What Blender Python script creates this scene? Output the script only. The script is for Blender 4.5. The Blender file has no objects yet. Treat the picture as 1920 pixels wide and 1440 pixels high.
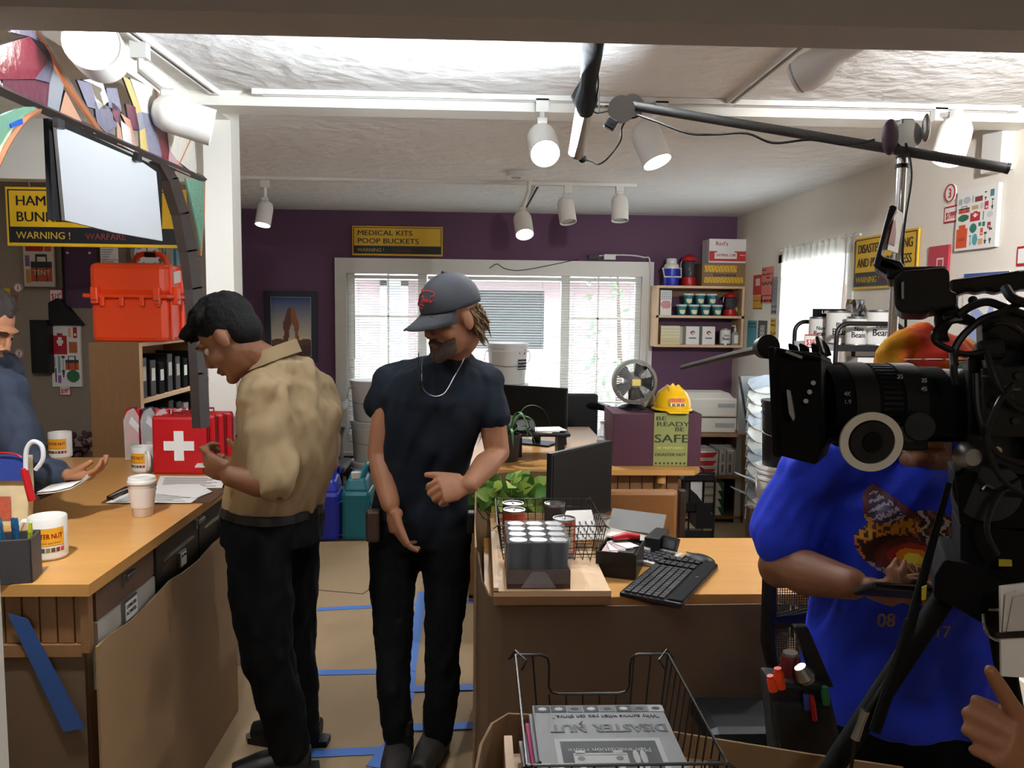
import bpy, bmesh, math, random
from mathutils import Vector, Matrix, Quaternion
V = Vector
PI = math.pi
rnd = random.Random(7)
SC = bpy.context.scene
COL = SC.collection

# ---------------------------------------------------------------- camera
F = 1500.0; H = 1.58; VPX = 900.0; VPY = 578.0; ROLL = math.radians(0.45)
_a = V(((VPX-960)/F, -(VPY-720)/F, 1)).normalized()
_u = V((math.sin(ROLL), math.cos(ROLL), 0)); _u = (_u - _a*_u.dot(_a)).normalized()
_r = _u.cross(_a)
if _r.x < 0: _r = -_r
CAMPOS = V((0, 0, H))
def ray(px, py):
    c = V(((px-960)/F, -(py-720)/F, 1))
    return V((_r.dot(c), _a.dot(c), _u.dot(c)))
def PY(px, py, Y):
    d = ray(px, py); return CAMPOS + d*(Y/d.y)
def PZ(px, py, z):
    d = ray(px, py); return CAMPOS + d*((z-H)/d.z)
def PX(px, py, X):
    d = ray(px, py); return CAMPOS + d*(X/d.x)
cam_data = bpy.data.cameras.new('camera'); cam = bpy.data.objects.new('camera', cam_data); COL.objects.link(cam)
cam_data.sensor_width = 36; cam_data.lens = F/1920*36; cam_data.clip_start = 0.05; cam_data.clip_end = 200
# camera axes in world: right, up, back
W2 = Matrix(((_r.x, _r.y, -_r.z), (_a.x, _a.y, -_a.z), (_u.x, _u.y, -_u.z)))
cam.matrix_world = Matrix.Translation(CAMPOS) @ W2.to_4x4()
SC.camera = cam

# ---------------------------------------------------------------- world, exposure, daylight
SC.view_settings.view_transform = 'Standard'; SC.view_settings.look = 'None'
SC.view_settings.gamma = 1; SC.view_settings.exposure = 1.0
SC.view_settings.use_curve_mapping = False
SC.cycles.use_denoising = True
SC.cycles.max_bounces = 8; SC.cycles.diffuse_bounces = 4; SC.cycles.glossy_bounces = 3
SC.cycles.transmission_bounces = 8; SC.cycles.transparent_max_bounces = 12
SC.cycles.sample_clamp_indirect = 4.0
SC.cycles.caustics_reflective = False; SC.cycles.caustics_refractive = False
wd = bpy.data.worlds.new('overcast_sky'); SC.world = wd; wd.use_nodes = True
wd.node_tree.nodes['Background'].inputs[0].default_value = (0.80, 0.90, 1.0, 1)
wd.node_tree.nodes['Background'].inputs[1].default_value = 4.2
LS = 1.0
def area_light(name, loc, direction, sx, sy, power, color=(1,1,1), portal=False, parent=None, spread=None):
    l = bpy.data.lights.new(name, 'AREA'); l.shape = 'RECTANGLE'; l.size = sx; l.size_y = sy; l.energy = power*LS; l.color = color
    if spread: l.spread = spread
    o = bpy.data.objects.new(name, l); COL.objects.link(o)
    o.location = loc; o.rotation_mode = 'QUATERNION'; o.rotation_quaternion = V(direction).to_track_quat('-Z', 'Y')
    if portal: l.cycles.is_portal = True
    if parent: o.parent = parent
    return o
area_light('window_portal', (0.3, 6.98, 1.2), (0,-1,0), 2.7, 1.8, 1, portal=True)
area_light('side_window_portal', (2.36, 5.35, 1.4), (-1,0,0), 1.2, 1.3, 1, portal=True)

# ---------------------------------------------------------------- materials
def lin(h):
    h = h.lstrip('#'); c = [int(h[i:i+2], 16)/255 for i in (0, 2, 4)]
    return tuple((x/12.92 if x <= .04045 else ((x+.055)/1.055)**2.4) for x in c) + (1,)
MATS = {}
def mat(name, col, rough=.6, metal=0, bump=0, bscale=40, var=0, vscale=6, emit=0, alpha=1, trans=0, stretch=None, spec=None, sheen=0):
    if name in MATS: return MATS[name]
    m = bpy.data.materials.new(name); m.use_nodes = True; nt = m.node_tree; b = nt.nodes['Principled BSDF']
    c = lin(col) if isinstance(col, str) else col
    b.inputs['Base Color'].default_value = c; b.inputs['Roughness'].default_value = rough; b.inputs['Metallic'].default_value = metal
    if spec is not None: b.inputs['Specular IOR Level'].default_value = spec
    if sheen: b.inputs['Sheen Weight'].default_value = sheen
    tc = mp = None
    if var or bump:
        tc = nt.nodes.new('ShaderNodeTexCoord'); mp = nt.nodes.new('ShaderNodeMapping')
        nt.links.new(tc.outputs['Object'], mp.inputs[0])
        if stretch: mp.inputs['Scale'].default_value = stretch
    if var:
        n = nt.nodes.new('ShaderNodeTexNoise'); n.inputs['Scale'].default_value = vscale; n.inputs['Detail'].default_value = 5
        nt.links.new(mp.outputs[0], n.inputs[0])
        r = nt.nodes.new('ShaderNodeMix'); r.data_type = 'RGBA'
        r.inputs[6].default_value = tuple(x*(1-var) for x in c[:3])+(1,); r.inputs[7].default_value = tuple(min(1, x*(1+var)) for x in c[:3])+(1,)
        nt.links.new(n.outputs[0], r.inputs[0]); nt.links.new(r.outputs[2], b.inputs['Base Color'])
    if bump:
        n2 = nt.nodes.new('ShaderNodeTexNoise'); n2.inputs['Scale'].default_value = bscale; n2.inputs['Detail'].default_value = 6
        nt.links.new(mp.outputs[0], n2.inputs[0])
        bp = nt.nodes.new('ShaderNodeBump'); bp.inputs['Strength'].default_value = bump; bp.inputs['Distance'].default_value = .01
        nt.links.new(n2.outputs[0], bp.inputs['Height']); nt.links.new(bp.outputs[0], b.inputs['Normal'])
    if emit:
        b.inputs['Emission Color'].default_value = c; b.inputs['Emission Strength'].default_value = emit
    if alpha < 1: b.inputs['Alpha'].default_value = alpha
    if trans: b.inputs['Transmission Weight'].default_value = trans
    MATS[name] = m; return m
def print_mat():
    if 'print' in MATS: return MATS['print']
    m = bpy.data.materials.new('printed_ink'); m.use_nodes = True; nt = m.node_tree; b = nt.nodes['Principled BSDF']
    a = nt.nodes.new('ShaderNodeVertexColor'); a.layer_name = 'ink'; nt.links.new(a.outputs[0], b.inputs['Base Color'])
    b.inputs['Roughness'].default_value = .5; MATS['print'] = m; return m

ceil_m = mat('ceiling_plaster', '#ecebe9', .8, bump=1.0, bscale=11, var=.04, vscale=9)
for _n in ceil_m.node_tree.nodes:
    if _n.type == 'BUMP': _n.inputs['Distance'].default_value = .02
white_wall = mat('cream_wall', '#e6dfd2', .75, bump=.15, bscale=90)
purple = mat('purple_wall', '#623f5a', .7, bump=.1, bscale=80)
brownwall = mat('taupe_wall', '#8d7f70', .75, bump=.1, bscale=80)
white_paint = mat('white_paint', '#e9e6dd', .45)
beam_dark = mat('header_paint', '#aca6a3', .7, bump=.1, bscale=60)
paper_floor = mat('paper_floor', '#a58c69', .75, var=.14, vscale=3, bump=.1, bscale=14)
wood = mat('maple_wood', '#c59253', .32, var=.14, vscale=5, stretch=(1, 5, 1))
wood_dk = mat('oak_panel', '#805c3a', .5, var=.12, vscale=8, stretch=(8, 8, 1))
wood_lt = mat('pine_wood', '#d9b68e', .5, var=.08, vscale=8, stretch=(1, 6, 1))
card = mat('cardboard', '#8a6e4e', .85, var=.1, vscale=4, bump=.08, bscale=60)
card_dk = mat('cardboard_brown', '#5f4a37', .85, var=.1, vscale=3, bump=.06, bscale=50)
black = mat('black_plastic', '#101011', .42, spec=.3)
black_mt = mat('black_matte', '#0a0a0b', .8, spec=.15)
black_metal = mat('black_metal', '#1a1a1a', .35, metal=.4)
chrome = mat('chrome', '#cfcfcf', .15, metal=1)
steel = mat('brushed_steel', '#9a9a98', .35, metal=1)
whitep = mat('white_plastic', '#dedcd6', .4)
paper = mat('white_paper', '#e6e4de', .8)
greyp = mat('grey_plastic', '#8d8d8a', .5)
red = mat('red_plastic', '#b3121c', .35)
orange = mat('orange_plastic', '#ee4a1c', .35)
yellow = mat('yellow_sign', '#e3b41c', .45)
signblack = mat('sign_black', '#14161c', .45)
blue_p = mat('blue_plastic', '#1f2fb0', .35)
teal_p = mat('teal_plastic', '#0d6a78', .35)
glass = mat('clear_glass', '#ffffff', .03, alpha=.12)
blue_tape = mat('blue_tape', '#3f78cf', .6)
leather = mat('tan_leather', '#86592f', .4, bump=.1, bscale=120)
skin = mat('skin', '#9c6a4c', .55, bump=.05, bscale=120, var=.08, vscale=12)
skin_dk = mat('tan_skin', '#7d5136', .55, bump=.05, bscale=120, var=.08, vscale=12)
green_leaf = mat('leaf_green', '#8cb456', .45, var=.35, vscale=14)
bulb_m = mat('lamp_lens', '#fffaf0', .3, emit=9)
tube_m = mat('tube_glow', '#f4faff', .3, emit=14)
sign_red = mat('faded_red_ink', '#7a3030', .6)
ink = mat('dark_ink', '#17181a', .7)
magenta_box = mat('maroon_card', '#43192c', .6, var=.06)

# ---------------------------------------------------------------- geometry helpers
WORLD = set()
def thing(name, label, cat, loc=(0,0,0), rz=0, group=None, world=False):
    o = bpy.data.objects.new(name, None); COL.objects.link(o); o.empty_display_size = .05
    o.location = loc; o.rotation_euler = (0, 0, rz); o['label'] = label; o['category'] = cat
    if group: o['group'] = group
    if world: WORLD.add(o.name)
    return o
def tag(o, label, cat, group=None, kind=None):
    o['label'] = label; o['category'] = cat
    if group: o['group'] = group
    if kind: o['kind'] = kind
    return o
def wt(name, label, cat, loc, group=None): return thing(name, label, cat, loc, 0, group, True)
class MB:
    def __init__(s): s.v = []; s.f = []; s.smooth = []
    def add(s, vs, fs, M=None, smooth=False):
        n = len(s.v)
        s.v += [tuple(M @ V(p)) if M else tuple(p) for p in vs]
        s.f += [tuple(i+n for i in f) for f in fs]; s.smooth += [smooth]*len(fs); return s
    def box(s, c, d, rot=None):
        M = Matrix.Translation(V(c))
        if rot is not None: M = M @ (rot if isinstance(rot, Matrix) else Matrix.Rotation(rot, 4, 'Z'))
        x, y, z = d[0]/2, d[1]/2, d[2]/2
        return s.add([(-x,-y,-z),(x,-y,-z),(x,y,-z),(-x,y,-z),(-x,-y,z),(x,-y,z),(x,y,z),(-x,y,z)],
            [(0,3,2,1),(4,5,6,7),(0,1,5,4),(1,2,6,5),(2,3,7,6),(3,0,4,7)], M)
    def span(s, a, b):  # box from corner to corner
        a = V(a); b = V(b); return s.box((a+b)/2, [abs(x) for x in (b-a)])
    def poly(s, pts, off):  # extruded polygon (3d points), offset vector
        n = len(pts); off = V(off); vs = [V(p) for p in pts] + [V(p)+off for p in pts]
        return s.add(vs, [tuple(range(n))[::-1], tuple(range(n, 2*n))] + [(i, (i+1)%n, (i+1)%n+n, i+n) for i in range(n)])
    def tube(s, pts, r, seg=8, cap=True, sy=1.0, closed=False, upv=None):
        pts = [V(p) for p in pts]; n = len(pts); rs = r if isinstance(r, (list, tuple)) else [r]*n
        vs = []; prev = None
        for i, p in enumerate(pts):
            if closed: t = pts[(i+1)%n]-pts[i-1]
            else: t = pts[min(i+1, n-1)]-pts[max(i-1, 0)]
            if t.length < 1e-9: t = V((0,0,1))
            t.normalize()
            if prev is None:
                u0 = V(upv) if upv else (V((0,0,1)) if abs(t.z) < .9 else V((0,1,0)))
                b = t.cross(u0).normalized()
            else:
                b = (prev - t*prev.dot(t)); b = b.normalized() if b.length > 1e-6 else t.orthogonal().normalized()
            prev = b; c = t.cross(b)
            for k in range(seg):
                a = 2*PI*k/seg; vs.append(p + b*math.cos(a)*rs[i] + c*math.sin(a)*rs[i]*sy)
        fs = []
        for i in range(n if closed else n-1):
            j = (i+1) % n
            for k in range(seg): fs.append((i*seg+k, i*seg+(k+1)%seg, j*seg+(k+1)%seg, j*seg+k))
        if cap and not closed: fs += [tuple(range(seg))[::-1], tuple(range((n-1)*seg, n*seg))]
        return s.add(vs, fs, smooth=seg > 5)
    def cyl(s, a, b, r, seg=16, r2=None): return s.tube([a, b], [r, r if r2 is None else r2], seg)
    def lathe(s, prof, c=(0,0,0), seg=24, M=None, sx=1, sy=1, ring=False):
        vs = []; n = len(prof)
        for r, z in prof:
            for k in range(seg):
                a = 2*PI*k/seg; vs.append((r*math.cos(a)*sx, r*math.sin(a)*sy, z))
        fs = [(i*seg+k, i*seg+(k+1)%seg, (i+1)*seg+(k+1)%seg, (i+1)*seg+k) for i in range(n-1) for k in range(seg)]
        if ring: fs += [((n-1)*seg+k, (n-1)*seg+(k+1)%seg, (k+1)%seg, k) for k in range(seg)]
        elif prof[0][0] > 1e-6: fs.append(tuple(range(seg))[::-1])
        if prof[-1][0] > 1e-6 and not ring: fs.append(tuple(range((n-1)*seg, n*seg)))
        T = Matrix.Translation(V(c)) @ (M if M else Matrix())
        return s.add(vs, fs, T, True)
    def ell(s, c, r, M=None, seg=16, rings=10):
        vs = []; R = r if isinstance(r, (tuple, list)) else (r, r, r)
        for i in range(1, rings):
            th = PI*i/rings
            for k in range(seg):
                a = 2*PI*k/seg; vs.append((R[0]*math.sin(th)*math.cos(a), R[1]*math.sin(th)*math.sin(a), R[2]*math.cos(th)))
        fs = [((i+1)*seg+k, (i+1)*seg+(k+1)%seg, i*seg+(k+1)%seg, i*seg+k) for i in range(rings-2) for k in range(seg)]
        t = len(vs); vs += [(0,0,R[2]), (0,0,-R[2])]
        fs += [(k, (k+1)%seg, t) for k in range(seg)] + [((rings-2)*seg+(k+1)%seg, (rings-2)*seg+k, t+1) for k in range(seg)]
        T = Matrix.Translation(V(c)) @ (M if M else Matrix())
        return s.add(vs, fs, T, True)
    def mesh(s, name='m', off=None):
        me = bpy.data.meshes.new(name)
        vs = [tuple(V(p)-off) for p in s.v] if off is not None else s.v
        me.from_pydata(vs, [], s.f); me.polygons.foreach_set('use_smooth', s.smooth); me.update()
        bm = bmesh.new(); bm.from_mesh(me); bmesh.ops.recalc_face_normals(bm, faces=bm.faces)
        for e in bm.edges:
            if len(e.link_faces) == 2 and e.calc_face_angle(0) > .7: e.smooth = False
        bm.to_mesh(me); bm.free(); return me
    def build(s, name, m, parent=None, bevel=0):
        off = parent.location.copy() if (parent is not None and parent.name in WORLD) else None
        me = s.mesh(name, off); me.materials.append(m)
        o = bpy.data.objects.new(name, me); COL.objects.link(o)
        if parent is not None: o.parent = parent
        if bevel: bv = o.modifiers.new('bevel', 'BEVEL'); bv.width = bevel; bv.segments = 2; bv.limit_method = 'ANGLE'
        return o
def struct(name, mb, m, parent=None):
    o = mb.build(name, m, parent)
    if parent is None: o['kind'] = 'structure'
    return o
def sub(name, mb, m, parent, loc=None, rot=None, bevel=0):   # part in parent's local frame
    o = mb.build(name, m, parent, bevel)
    if loc is not None: o.location = loc
    if rot is not None: o.rotation_euler = rot
    return o
def dup(root, loc, rz=None, label=None):
    def cp(o, par):
        c = o.copy(); COL.objects.link(c)
        if par: c.parent = par
        for ch in list(o.children):
            if ch.type != 'LIGHT': cp(ch, c)
        return c
    r = cp(root, None); r.location = loc
    if rz is not None: r.rotation_euler = (0, 0, rz)
    if label: r['label'] = label
    return r
_tc = {}
def text(parent, s, loc, size, m, rot=(PI/2,0,0), width=None, bold=0, align='LEFT', name='lettering', hscale=1, mirror=False):
    key = (s, bold, align)
    if key not in _tc:
        c = bpy.data.curves.new('t', 'FONT'); c.body = s; c.size = 1; c.extrude = .006; c.align_x = align; c.space_character = 1.0; c.resolution_u = 3
        to = bpy.data.objects.new('t', c); _tc[key] = bpy.data.meshes.new_from_object(to); bpy.data.objects.remove(to)
    me = _tc[key].copy(); me.materials.clear(); me.materials.append(m)
    xs = [v.co.x for v in me.vertices]; w = (max(xs)-min(xs)) or 1
    sx = (width/w) if width else size*hscale
    for v in me.vertices: v.co = V((v.co.x*sx, v.co.y*size, v.co.z*.1))
    if bold:   # heavier strokes: the outline doubled with a small shift
        bm = bmesh.new(); bm.from_mesh(me); g = bmesh.ops.duplicate(bm, geom=bm.verts[:]+bm.edges[:]+bm.faces[:])
        for e in g['geom']:
            if isinstance(e, bmesh.types.BMVert): e.co.x += size*(.02+bold*.8); e.co.z += .00004
        bm.to_mesh(me); bm.free()
    o = bpy.data.objects.new(name, me); COL.objects.link(o); o.location = loc; o.rotation_euler = rot
    if parent is not None:
        o.parent = parent
        if parent.name in WORLD: o.location = V(loc)-parent.location
    return o
def decal(parent, w, h, nx, ny, fn, loc, rot=(PI/2,0,0), name='print', radius=None):
    """flat print: a fine grid whose cells take colour fn(u, v) (u right, v up, 0..1); None leaves a cell out"""
    vs = []; fs = []; cols = []
    for j in range(ny+1):
        for i in range(nx+1):
            x = (i/nx-.5)*w; y = (j/ny-.5)*h
            if radius: a = x/radius; vs.append((radius*math.sin(a), y, radius*math.cos(a)-radius))
            else: vs.append((x, y, 0))
    for j in range(ny):
        for i in range(nx):
            c = fn((i+.5)/nx, (j+.5)/ny)
            if c is None: continue
            a = j*(nx+1)+i; fs.append((a, a+1, a+nx+2, a+nx+1)); cols.append(c)
    me = bpy.data.meshes.new(name); me.from_pydata(vs, [], fs)
    ca = me.color_attributes.new('ink', 'FLOAT_COLOR', 'CORNER')
    k = 0; buf = []
    for c in cols: buf += list(c)*4
    ca.data.foreach_set('color', buf); me.materials.append(print_mat())
    o = bpy.data.objects.new(name, me); COL.objects.link(o); o.location = loc; o.rotation_euler = rot
    if parent is not None:
        o.parent = parent
        if parent.name in WORLD: o.location = V(loc)-parent.location
    return o
def curved_text(parent, s, z, size, r, m, width, a0=0, bold=.03):
    o = text(parent, s, (0,0,z), size, m, rot=(0,0,0), width=width, bold=bold); me = o.data
    xs = [v.co.x for v in me.vertices]; cx = (min(xs)+max(xs))/2
    for v in me.vertices:
        a = (v.co.x-cx)/r+a0; v.co = V((r*math.sin(a), -r*math.cos(a), v.co.y)) if v.co.z < 5e-5 or True else v.co
    return o
def arc(c, r, a0, a1, n, ax='XZ'):
    out = []
    for i in range(n+1):
        a = a0+(a1-a0)*i/n; p = [c[0], c[1], c[2]]
        p['XYZ'.index(ax[0])] += r*math.cos(a); p['XYZ'.index(ax[1])] += r*math.sin(a); out.append(tuple(p))
    return out
def smoothpath(pts, n=6):
    P = [V(p) for p in pts]; out = []
    for i in range(len(P)-1):
        p0 = P[max(i-1,0)]; p1 = P[i]; p2 = P[i+1]; p3 = P[min(i+2, len(P)-1)]
        for k in range(n):
            t = k/n
            out.append(.5*((2*p1)+(p2-p0)*t+(2*p0-5*p1+4*p2-p3)*t*t+(3*p1-p0-3*p2+p3)*t**3))
    out.append(P[-1]); return out

# ---------------------------------------------------------------- the setting
YB = 7.0; XR = 2.24; CZ = 2.40; XL = -3.3
b = MB().span((XL-.1, -2.6, -.1), (XR+.1, YB+.1, 0)); floor = struct('floor', b, paper_floor)
b = MB().span((XL-.1, -2.6, CZ), (XR+.1, YB+.1, CZ+.1)); struct('ceiling', b, ceil_m)
# back wall with window hole
WX0, WX1 = PY(630, 700, YB).x, PY(1220, 700, YB).x
WZ0, WZ1 = .32, PY(900, 487, YB).z
ox0, ox1, oz0, oz1 = WX0+.1, WX1-.1, WZ0+.1, WZ1-.13
b = MB()
b.span((-2.1, YB, 0), (ox0, YB+.1, CZ)); b.span((ox1, YB, 0), (XR+.1, YB+.1, CZ))
b.span((ox0, YB, oz1), (ox1, YB+.1, CZ)); b.span((ox0, YB, 0), (ox1, YB+.1, oz0))
struct('wall_back', b, purple)
# right wall with curtained window
ry0, ry1, rz0, rz1 = 4.75, 5.95, .75, 2.0
b = MB(); b.span((XR, -2.6, 0), (XR+.1, ry0, CZ)); b.span((XR, ry1, 0), (XR+.1, YB, CZ)); b.span((XR, ry0, rz1), (XR+.1, ry1, CZ)); b.span((XR, ry0, 0), (XR+.1, ry1, rz0))
struct('wall_right', b, white_wall)
XBL = PY(457, 600, YB).x
b = MB().span((XBL-.1, 5.15, 0), (XBL, YB, CZ)); struct('wall_left', b, brownwall)
b = MB().span((XL, 5.05, 0), (XBL, 5.15, CZ)); struct('wall_rear_left', b, brownwall)
b = MB().span((XL-.1, 1.3, 0), (XL, 5.15, CZ)); struct('wall_far_left', b, white_wall)
b = MB().span((-2.1, -2.6, 0), (-2.0, 1.3, CZ)); struct('wall_entry_left', b, white_wall)
b = MB().span((-2.1, -2.7, 0), (XR+.1, -2.6, CZ)); struct('wall_front', b, white_wall)
# doorway: header beam and jamb (slightly out of square with the room)
hl, hr = PY(0, 30, 1.24), PY(1920, 75, 1.24)
jr = PY(17, 1430, 1.31).x
def hz(x): return hl.z+(x-hl.x)*(hr.z-hl.z)/(hr.x-hl.x)
b = MB().poly([(-2.1,1.2,hz(-2.1)), (XR,1.2,hz(XR)), (XR,1.2,CZ), (-2.1,1.2,CZ)], (0, .1, 0)); struct('wall_header', b, beam_dark)
b = MB().span((-2.1, 1.2, 0), (jr-.1, 1.3, hz(jr))); b.span((XL,1.3,0),(-2.0,1.36,CZ)); struct('wall_doorway', b, white_wall)
b = MB().span((jr-.1, 1.19, 0), (jr, 1.31, hz(jr))); struct('door_1_jamb', b, white_paint).name = 'trim_1'
# mid-room beam and post
pz = PZ(430, 190, CZ)
b = MB().span((-1.12, 3.2, CZ-.055), (XR, 3.34, CZ)); struct('trim_2', b, white_paint)
b = MB().span((PY(386, 500, 3.45).x, 3.45, 0), (PY(438, 500, 3.45).x, 3.57, CZ)); struct('trim_3', b, white_paint)
b = MB().span((-1.12, 3.34, CZ-.055), (PY(438,500,3.45).x, 3.45, CZ)); struct('trim_5', b, white_paint)
b = MB().span((-1.20, 1.36, CZ-.09), (-1.12, 3.5, CZ)); struct('trim_4', b, white_paint)
# soffit over the left nook
sz = PY(40, 335, 3.75).z
b = MB().span((XL, 3.75, sz), (-1.16, 3.85, CZ)); struct('wall_soffit', b, white_paint)
# baseboards
b = MB().span((XBL, YB-.02, 0), (XR, YB, .09)); struct('baseboard_back', b, white_paint)
b = MB().span((XR-.02, 1.4, 0), (XR, YB, .09)); struct('baseboard_right', b, white_paint)

# back window: frame, mullions, glass, sill
wf = MB(); t = .02
wf.span((WX0, YB-t, WZ0), (ox0, YB, WZ1)); wf.span((ox1, YB-t, WZ0), (WX1, YB, WZ1)); wf.span((ox0, YB-t, oz1), (ox1, YB, WZ1)); wf.span((ox0, YB-t, WZ0), (ox1, YB, oz0))
win = struct('window_1', wf, white_paint)
m1a, m1b = PY(783, 600, YB).x, PY(800, 600, YB).x
m2a, m2b = PY(1052, 600, YB).x, PY(1068, 600, YB).x
for xa, xb in ((m1a, m1b), (m2a, m2b)):
    MB().span((xa, YB+.02, oz0), (xb, YB+.08, oz1)).build('mullion', white_paint, win)
for xa, xb in ((ox0, ox0+.06), (ox1-.05, ox1)):
    MB().span((xa, YB+.02, oz0), (xb, YB+.08, oz1)).build('sash_stile', white_paint, win)
for xc in (PY(727, 600, YB).x, PY(1122, 600, YB).x):
    MB().span((xc-.008, YB+.045, oz0), (xc+.008, YB+.06, oz1)).build('glazing_bar', white_paint, win)
for zc in (PY(700, 593, YB).z, PY(700, 752, YB).z):
    for xa, xb in ((ox0, m1a), (m2b, ox1)):
        MB().span((xa, YB+.045, zc-.008), (xb, YB+.06, zc+.008)).build('glazing_bar', white_paint, win)
MB().span((ox0, YB+.05, oz0), (ox1, YB+.055, oz1)).build('pane', glass, win)
MB().span((WX0-.03, YB-.09, WZ0-.03), (WX1+.03, YB, WZ0)).build('sill', white_paint, win)
blind_m = mat('blind_white', '#e2e4de', .5, trans=0)
def blind(x0, x1, label, z1=None, z0=None, tilt=.25, m=blind_m):
    z1 = z1 or oz1-.03; z0 = z0 or oz0+.02
    th = thing('venetian_blind', label, 'blind', ((x0+x1)/2, YB+.0, z1))
    w = x1-x0
    MB().box((0, -.012, .0), (w, .03, .03)).build('head_rail', m, th)
    sl = MB().add([(-w/2,-.011,-.0015), (w/2,-.011,-.0015), (w/2,0,.001), (-w/2,0,.001), (w/2,.011,-.0015), (-w/2,.011,-.0015)], [(0,1,2,3),(3,2,4,5)]).mesh('slat'); sl.materials.append(m)
    n = int((z1-z0-.03)/.0225)
    for i in range(n):
        o = bpy.data.objects.new('slat', sl); COL.objects.link(o); o.parent = th; o.location = (0, -.012, -.03-i*.0225); o.rotation_euler = (tilt, 0, 0)
    MB().box((0, -.012, -.03-n*.0225), (w, .025, .014)).build('bottom_rail', m, th)
    for sx in (-.36, .36): MB().cyl((w*sx, -.024, 0), (w*sx, -.024, -.03-n*.0225), .0015, 4).build('ladder_cord', m, th)
    MB().cyl((-w/2+.06, -.035, 0), (-w/2+.06, -.035, -.7), .004, 6).build('tilt_wand', m, th)
blind(ox0+.01, m1b, 'white venetian blind on the left pane behind the khaki and navy shirts')
blind(m1b+.01, m2a-.005, 'white venetian blind on the wide middle pane behind the dark cap', tilt=.1)
blind(m2a+.005, ox1-.01, 'white venetian blind on the right pane behind the desk fan')
# outside: paving and the neighbour's house
pave = mat('pale_paving', '#cfcac4', .8, var=.08); sid = mat('pink_siding', '#cdb9b8', .8)
b = MB().span((-9, YB+.12, -.25), (9, 14, -.15)); o = struct('ground_outside', b, pave)
nh = wt('neighbouring_house', 'pale pink house wall with dark blinds seen through the back window', 'house', (0, 9.6, -.15))
dzt, dzb = PY(970, 545, 9.6).z, PY(970, 654, 9.6).z
dxa, dxb = PY(880, 600, 9.6).x, PY(1020, 600, 9.6).x
ez = PY(900, 520, 9.6).z
b = MB(); b.span((-5, 9.6, -.15), (dxa, 9.8, ez)); b.span((dxb, 9.6, -.15), (5, 9.8, ez)); b.span((dxa, 9.6, -.15), (dxb, 9.8, dzb)); b.span((dxa, 9.6, dzt), (dxb, 9.8, ez)); b.build('wall', sid, nh)
MB().poly([(-5, 9.2, ez), (5, 9.2, ez), (5, 10.6, ez+.7), (-5, 10.6, ez+.7)], (0, 0, .08)).build('roof', mat('roof_grey', '#8d8a8c', .8), nh)
MB().span((-5, 9.16, ez-.06), (5, 9.2, ez+.08)).build('fascia', white_paint, nh)
MB().span((dxa, 9.68, dzb), (dxb, 9.7, dzt)).build('window_pane', mat('dark_glass', '#1a2022', .2), nh)
for i in range(18):
    z = dzb+(dzt-dzb)*(i+.5)/18
    MB().box(((dxa+dxb)/2, 9.62, z), (dxb-dxa, .03, .012), Matrix.Rotation(.5, 4, 'X')).build('dark_slat', mat('dark_blind', '#3c4546', .5), nh)
dk = wt('outdoor_screen', 'white framed doorway of the house across the patio', 'door', (PY(740, 600, 9.4).x, 9.4, -.15))
x0, x1 = PY(713, 600, 9.4).x, PY(765, 600, 9.4).x
MB().span((x0, 9.38, -.15), (x0+.08, 9.45, 1.9)).span((x1-.08, 9.38, -.15), (x1, 9.45, 1.9)).span((x0, 9.38, 1.83), (x1, 9.45, 1.9)).build('frame', white_paint, dk)
MB().span((x0+.08, 9.41, -.15), (x1-.08, 9.43, 1.83)).build('door_panel', mat('pale_door', '#b9c6cc', .5), dk)
bush_m = mat('hedge_green', '#8fae86', .8, var=.3, vscale=9)
b = MB()
for i in range(120):
    p = V((1.5+rnd.uniform(-.35, .35), 8.6+rnd.uniform(-.2, .2), rnd.uniform(.0, 2.1))); q = Matrix.Rotation(rnd.uniform(0, 6), 4, V((rnd.random(), rnd.random(), rnd.random()+.1)).normalized())
    b.add([(-.07,0,0),(0,-.03,.01),(.07,0,0),(0,.03,.01)], [(0,1,2),(0,2,3)], Matrix.Translation(p) @ q)
sh = wt('garden_shrub', 'pale green shrub on the patio behind the right blind', 'shrub', (1.5, 8.6, -.15))
b.build('foliage', bush_m, sh)['kind'] = 'stuff'
MB().tube([(1.5,8.6,-.15), (1.52,8.6,1.0), (1.47,8.6,2.0)], [.04,.03,.01], 8).build('stem', mat('bark', '#6b5844', .9), sh)

# side window in right wall with gathered sheer curtain
b = MB(); fr = .06
b.span((XR-.015, ry0, rz0), (XR+.08, ry0+fr, rz1)).span((XR-.015, ry1-fr, rz0), (XR+.08, ry1, rz1)).span((XR-.015, ry0, rz1-fr), (XR+.08, ry1, rz1)).span((XR-.015, ry0, rz0), (XR+.08, ry1, rz0+fr))
w2 = struct('window_2', b, white_paint)
MB().span((XR+.04, ry0+fr, rz0+fr), (XR+.045, ry1-fr, rz1-fr)).build('pane', glass, w2)
MB().span((XR+.02, (ry0+ry1)/2-.015, rz0), (XR+.05, (ry0+ry1)/2+.015, rz1)).build('glazing_bar', white_paint, w2)
brk = wt('brick_house', 'red brick house wall glimpsed through the sheer curtain', 'house', (4.2, 8.2, -.15))
MB().span((4.2, 6.6, -.15), (4.4, 10.0, 1.9)).build('wall', mat('brick_red', '#b5502f', .9, var=.2), brk)
ct0, ct1 = PX(1468, 460, XR-.05), PX(1607, 425, XR-.05)
cur = wt('sheer_curtain', 'gathered white sheer curtain on a thin rod over the side window', 'curtain', (XR-.05, (ct0.y+ct1.y)/2, 2.05))
cb = MB(); N = 110; Z = [2.045, 2.02, 1.98, 1.6, 1.2, .72]
vs = []
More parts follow.
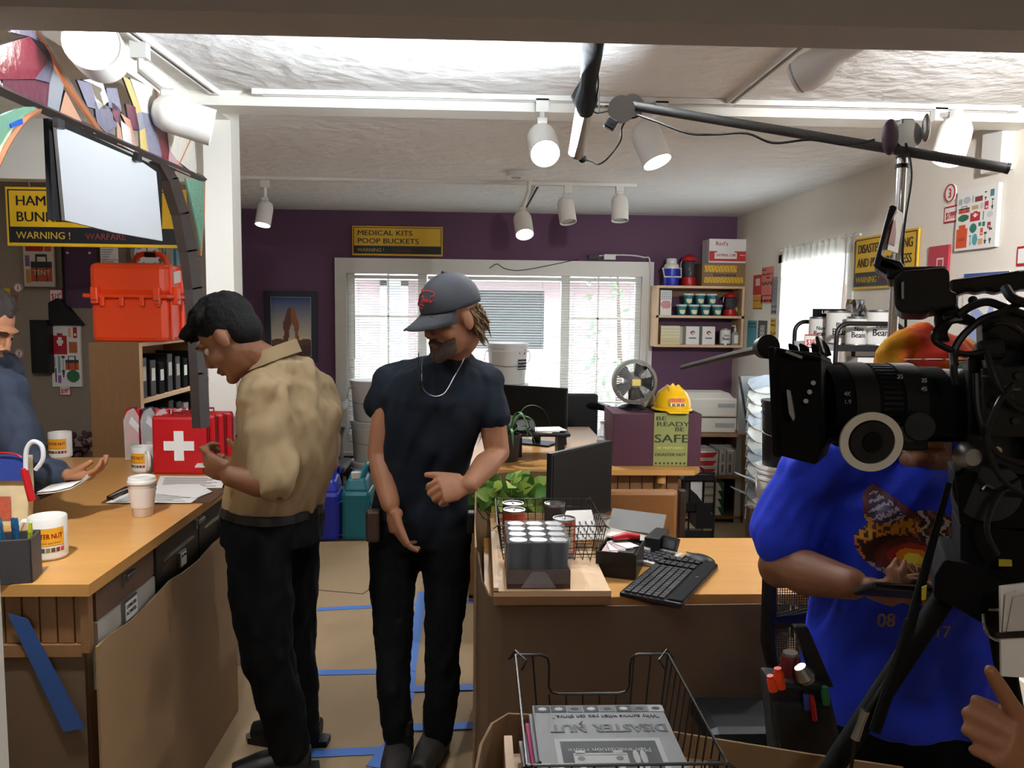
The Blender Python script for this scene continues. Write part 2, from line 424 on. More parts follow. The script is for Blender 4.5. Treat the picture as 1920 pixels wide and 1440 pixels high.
for j, z in enumerate(Z):
    for i in range(N+1):
        t = i/N; y = ct0.y+(ct1.y-ct0.y)*t
        a = (.012 if j < 3 else .02)
        vs.append((XR-.05+a*math.sin(t*75+.6*math.sin(t*19))+.006*math.sin(t*160+j), y, z+(.006*math.sin(t*140) if j == 0 else 0)))
cb.add(vs, [(j*(N+1)+i, j*(N+1)+i+1, (j+1)*(N+1)+i+1, (j+1)*(N+1)+i) for j in range(len(Z)-1) for i in range(N)], smooth=True)
sheer = bpy.data.materials.new('sheer_fabric'); sheer.use_nodes = True; nt = sheer.node_tree; nt.nodes.clear()
o1 = nt.nodes.new('ShaderNodeOutputMaterial'); mx = nt.nodes.new('ShaderNodeMixShader'); tr = nt.nodes.new('ShaderNodeBsdfTransparent'); mx2 = nt.nodes.new('ShaderNodeMixShader'); df = nt.nodes.new('ShaderNodeBsdfDiffuse'); tl = nt.nodes.new('ShaderNodeBsdfTranslucent')
for n_ in (df, tl): n_.inputs[0].default_value = lin('#e8e8e0')
nt.links.new(df.outputs[0], mx2.inputs[1]); nt.links.new(tl.outputs[0], mx2.inputs[2]); mx2.inputs[0].default_value = .5
mx.inputs[0].default_value = .72; nt.links.new(tr.outputs[0], mx.inputs[1]); nt.links.new(mx2.outputs[0], mx.inputs[2]); nt.links.new(mx.outputs[0], o1.inputs[0])
cb.build('fabric', sheer, cur)
MB().cyl((XR-.05, ct0.y+.05, 2.03), (XR-.05, ct1.y-.05, 2.03), .008).build('curtain_rod', whitep, cur)

# floor: paper joints and blue tape
def strip(pts, w, label, z=.001, m=blue_tape, name='masking_tape', cat='tape', group=None):
    P = [PZ(x, y, 0) for x, y in pts]; b = MB()
    for a, c in zip(P[:-1], P[1:]):
        d = (c-a).normalized(); n = V((-d.y, d.x, 0))*w/2
        b.poly([a+n+V((0,0,z)), a-n+V((0,0,z)), c-n+V((0,0,z)), c+n+V((0,0,z))], (0,0,.0012))
    return tag(b.build(name, m), label, cat, group)
strip([(596,1143), (895,1127)], .045, 'blue masking tape line farthest across the paper floor')
strip([(593,1262), (780,1258)], .05, 'blue masking tape line left of the navy-shirted person, middle of the floor', z=.0015)
strip([(500,1418), (716,1408)], .05, 'blue masking tape line nearest, by the boots at left', z=.0018)
strip([(792,1110), (783,1170), (768,1260)], .05, 'blue masking tape running away between the two legs', z=.0025)
strip([(768,1262), (765,1300), (745,1380), (700,1440)], .055, 'blue masking tape running toward the nearest left boot', z=.003)
strip([(768,1294), (895,1290)], .05, 'blue masking tape line by the cardboard-wrapped desk, middle', z=.0042)
strip([(770,1366), (895,1362)], .05, 'blue masking tape line by the cardboard-wrapped desk, nearest', z=.0045)
strip([(590,1106), (680,1114), (700,1100)], .004, 'thin dark crease in the paper floor near the jugs', m=ink, name='floor_crease', cat='crease')

# ---------------------------------------------------------------- ceiling: tracks, lamps, detector
def track(p0, p1, label, wdt=.034, group=None):
    a = V(p0); c = V(p1); t = wt('lighting_track', label, 'track', a, group)
    d = (c-a).normalized(); n = d.cross(V((0,0,1))).normalized()
    for s in (-1, 1):
        b = MB(); q = n*s*wdt/2; r = n*s*(wdt/2-.009)
        b.poly([a+q, a+r, a+r-V((0,0,.02)), a+q-V((0,0,.02))], c-a); b.build('rail', whitep, t)
    b = MB(); q = n*(wdt/2-.009); b.poly([a+q, a-q, a-q-V((0,0,.008)), a+q-V((0,0,.008))], c-a); b.build('groove', black_mt, t)
    for e in (a, c): MB().box(e-V((0,0,.01)), (.038, .038, .022), math.atan2(d.y, d.x)).build('end_cap', whitep, t)
    return t
T1a, T1b = PZ(185, 5, CZ), PZ(402, 168, CZ)
track(T1a, T1b, 'white lighting track on the ceiling above the counter at left')
T2a, T2b = PZ(1560, 30, CZ), PZ(1352, 200, CZ)
track(T2a, T2b, 'white lighting track running away on the ceiling at upper right')
zb = CZ-.055
track((-.85, 3.17, CZ-.002), (2.1, 3.17, CZ-.002), 'long white lighting track along the mid-room beam')
rY = PZ(1188, 345, CZ).y
track(PZ(448, 330, CZ), PZ(1188, 345, CZ), 'white lighting track crossing the rear ceiling')
br0, br1 = PZ(1010, 352, CZ), PZ(985, 388, CZ)
track((PZ(1008,346,CZ).x, rY+.03, CZ), (br1.x, br1.y-.0, CZ), 'short white track branch near the purple wall')
def track_lamp(mount, head, d, label, L=.17, R=.055, lit=True, power=30, flare=False, group='track lamps', cone=1.9):
    m_ = V(mount); hc = V(head); d = V(d).normalized()
    t = wt('track_lamp', label, 'lamp', m_, group)
    Q = V((0,0,1)).rotation_difference(-d).to_matrix().to_4x4()   # local -z = direction
    if flare: prof = [(.0, L*.95), (R*.45, L*.95), (R*.5, L*.5), (R*.55, L*.35), (R*.98, L*.1), (R*1.05, -L*.25), (R*.8, -L*.5)]
    else: prof = [(0, L*.52), (R*.45, L*.5), (R*.8, L*.42), (R*.97, L*.28), (R, L*.1), (R, -L*.5), (R*.93, -L*.5), (R*.9, L*.1)]
    MB().lathe(prof, hc, 28, Q).build('shade', whitep, t)
    MB().lathe([(0, -L*.44), (R*.9, -L*.44), (R*.9, -L*.4), (0, -L*.4)], hc, 24, Q).build('lens', bulb_m if lit else mat('unlit_lens', '#8a8a86', .3), t)
    MB().box(m_-V((0,0,.02)), (.05, .034, .05)).build('track_adapter', whitep, t)
    top = hc - d*L*.22 + V((0, -.0, R*1.05))
    MB().tube([m_-V((0,0,.03)), V((m_.x, m_.y, (m_.z+top.z)/2)), top], .011, 8).build('stem', whitep, t)
    MB().cyl(top-V((.018,0,0)), top+V((.018,0,0)), .017, 12).build('swivel', whitep, t)
    if lit and power:
        l = bpy.data.lights.new('bulb_light', 'SPOT'); l.energy = power*LS; l.spot_size = cone; l.spot_blend = .8; l.shadow_soft_size = R*.8; l.color = (.97, .98, 1)
        lo = bpy.data.objects.new('bulb_light', l); COL.objects.link(lo); lo.parent = t
        lo.location = hc+d*L*.56-m_; lo.rotation_mode = 'QUATERNION'; lo.rotation_quaternion = d.to_track_quat('-Z', 'Y')
    return t
h = PY(185, 98, 2.0); track_lamp((h.x-.01, 2.0, CZ-.02), h, (.25, -.95, -.02), 'brightly lit white track lamp nearest the camera, aimed out of the stained glass corner', R=.062, power=14)
h = PY(343, 222, 2.55); track_lamp((PZ(335,128,CZ).x, 2.6, CZ-.02), h, (.93, .32, -.24), 'white track lamp turned sideways beside the white post', L=.175, R=.056, lit=False)
h = PY(1018, 268, 3.1); track_lamp((h.x, 3.17, CZ-.02), h, (.05, -.75, -.6), 'lit white track lamp on the mid beam left of the boom arm clamp', power=15, R=.058)
h = PY(1218, 268, 3.1); track_lamp((PY(1240,200,3.17).x, 3.17, CZ-.02), h, (.32, -.3, -.9), 'lit white track lamp on the mid beam tilted right under the boom arm', R=.058, power=14)
h = PY(1787, 262, 3.05); track_lamp((PY(1762,200,3.17).x, 3.17, CZ-.02), h, (-.36, -.25, -.88), 'lit white track lamp at far right behind the boom arm', R=.06, power=28)
h = PY(1534, 124, 2.35); track_lamp((PY(1580,80,2.35).x, 2.35, CZ-.02), h, (-.72, .62, -.38), 'unlit white flared track lamp on the right ceiling track', lit=False, flare=True, L=.15, R=.052)
h = PY(496, 400, rY-.02); track_lamp((h.x, rY, CZ-.02), h, (-.1, -.25, -.95), 'small lit track lamp above the framed desert picture', L=.16, R=.05, power=25)
h = PY(981, 420, rY-.45); track_lamp((PY(990,385,rY-.4).x, rY-.45, CZ-.02), h, (.1, -.55, -.85), 'small lit track lamp on the short branch above the window', R=.055, power=30, L=.16)
h = PY(1062, 394, rY-.02); track_lamp((h.x+.01, rY, CZ-.02), h, (.12, -.3, -.95), 'unlit small track lamp on the rear track, second from its right end', R=.056, lit=False)
h = PY(1162, 390, rY-.02); track_lamp((h.x, rY, CZ-.02), h, (0, -.2, -.97), 'unlit small track lamp at the right end of the rear track', R=.056, lit=False)
track_lamp((T1a.x-.01, 1.50, CZ-.02), (T1a.x+.0, 1.52, CZ-.17), (-.15, 1.0, -.95), 'added unseen white track lamp brightening the counter from above its near corner', R=.058, power=46)  # lamp added out of sight to brighten the counter
track_lamp((1.35, 1.5, CZ-.02), (1.36, 1.52, CZ-.17), (.5, 1, -.3), 'added unseen white track lamp overhead, brightening the right wall', R=.058, power=120, cone=1.9)  # another unseen lamp, added to lift the right wall
MB().span((1.32,1.4,CZ-.02),(1.38,1.7,CZ)).build('added_track_piece', whitep); tag(bpy.data.objects['added_track_piece'], 'added unseen piece of white lighting track holding the added wall lamp', 'track')  # track piece made up to carry the added wall lamp
sd = PZ(968, 322, CZ); t = thing('smoke_detector', 'round white smoke detector on the rear ceiling', 'smoke detector', sd)
MB().lathe([(0,-.035),(.045,-.035),(.06,-.028),(.062,0)], seg=28).build('housing', whitep, t); MB().lathe([(.02,-.038),(.03,-.038),(.03,-.033),(.02,-.033)], seg=24, ring=True).build('vent_ring', greyp, t)
w = PX(1884, 282, XR); t = thing('wall_box', 'small white box high on the right wall beyond the boom arm', 'box', (XR-.03, w.y, w.z-.09)); MB().span((-.03,-.07,0), (.03,.07,.19)).build('housing', whitep, t, .005); MB().span((-.033,-.01,.02), (-.03,.01,.03)).build('slot', black, t)
# cable on the right edge of the back window
cb = MB().tube(smoothpath([PY(1104,482,YB-.03), PY(1150,478,YB-.03), PY(1205,482,YB-.03), PY(1219,500,YB-.03), PY(1214,640,YB-.03), PY(1210,760,YB-.03)]), .007, 6)
tag(cb.build('power_cable', whitep), 'white power cable running over the window frame and down its right side', 'cable')
t = wt('power_strip', 'small black and white power adapter on top of the window frame', 'power adapter', PY(1130, 482, YB-.04))
p = PY(1113, 482, YB-.04); MB().box(p, (.09, .04, .035)).build('adapter', black, t); p = PY(1143, 482, YB-.04); MB().box(p, (.1, .04, .045)).build('plug', whitep, t)
tag(MB().tube(smoothpath([PY(918,503,YB-.03), PY(932,495,YB-.03), PY(948,504,YB-.03), PY(985,506,YB-.03), PY(1085,486,YB-.03)]), .003, 5).build('thin_wire', black), 'thin dark wire tacked along the top of the window frame', 'wire')

# ---------------------------------------------------------------- stained glass arch over the counter
ag = wt('stained_glass_arch', 'stained glass arch panel with dark curved ribs above the counter', 'glass panel', PX(250, 300, -1.0))
GX = -1.0
def gp(x, y): return PX(x, y, GX)
colr = {'red':'#7c2c3c','wine':'#642c40','clear':'#c9c4c2','grey':'#8f9298','lilac':'#817e90','amber':'#c9b170','peach':'#bf8f76','green':'#6f9c84','pink':'#c0a09e','violet':'#6a6578','cream':'#d4cdc0'}
gm = {k: mat('glass_'+k, v, .12, alpha=.7, bump=.25, bscale=60) for k, v in colr.items()}
pieces = [('red',[(-60,120),(-5,85),(50,68),(85,85),(82,120),(60,148),(0,148),(-60,150)]),('clear',[(-60,40),(-5,85),(-60,120)]),('violet',[(20,40),(52,40),(96,125),(88,155),(60,148),(82,120),(85,85),(50,68),(15,60)]),
 ('wine',[(0,150),(60,150),(88,157),(84,200),(40,180),(0,162)]),('grey',[(96,128),(115,160),(105,213),(84,205),(88,157)]),('peach',[(118,170),(150,230),(138,226),(107,213)]),('lilac',[(140,150),(165,155),(180,205),(160,200)]),
 ('clear',[(150,150),(185,145),(200,190),(180,205),(165,155)]),('amber',[(165,155),(185,165),(195,205),(180,200)]),('violet',[(172,190),(200,200),(218,235),(196,250),(178,232)]),('lilac',[(195,165),(215,165),(225,210),(200,200)]),('wine',[(205,190),(222,205),(220,232),(208,225)]),
 ('amber',[(226,142),(240,150),(262,210),(252,212)]),('clear',[(240,146),(268,158),(282,215),(262,210)]),('peach',[(285,165),(300,180),(300,200),(290,204)]),('cream',[(268,158),(285,165),(290,204),(282,215)]),('pink',[(300,172),(322,182),(332,250),(305,208)]),
 ('wine',[(232,195),(250,200),(256,245),(240,240)]),('grey',[(252,212),(262,210),(268,240),(258,245)]),('lilac',[(262,210),(282,215),(300,290),(296,302),(276,292),(268,240)]),('red',[(282,215),(300,210),(314,280),(312,310),(300,303),(300,290)]),('peach',[(215,225),(222,240),(228,275),(216,270)]),
 ('clear',[(222,225),(240,240),(248,285),(228,275)]),('peach',[(222,212),(240,225),(256,286),(248,283),(238,245)]),('amber',[(258,245),(268,240),(276,292),(260,286)]),('cream',[(305,208),(332,250),(328,300),(314,280)]),('pink',[(314,280),(328,300),(355,330),(312,310)]),('cream',[(332,250),(362,265),(366,330),(328,300)]),
 ('clear',[(138,226),(150,230),(172,250),(196,256),(150,240)])]
for k, pts in pieces:
    MB().poly([gp(*p) for p in pts], (.006, 0, 0)).build('glass_piece', gm[k], ag)
    P = [gp(*p)+V((.003,0,0)) for p in pts]; MB().tube(P, .0025, 4, closed=True).build('lead_came', black_metal, ag)
MB().tube([gp(-60,138), gp(0,168), gp(190,252), gp(382,336)], .013, 4).build('bottom_rail', mat('dark_wood', '#241b18', .5), ag)
copper = mat('copper_strip', '#b0714f', .35, metal=.5)
MB().tube([gp(48,28), gp(120,150), gp(190,252)], .008, 6).build('diagonal_strut', copper, ag)
MB().tube([gp(54,28), gp(126,150), gp(197,255)], .005, 6).build('lead_bead', steel, ag)
MB().tube([gp(356,258), gp(328,318)], .008, 6).build('diagonal_strut', copper, ag)
MB().tube([gp(366,262), gp(368,334)], .003, 6).build('wire_hanger', steel, ag)
rib = [(306,303),(325,335),(346,400),(360,470),(370,540),(376,620),(380,700),(385,800)]
b = MB()
for (x0,y0),(x1,y1) in zip(rib[:-1], rib[1:]):
    b.poly([gp(x0-9,y0), gp(x0+9,y0-3), gp(x1+9,y1), gp(x1-9,y1+3)], (-.03,0,0))
b.build('arch_rib', mat('dark_wood', '', .5), ag)
MB().poly([gp(345,335), gp(380,340), gp(378,430), gp(374,470), (gp(368,430)), gp(356,380)], (.006,0,0)).build('green_web', gm['green'], ag)
MB().tube([gp(382,335), gp(381,400), gp(375,480)], .006, 6).build('copper_edge', copper, ag)
rl = [(72,203),(45,222),(22,252),(0,292),(-30,360)]
MB().tube(smoothpath([gp(x,y+2) for x,y in rl], 5), .008, 6).build('arch_rib', copper, ag)
MB().poly([gp(70,200), gp(42,216), gp(18,246), gp(-10,290), gp(-60,290), gp(-60,240), gp(0,215), gp(38,200)], (.006,0,0)).build('green_web', gm['green'], ag)
MB().poly([gp(12,232), gp(34,222), gp(36,232), gp(14,240)], (.009,0,0)).build('blue_glass_piece', mat('glass_blue','#2350a0',.2), ag)
# hanging flag board
fb = wt('hanging_flag_board', 'white foam board clipped to a black backing, hung from the stained glass arch', 'board', PX(200, 250, -.96))
MB().poly([PX(91,222,-.97), PX(128,232,-.97), PX(293,312,-.97), PX(304,330,-.97), PX(304,440,-.97), PX(99,412,-.97)], (-.012,0,0)).build('black_backing', black_mt, fb)
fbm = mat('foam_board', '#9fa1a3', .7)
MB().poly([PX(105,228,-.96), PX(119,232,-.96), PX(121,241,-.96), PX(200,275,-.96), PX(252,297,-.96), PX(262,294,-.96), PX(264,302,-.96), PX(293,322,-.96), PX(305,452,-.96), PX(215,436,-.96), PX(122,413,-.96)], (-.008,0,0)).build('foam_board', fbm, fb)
for x, y in ((110,232),(258,296)): MB().box(PX(x,y,-.95), (.012,.03,.02)).build('clip', black, fb)

# ---------------------------------------------------------------- warning signs
def warning_sign(loc, w, h, rz, l1, l2, red_w, label, tw1=None, tw2=None):
    t = thing('warning_sign', label, 'sign', loc, rz, 'yellow and black hanging signs')
    MB().box((0,0,0), (w, .012, h)).build('panel', yellow, t, .003)
    e = .014; x = w/2-e; z = h/2-e
    b = MB().box((0,-.007,z), (2*x, .003, .005)).box((-x,-.007,0), (.005, .003, 2*z)).box((x,-.007,0), (.005, .003, 2*z)); b.build('border_line', signblack, t)
    MB().box((0,-.0075,-h/2+e+h*.14), (2*x, .004, h*.27)).build('warning_band', signblack, t)
    s = h*.24
    text(t, l1, (-x+.03, -.008, h/2-e-h*.26), s, signblack, width=tw1, bold=.008)
    text(t, l2, (-x+.03, -.008, h/2-e-h*.53), s, signblack, width=tw2, bold=.008)
    text(t, 'WARNING !', (-x+.03, -.011, -h/2+e+h*.075), h*.17, mat('sign_text_yellow', '#c9a63a', .5))
    if red_w: text(t, red_w, (-x+.30*w/.76+.02, -.011, -h/2+e+h*.075), h*.15, sign_red)
    return t
a, c = PY(10, 350, 3.8), PY(352, 466, 3.8)
hs = warning_sign(((a.x+c.x)/2, 3.8, (a.z+c.z)/2), c.x-a.x, a.z-c.z, 0, 'HAM RADIO', 'BUNKERS', 'WARFARE', 'large yellow sign reading HAM and BUNKERS behind the white hanging board')
for sx in (-.3, .3): MB().cyl((sx, 0, (a.z-c.z)/2-.002), (sx, 0, sz-(a.z+c.z)/2+.01), .003, 6).build('hanger_wire', steel, hs)
a, c = PY(660, 424, YB-.015), PY(830, 482, YB-.015)
warning_sign(((a.x+c.x)/2, YB-.012, (a.z+c.z)/2+.005), c.x-a.x, a.z-c.z, 0, 'MEDICAL KITS', 'POOP BUCKETS', 'TSUNAMI', 'yellow sign reading MEDICAL KITS POOP BUCKETS above the back window', (c.x-a.x)*.60, (c.x-a.x)*.67)
a, c = PX(1606, 453, XR-.01), PX(1720, 530, XR-.01)
warning_sign((XR-.012, (a.y+c.y)/2, 1.58+(PX(1606,496,XR).z-1.58)+.0), a.y-c.y, .30, -PI/2, 'DISASTER PLANNING', 'AND PREPAREDNESS', 'FLOOD', 'yellow sign reading DISASTER PLANNING AND PREPAREDNESS on the cream right wall', (a.y-c.y)*.86, (a.y-c.y)*.86)

# prints ------------------------------------------------------------
C_ = lambda h: lin(h)
def ell_in(u, v, cx, cy, rx, ry): return ((u-cx)/rx)**2+((v-cy)/ry)**2 < 1
def rr(u, v, x0, x1, y0, y1): return x0 < u < x1 and y0 < v < y1
def kit_board(loc, w, h, rz, icons, label, nx=60, ny=80):
    t = thing('kit_board', label, 'poster', loc, rz)
    MB().box((0,0,0), (w, .018, h)).build('panel', paper, t)
    def fn(u, v):
        for k, x0, x1, y0, y1, c in icons:
            if not rr(u, v, x0, x1, y0, y1): continue
            a = (u-x0)/(x1-x0); b = (v-y0)/(y1-y0)
            if k == 'bag':
                if b > .72: 
                    if .22 < a < .78 and (b > .9 or a < .3 or a > .7): return C_('#2a2a2e')
                    continue
                if b > .5: return C_('#33333a')
                return C_('#2a2a2e') if abs(a-.25) < .03 or abs(a-.75) < .03 else C_(c)
            if k == 'oval':
                if ell_in(a, b, .5, .5, .5, .5): return C_(c)
                continue
            if k == 'cross':
                if abs(a-.5) < .12 and abs(b-.6) < .2 or abs(b-.6) < .08 and abs(a-.5) < .25: return C_('#f0e0e0')
                if b > .88 and (a < .3 or a > .7): continue
                return C_(c)
            if k == 'shov':
                if abs(a-.5) < .08 and b > .3 or b > .88 or (b < .35 and abs(a-.5) < .1+b): return C_(c)
                continue
            if k == 'pack':
                if b > .85 and abs(a-.5) > .3: continue
                if .3 < b < .45 and abs(a-.5) < .3: return C_('#b83c14')
                return C_(c)
            if k == 'tag':
                return C_('#efd8d4') if .2 < a < .8 and .2 < b < .4 else C_(c)
            return C_(c)
        return None
    decal(t, w*.94, h*.96, nx, ny, fn, (0, -.0095, 0))
    return t
def round_tag(loc, r, rz, num, label):
    t = thing('number_disc', label, 'sign', loc, rz)
    Q = Matrix.Rotation(PI/2, 4, 'X')
    MB().lathe([(0,-.003),(r*.99,-.003),(r,0),(r,.003),(0,.003)], seg=36, M=Q).build('disc', paper, t)
    MB().lathe([(r*.8,0),(r*.92,0),(r*.92,.0055),(r*.8,.0055)], seg=36, M=Q, ring=True).build('red_ring', red, t)
    text(t, num, (0, -.0045, -r*.48), r*1.35, red, bold=.03, align='CENTER', hscale=.85)
    return t
def price_tag(loc, w, h, rz, s, label):
    t = thing('price_tag', label, 'price tag', loc, rz)
    MB().box((0,0,0), (w, .004, h)).build('card', red, t); MB().box((0,-.0022,0), (w*.9, .002, h*.8)).build('white_field', paper, t)
    text(t, s, (-w*.38, -.0035, -h*.27), h*.6, red, width=w*.58, bold=.02); text(t, '99', (w*.23, -.0035, 0), h*.3, red, width=w*.16, bold=.02)
    return t
Yp = 4.6
def PB(px0, py0, px1, py1, Y):
    a, c = PY(px0, py0, Y), PY(px1, py1, Y); return ((a.x+c.x)/2, Y, (a.z+c.z)/2), abs(c.x-a.x), abs(a.z-c.z)
def PBX(px0, py0, px1, py1, X=None):
    X = X or XR-.01; a, c = PX(px0, py0, X), PX(px1, py1, X); return (X, (a.y+c.y)/2, (a.z+c.z)/2), abs(a.y-c.y), None
l, w, h = PB(43, 430, 104, 538, 5.03)
kit_board(l, w, h, 0, [('cross',.05,.68,.63,.98,'#b5202e'),('box',.72,.97,.62,.82,'#c8613a'),('bag',.22,.97,.08,.58,'#c95a2e'),('box',.02,.18,.35,.55,'#8e6a9c'),('box',.04,.2,.05,.3,'#e0a860')], 'white kit board with orange tent bag, partly behind the large yellow sign')
text(None, 'TENT', (l[0]-.015, 5.016, l[2]-.095), .04, paper, width=.1).name = 'tent_lettering'
bpy.data.objects['tent_lettering'].parent = bpy.data.objects['kit_board']; bpy.data.objects['tent_lettering'].location = (-.035, -.0105, -.10); bpy.data.objects['tent_lettering'].name = 'lettering'
l, w, h = PB(95, 603, 155, 725, 5.035)
kit_board(l, w, h, 0, [('cross',.05,.55,.5,.84,'#b5202e'),('box',.6,.72,.78,.92,'#d9b58a'),('tag',.78,.93,.76,.94,'#b5202e'),('box',.62,.92,.52,.7,'#b5622e'),('shov',.33,.45,.12,.48,'#33383c'),('bag',.46,.95,.25,.48,'#c95a2e'),('oval',.5,.97,.05,.25,'#2a6e48'),('box',.2,.28,.2,.48,'#6ab0b8'),('box',.06,.12,.3,.45,'#caa58a'),('box',.08,.14,.05,.28,'#4a3a5c'),('box',.18,.3,.04,.16,'#9a5cae')], 'smaller white kit board leaning on a black wire holder, beside the left person')
l, w, h = PB(24, 517, 44, 562, 5.04); round_tag(l, w/2, 0, '1', 'round white and red disc with the number 1, behind the left person')
l, w, h = PB(26, 640, 46, 686, 5.04); round_tag(l, w/2, 0, '2', 'round white and red disc with the number 2, behind the left shoulder')
l, w, h = PB(93, 541, 118, 567, 5.045); price_tag(l, w, h, 0, '$19', 'red and white price tag reading $19 below the tent kit board')
l, w, h = PB(112, 722, 133, 742, 5.045); price_tag(l, w, h, 0, '$199', 'red and white price tag reading $199 under the smaller kit board')
l, w, h = PB(-40, 540, 20, 575, 5.02); t = thing('small_yellow_sign', 'small yellow sign at the left edge behind the dark-haired head', 'sign', l); MB().box((0,0,0),(w,.01,h)).build('panel', yellow, t); text(t, 'NUT', (.04,-.006,-.02), .05, red, bold=.02)
# black wall pockets
t = wt('wall_file_pocket', 'black file pocket hanging on the taupe wall behind the kit board', 'file holder', PY(90, 640, 4.96))
a, c = PY(55, 600, 4.96), PY(92, 700, 4.96); MB().poly([(a.x,4.96,a.z), (c.x,4.96,a.z), (c.x,4.96,c.z), (a.x,4.96,c.z)], (0,.088,0)).build('pocket', black, t)
a, c = PY(90, 568, 4.99), PY(152, 610, 4.99); MB().poly([(a.x,4.99,a.z), (a.x+.05,4.99,a.z+.03), (c.x-.12,4.99,a.z+.02), (c.x,4.99,c.z), (a.x,4.99,c.z)], (0,.058,0)).build('back_plate', black, t)
# purple notice board and papers
l, w, h = PB(118, 460, 186, 576, 5.03); t = thing('notice_board', 'purple notice board with papers pinned, behind the orange case', 'board', l)
MB().box((0,0,0),(w,.012,h)).build('panel', mat('plum_board', '#4b2f4e', .7), t); MB().box((-w/2,-.004,0),(.012,.016,h)).build('edge_strip', black, t)
for x in (.15, .8):
    MB().ell((w*(x-.5),-.012,h*.38), .008).build('push_pin', whitep, t)
l, w, h = PB(188, 462, 223, 512, 5.02); t = thing('pinned_paper', 'white printed sheets pinned beside the wall clock', 'paper', l)
for k in range(2): MB().box((0,-.002,(.5-k)*h*.5),(w,.002,h*.48)).build('sheet', paper, t)
decal(t, w*.8, h*.9, 10, 30, lambda u, v: C_('#8a8890') if int(v*30)%3==0 and u < .4+.5*((int(v*30)*7)%5)/5 else None, (0,-.0045,0))
# clock
l = PY(280, 476, 5.0); t = thing('wall_clock', 'round silver wall clock half hidden by the large yellow sign', 'clock', l); R = .1
Q = Matrix.Rotation(PI/2, 4, 'X')
MB().lathe([(R*.88,0),(R*.9,.03),(R,.032),(R*1.04,.02),(R*1.04,0)], seg=40, M=Q, ring=True).build('rim', steel, t); MB().lathe([(0,.004),(R*.9,.004),(R*.9,.0),(0,0)], seg=40, M=Q).build('face', paper, t)
for k in range(1, 13):
    a = PI/2-k*PI/6; text(t, str(k), (R*.7*math.cos(a), -.006, R*.7*math.sin(a)-.01), .028, ink, align='CENTER', name='numeral')
MB().box((.018,-.008,.01),(.05,.002,.005), Matrix.Rotation(-.5,4,'Y')).build('hour_hand', black, t); MB().box((-.01,-.009,.03),(.005,.002,.075)).build('minute_hand', black, t)
# teal picture behind case
l, w, h = PB(326, 462, 349, 530, 5.035); t = thing('teal_picture', 'teal framed picture on top of the bookcase behind the orange case', 'picture', (l[0], l[1], l[2])); MB().box((0,0,0),(w,.02,h)).build('frame', mat('teal_frame','#2f7f96',.5), t); MB().box((w*.1,-.012,0),(w*.7,.004,h*.8)).build('art_print', mat('sea_print','#7fb0bf',.6,var=.4,vscale=25), t)

t = thing('added_fill_light', 'added unseen fill lamp on the front room ceiling behind the viewer', 'lamp', (.3, -.9, CZ-.06)); MB().lathe([(.18,.06),(.19,.02),(.17,0),(.17,-.005)], seg=32).build('housing', whitep, t); MB().lathe([(0,-.03),(.1,-.025),(.17,0)], seg=32).build('diffuser', mat('diffuser','#fff2df',.4,emit=1.5), t)  # unseen ceiling lamp added as fill for the near side
area_light('added_fill_glow', (.3,-.9,CZ-.12), (0,0,-1), .3, .3, 7, (1,.98,.96))  # light thrown by the added fill lamp

# ---------------------------------------------------------------- service counter
CX = -.945; CT = .90
ct = wt('service_counter', 'long L-shaped maple-topped service counter with beadboard end at left', 'counter', (CX, 1.93, 0))
top = [(CX,1.93),(CX,3.08),(-1.04,3.08),(-1.04,3.43),(-1.21,3.43),(-1.21,3.58),(-2.7,3.58),(-2.7,3.2),(-1.52,3.2),(-1.52,1.93)]
o = MB().poly([(x,y,CT-.03) for x,y in top], (0,0,.03)).build('countertop', wood, ct)
body = [(CX-.03,1.97),(CX-.03,3.04),(-1.07,3.04),(-1.07,3.40),(-1.24,3.40),(-1.24,3.54),(-2.66,3.54),(-2.66,3.24),(-1.5,3.24),(-1.5,1.97)]
MB().poly([(x,y,0) for x,y in body], (0,0,CT-.031)).build('cabinet_body', wood_dk, ct)
zt = PX(185, 1205, CX).z if False else PY(180, 1205, 1.96).z
x = -1.5
while x < CX-.04:
    MB().span((x+.0015, 1.955, zt), (min(x+.0405, CX-.03), 1.968, CT-.035)).build('beadboard_plank', wood_dk, ct, .003); x += .042
MB().span((-1.5, 1.945, zt-.03), (CX-.03, 1.968, zt)).build('rail', wood_dk, ct)
MB().span((CX-.032,1.945,zt-.02), (CX-.012, 1.97, CT-.032)).build('corner_post', wood_dk, ct)
MB().span((-1.5, 1.955, 0), (CX-.03, 1.969, zt-.03)).build('lower_panel', card_dk, ct)
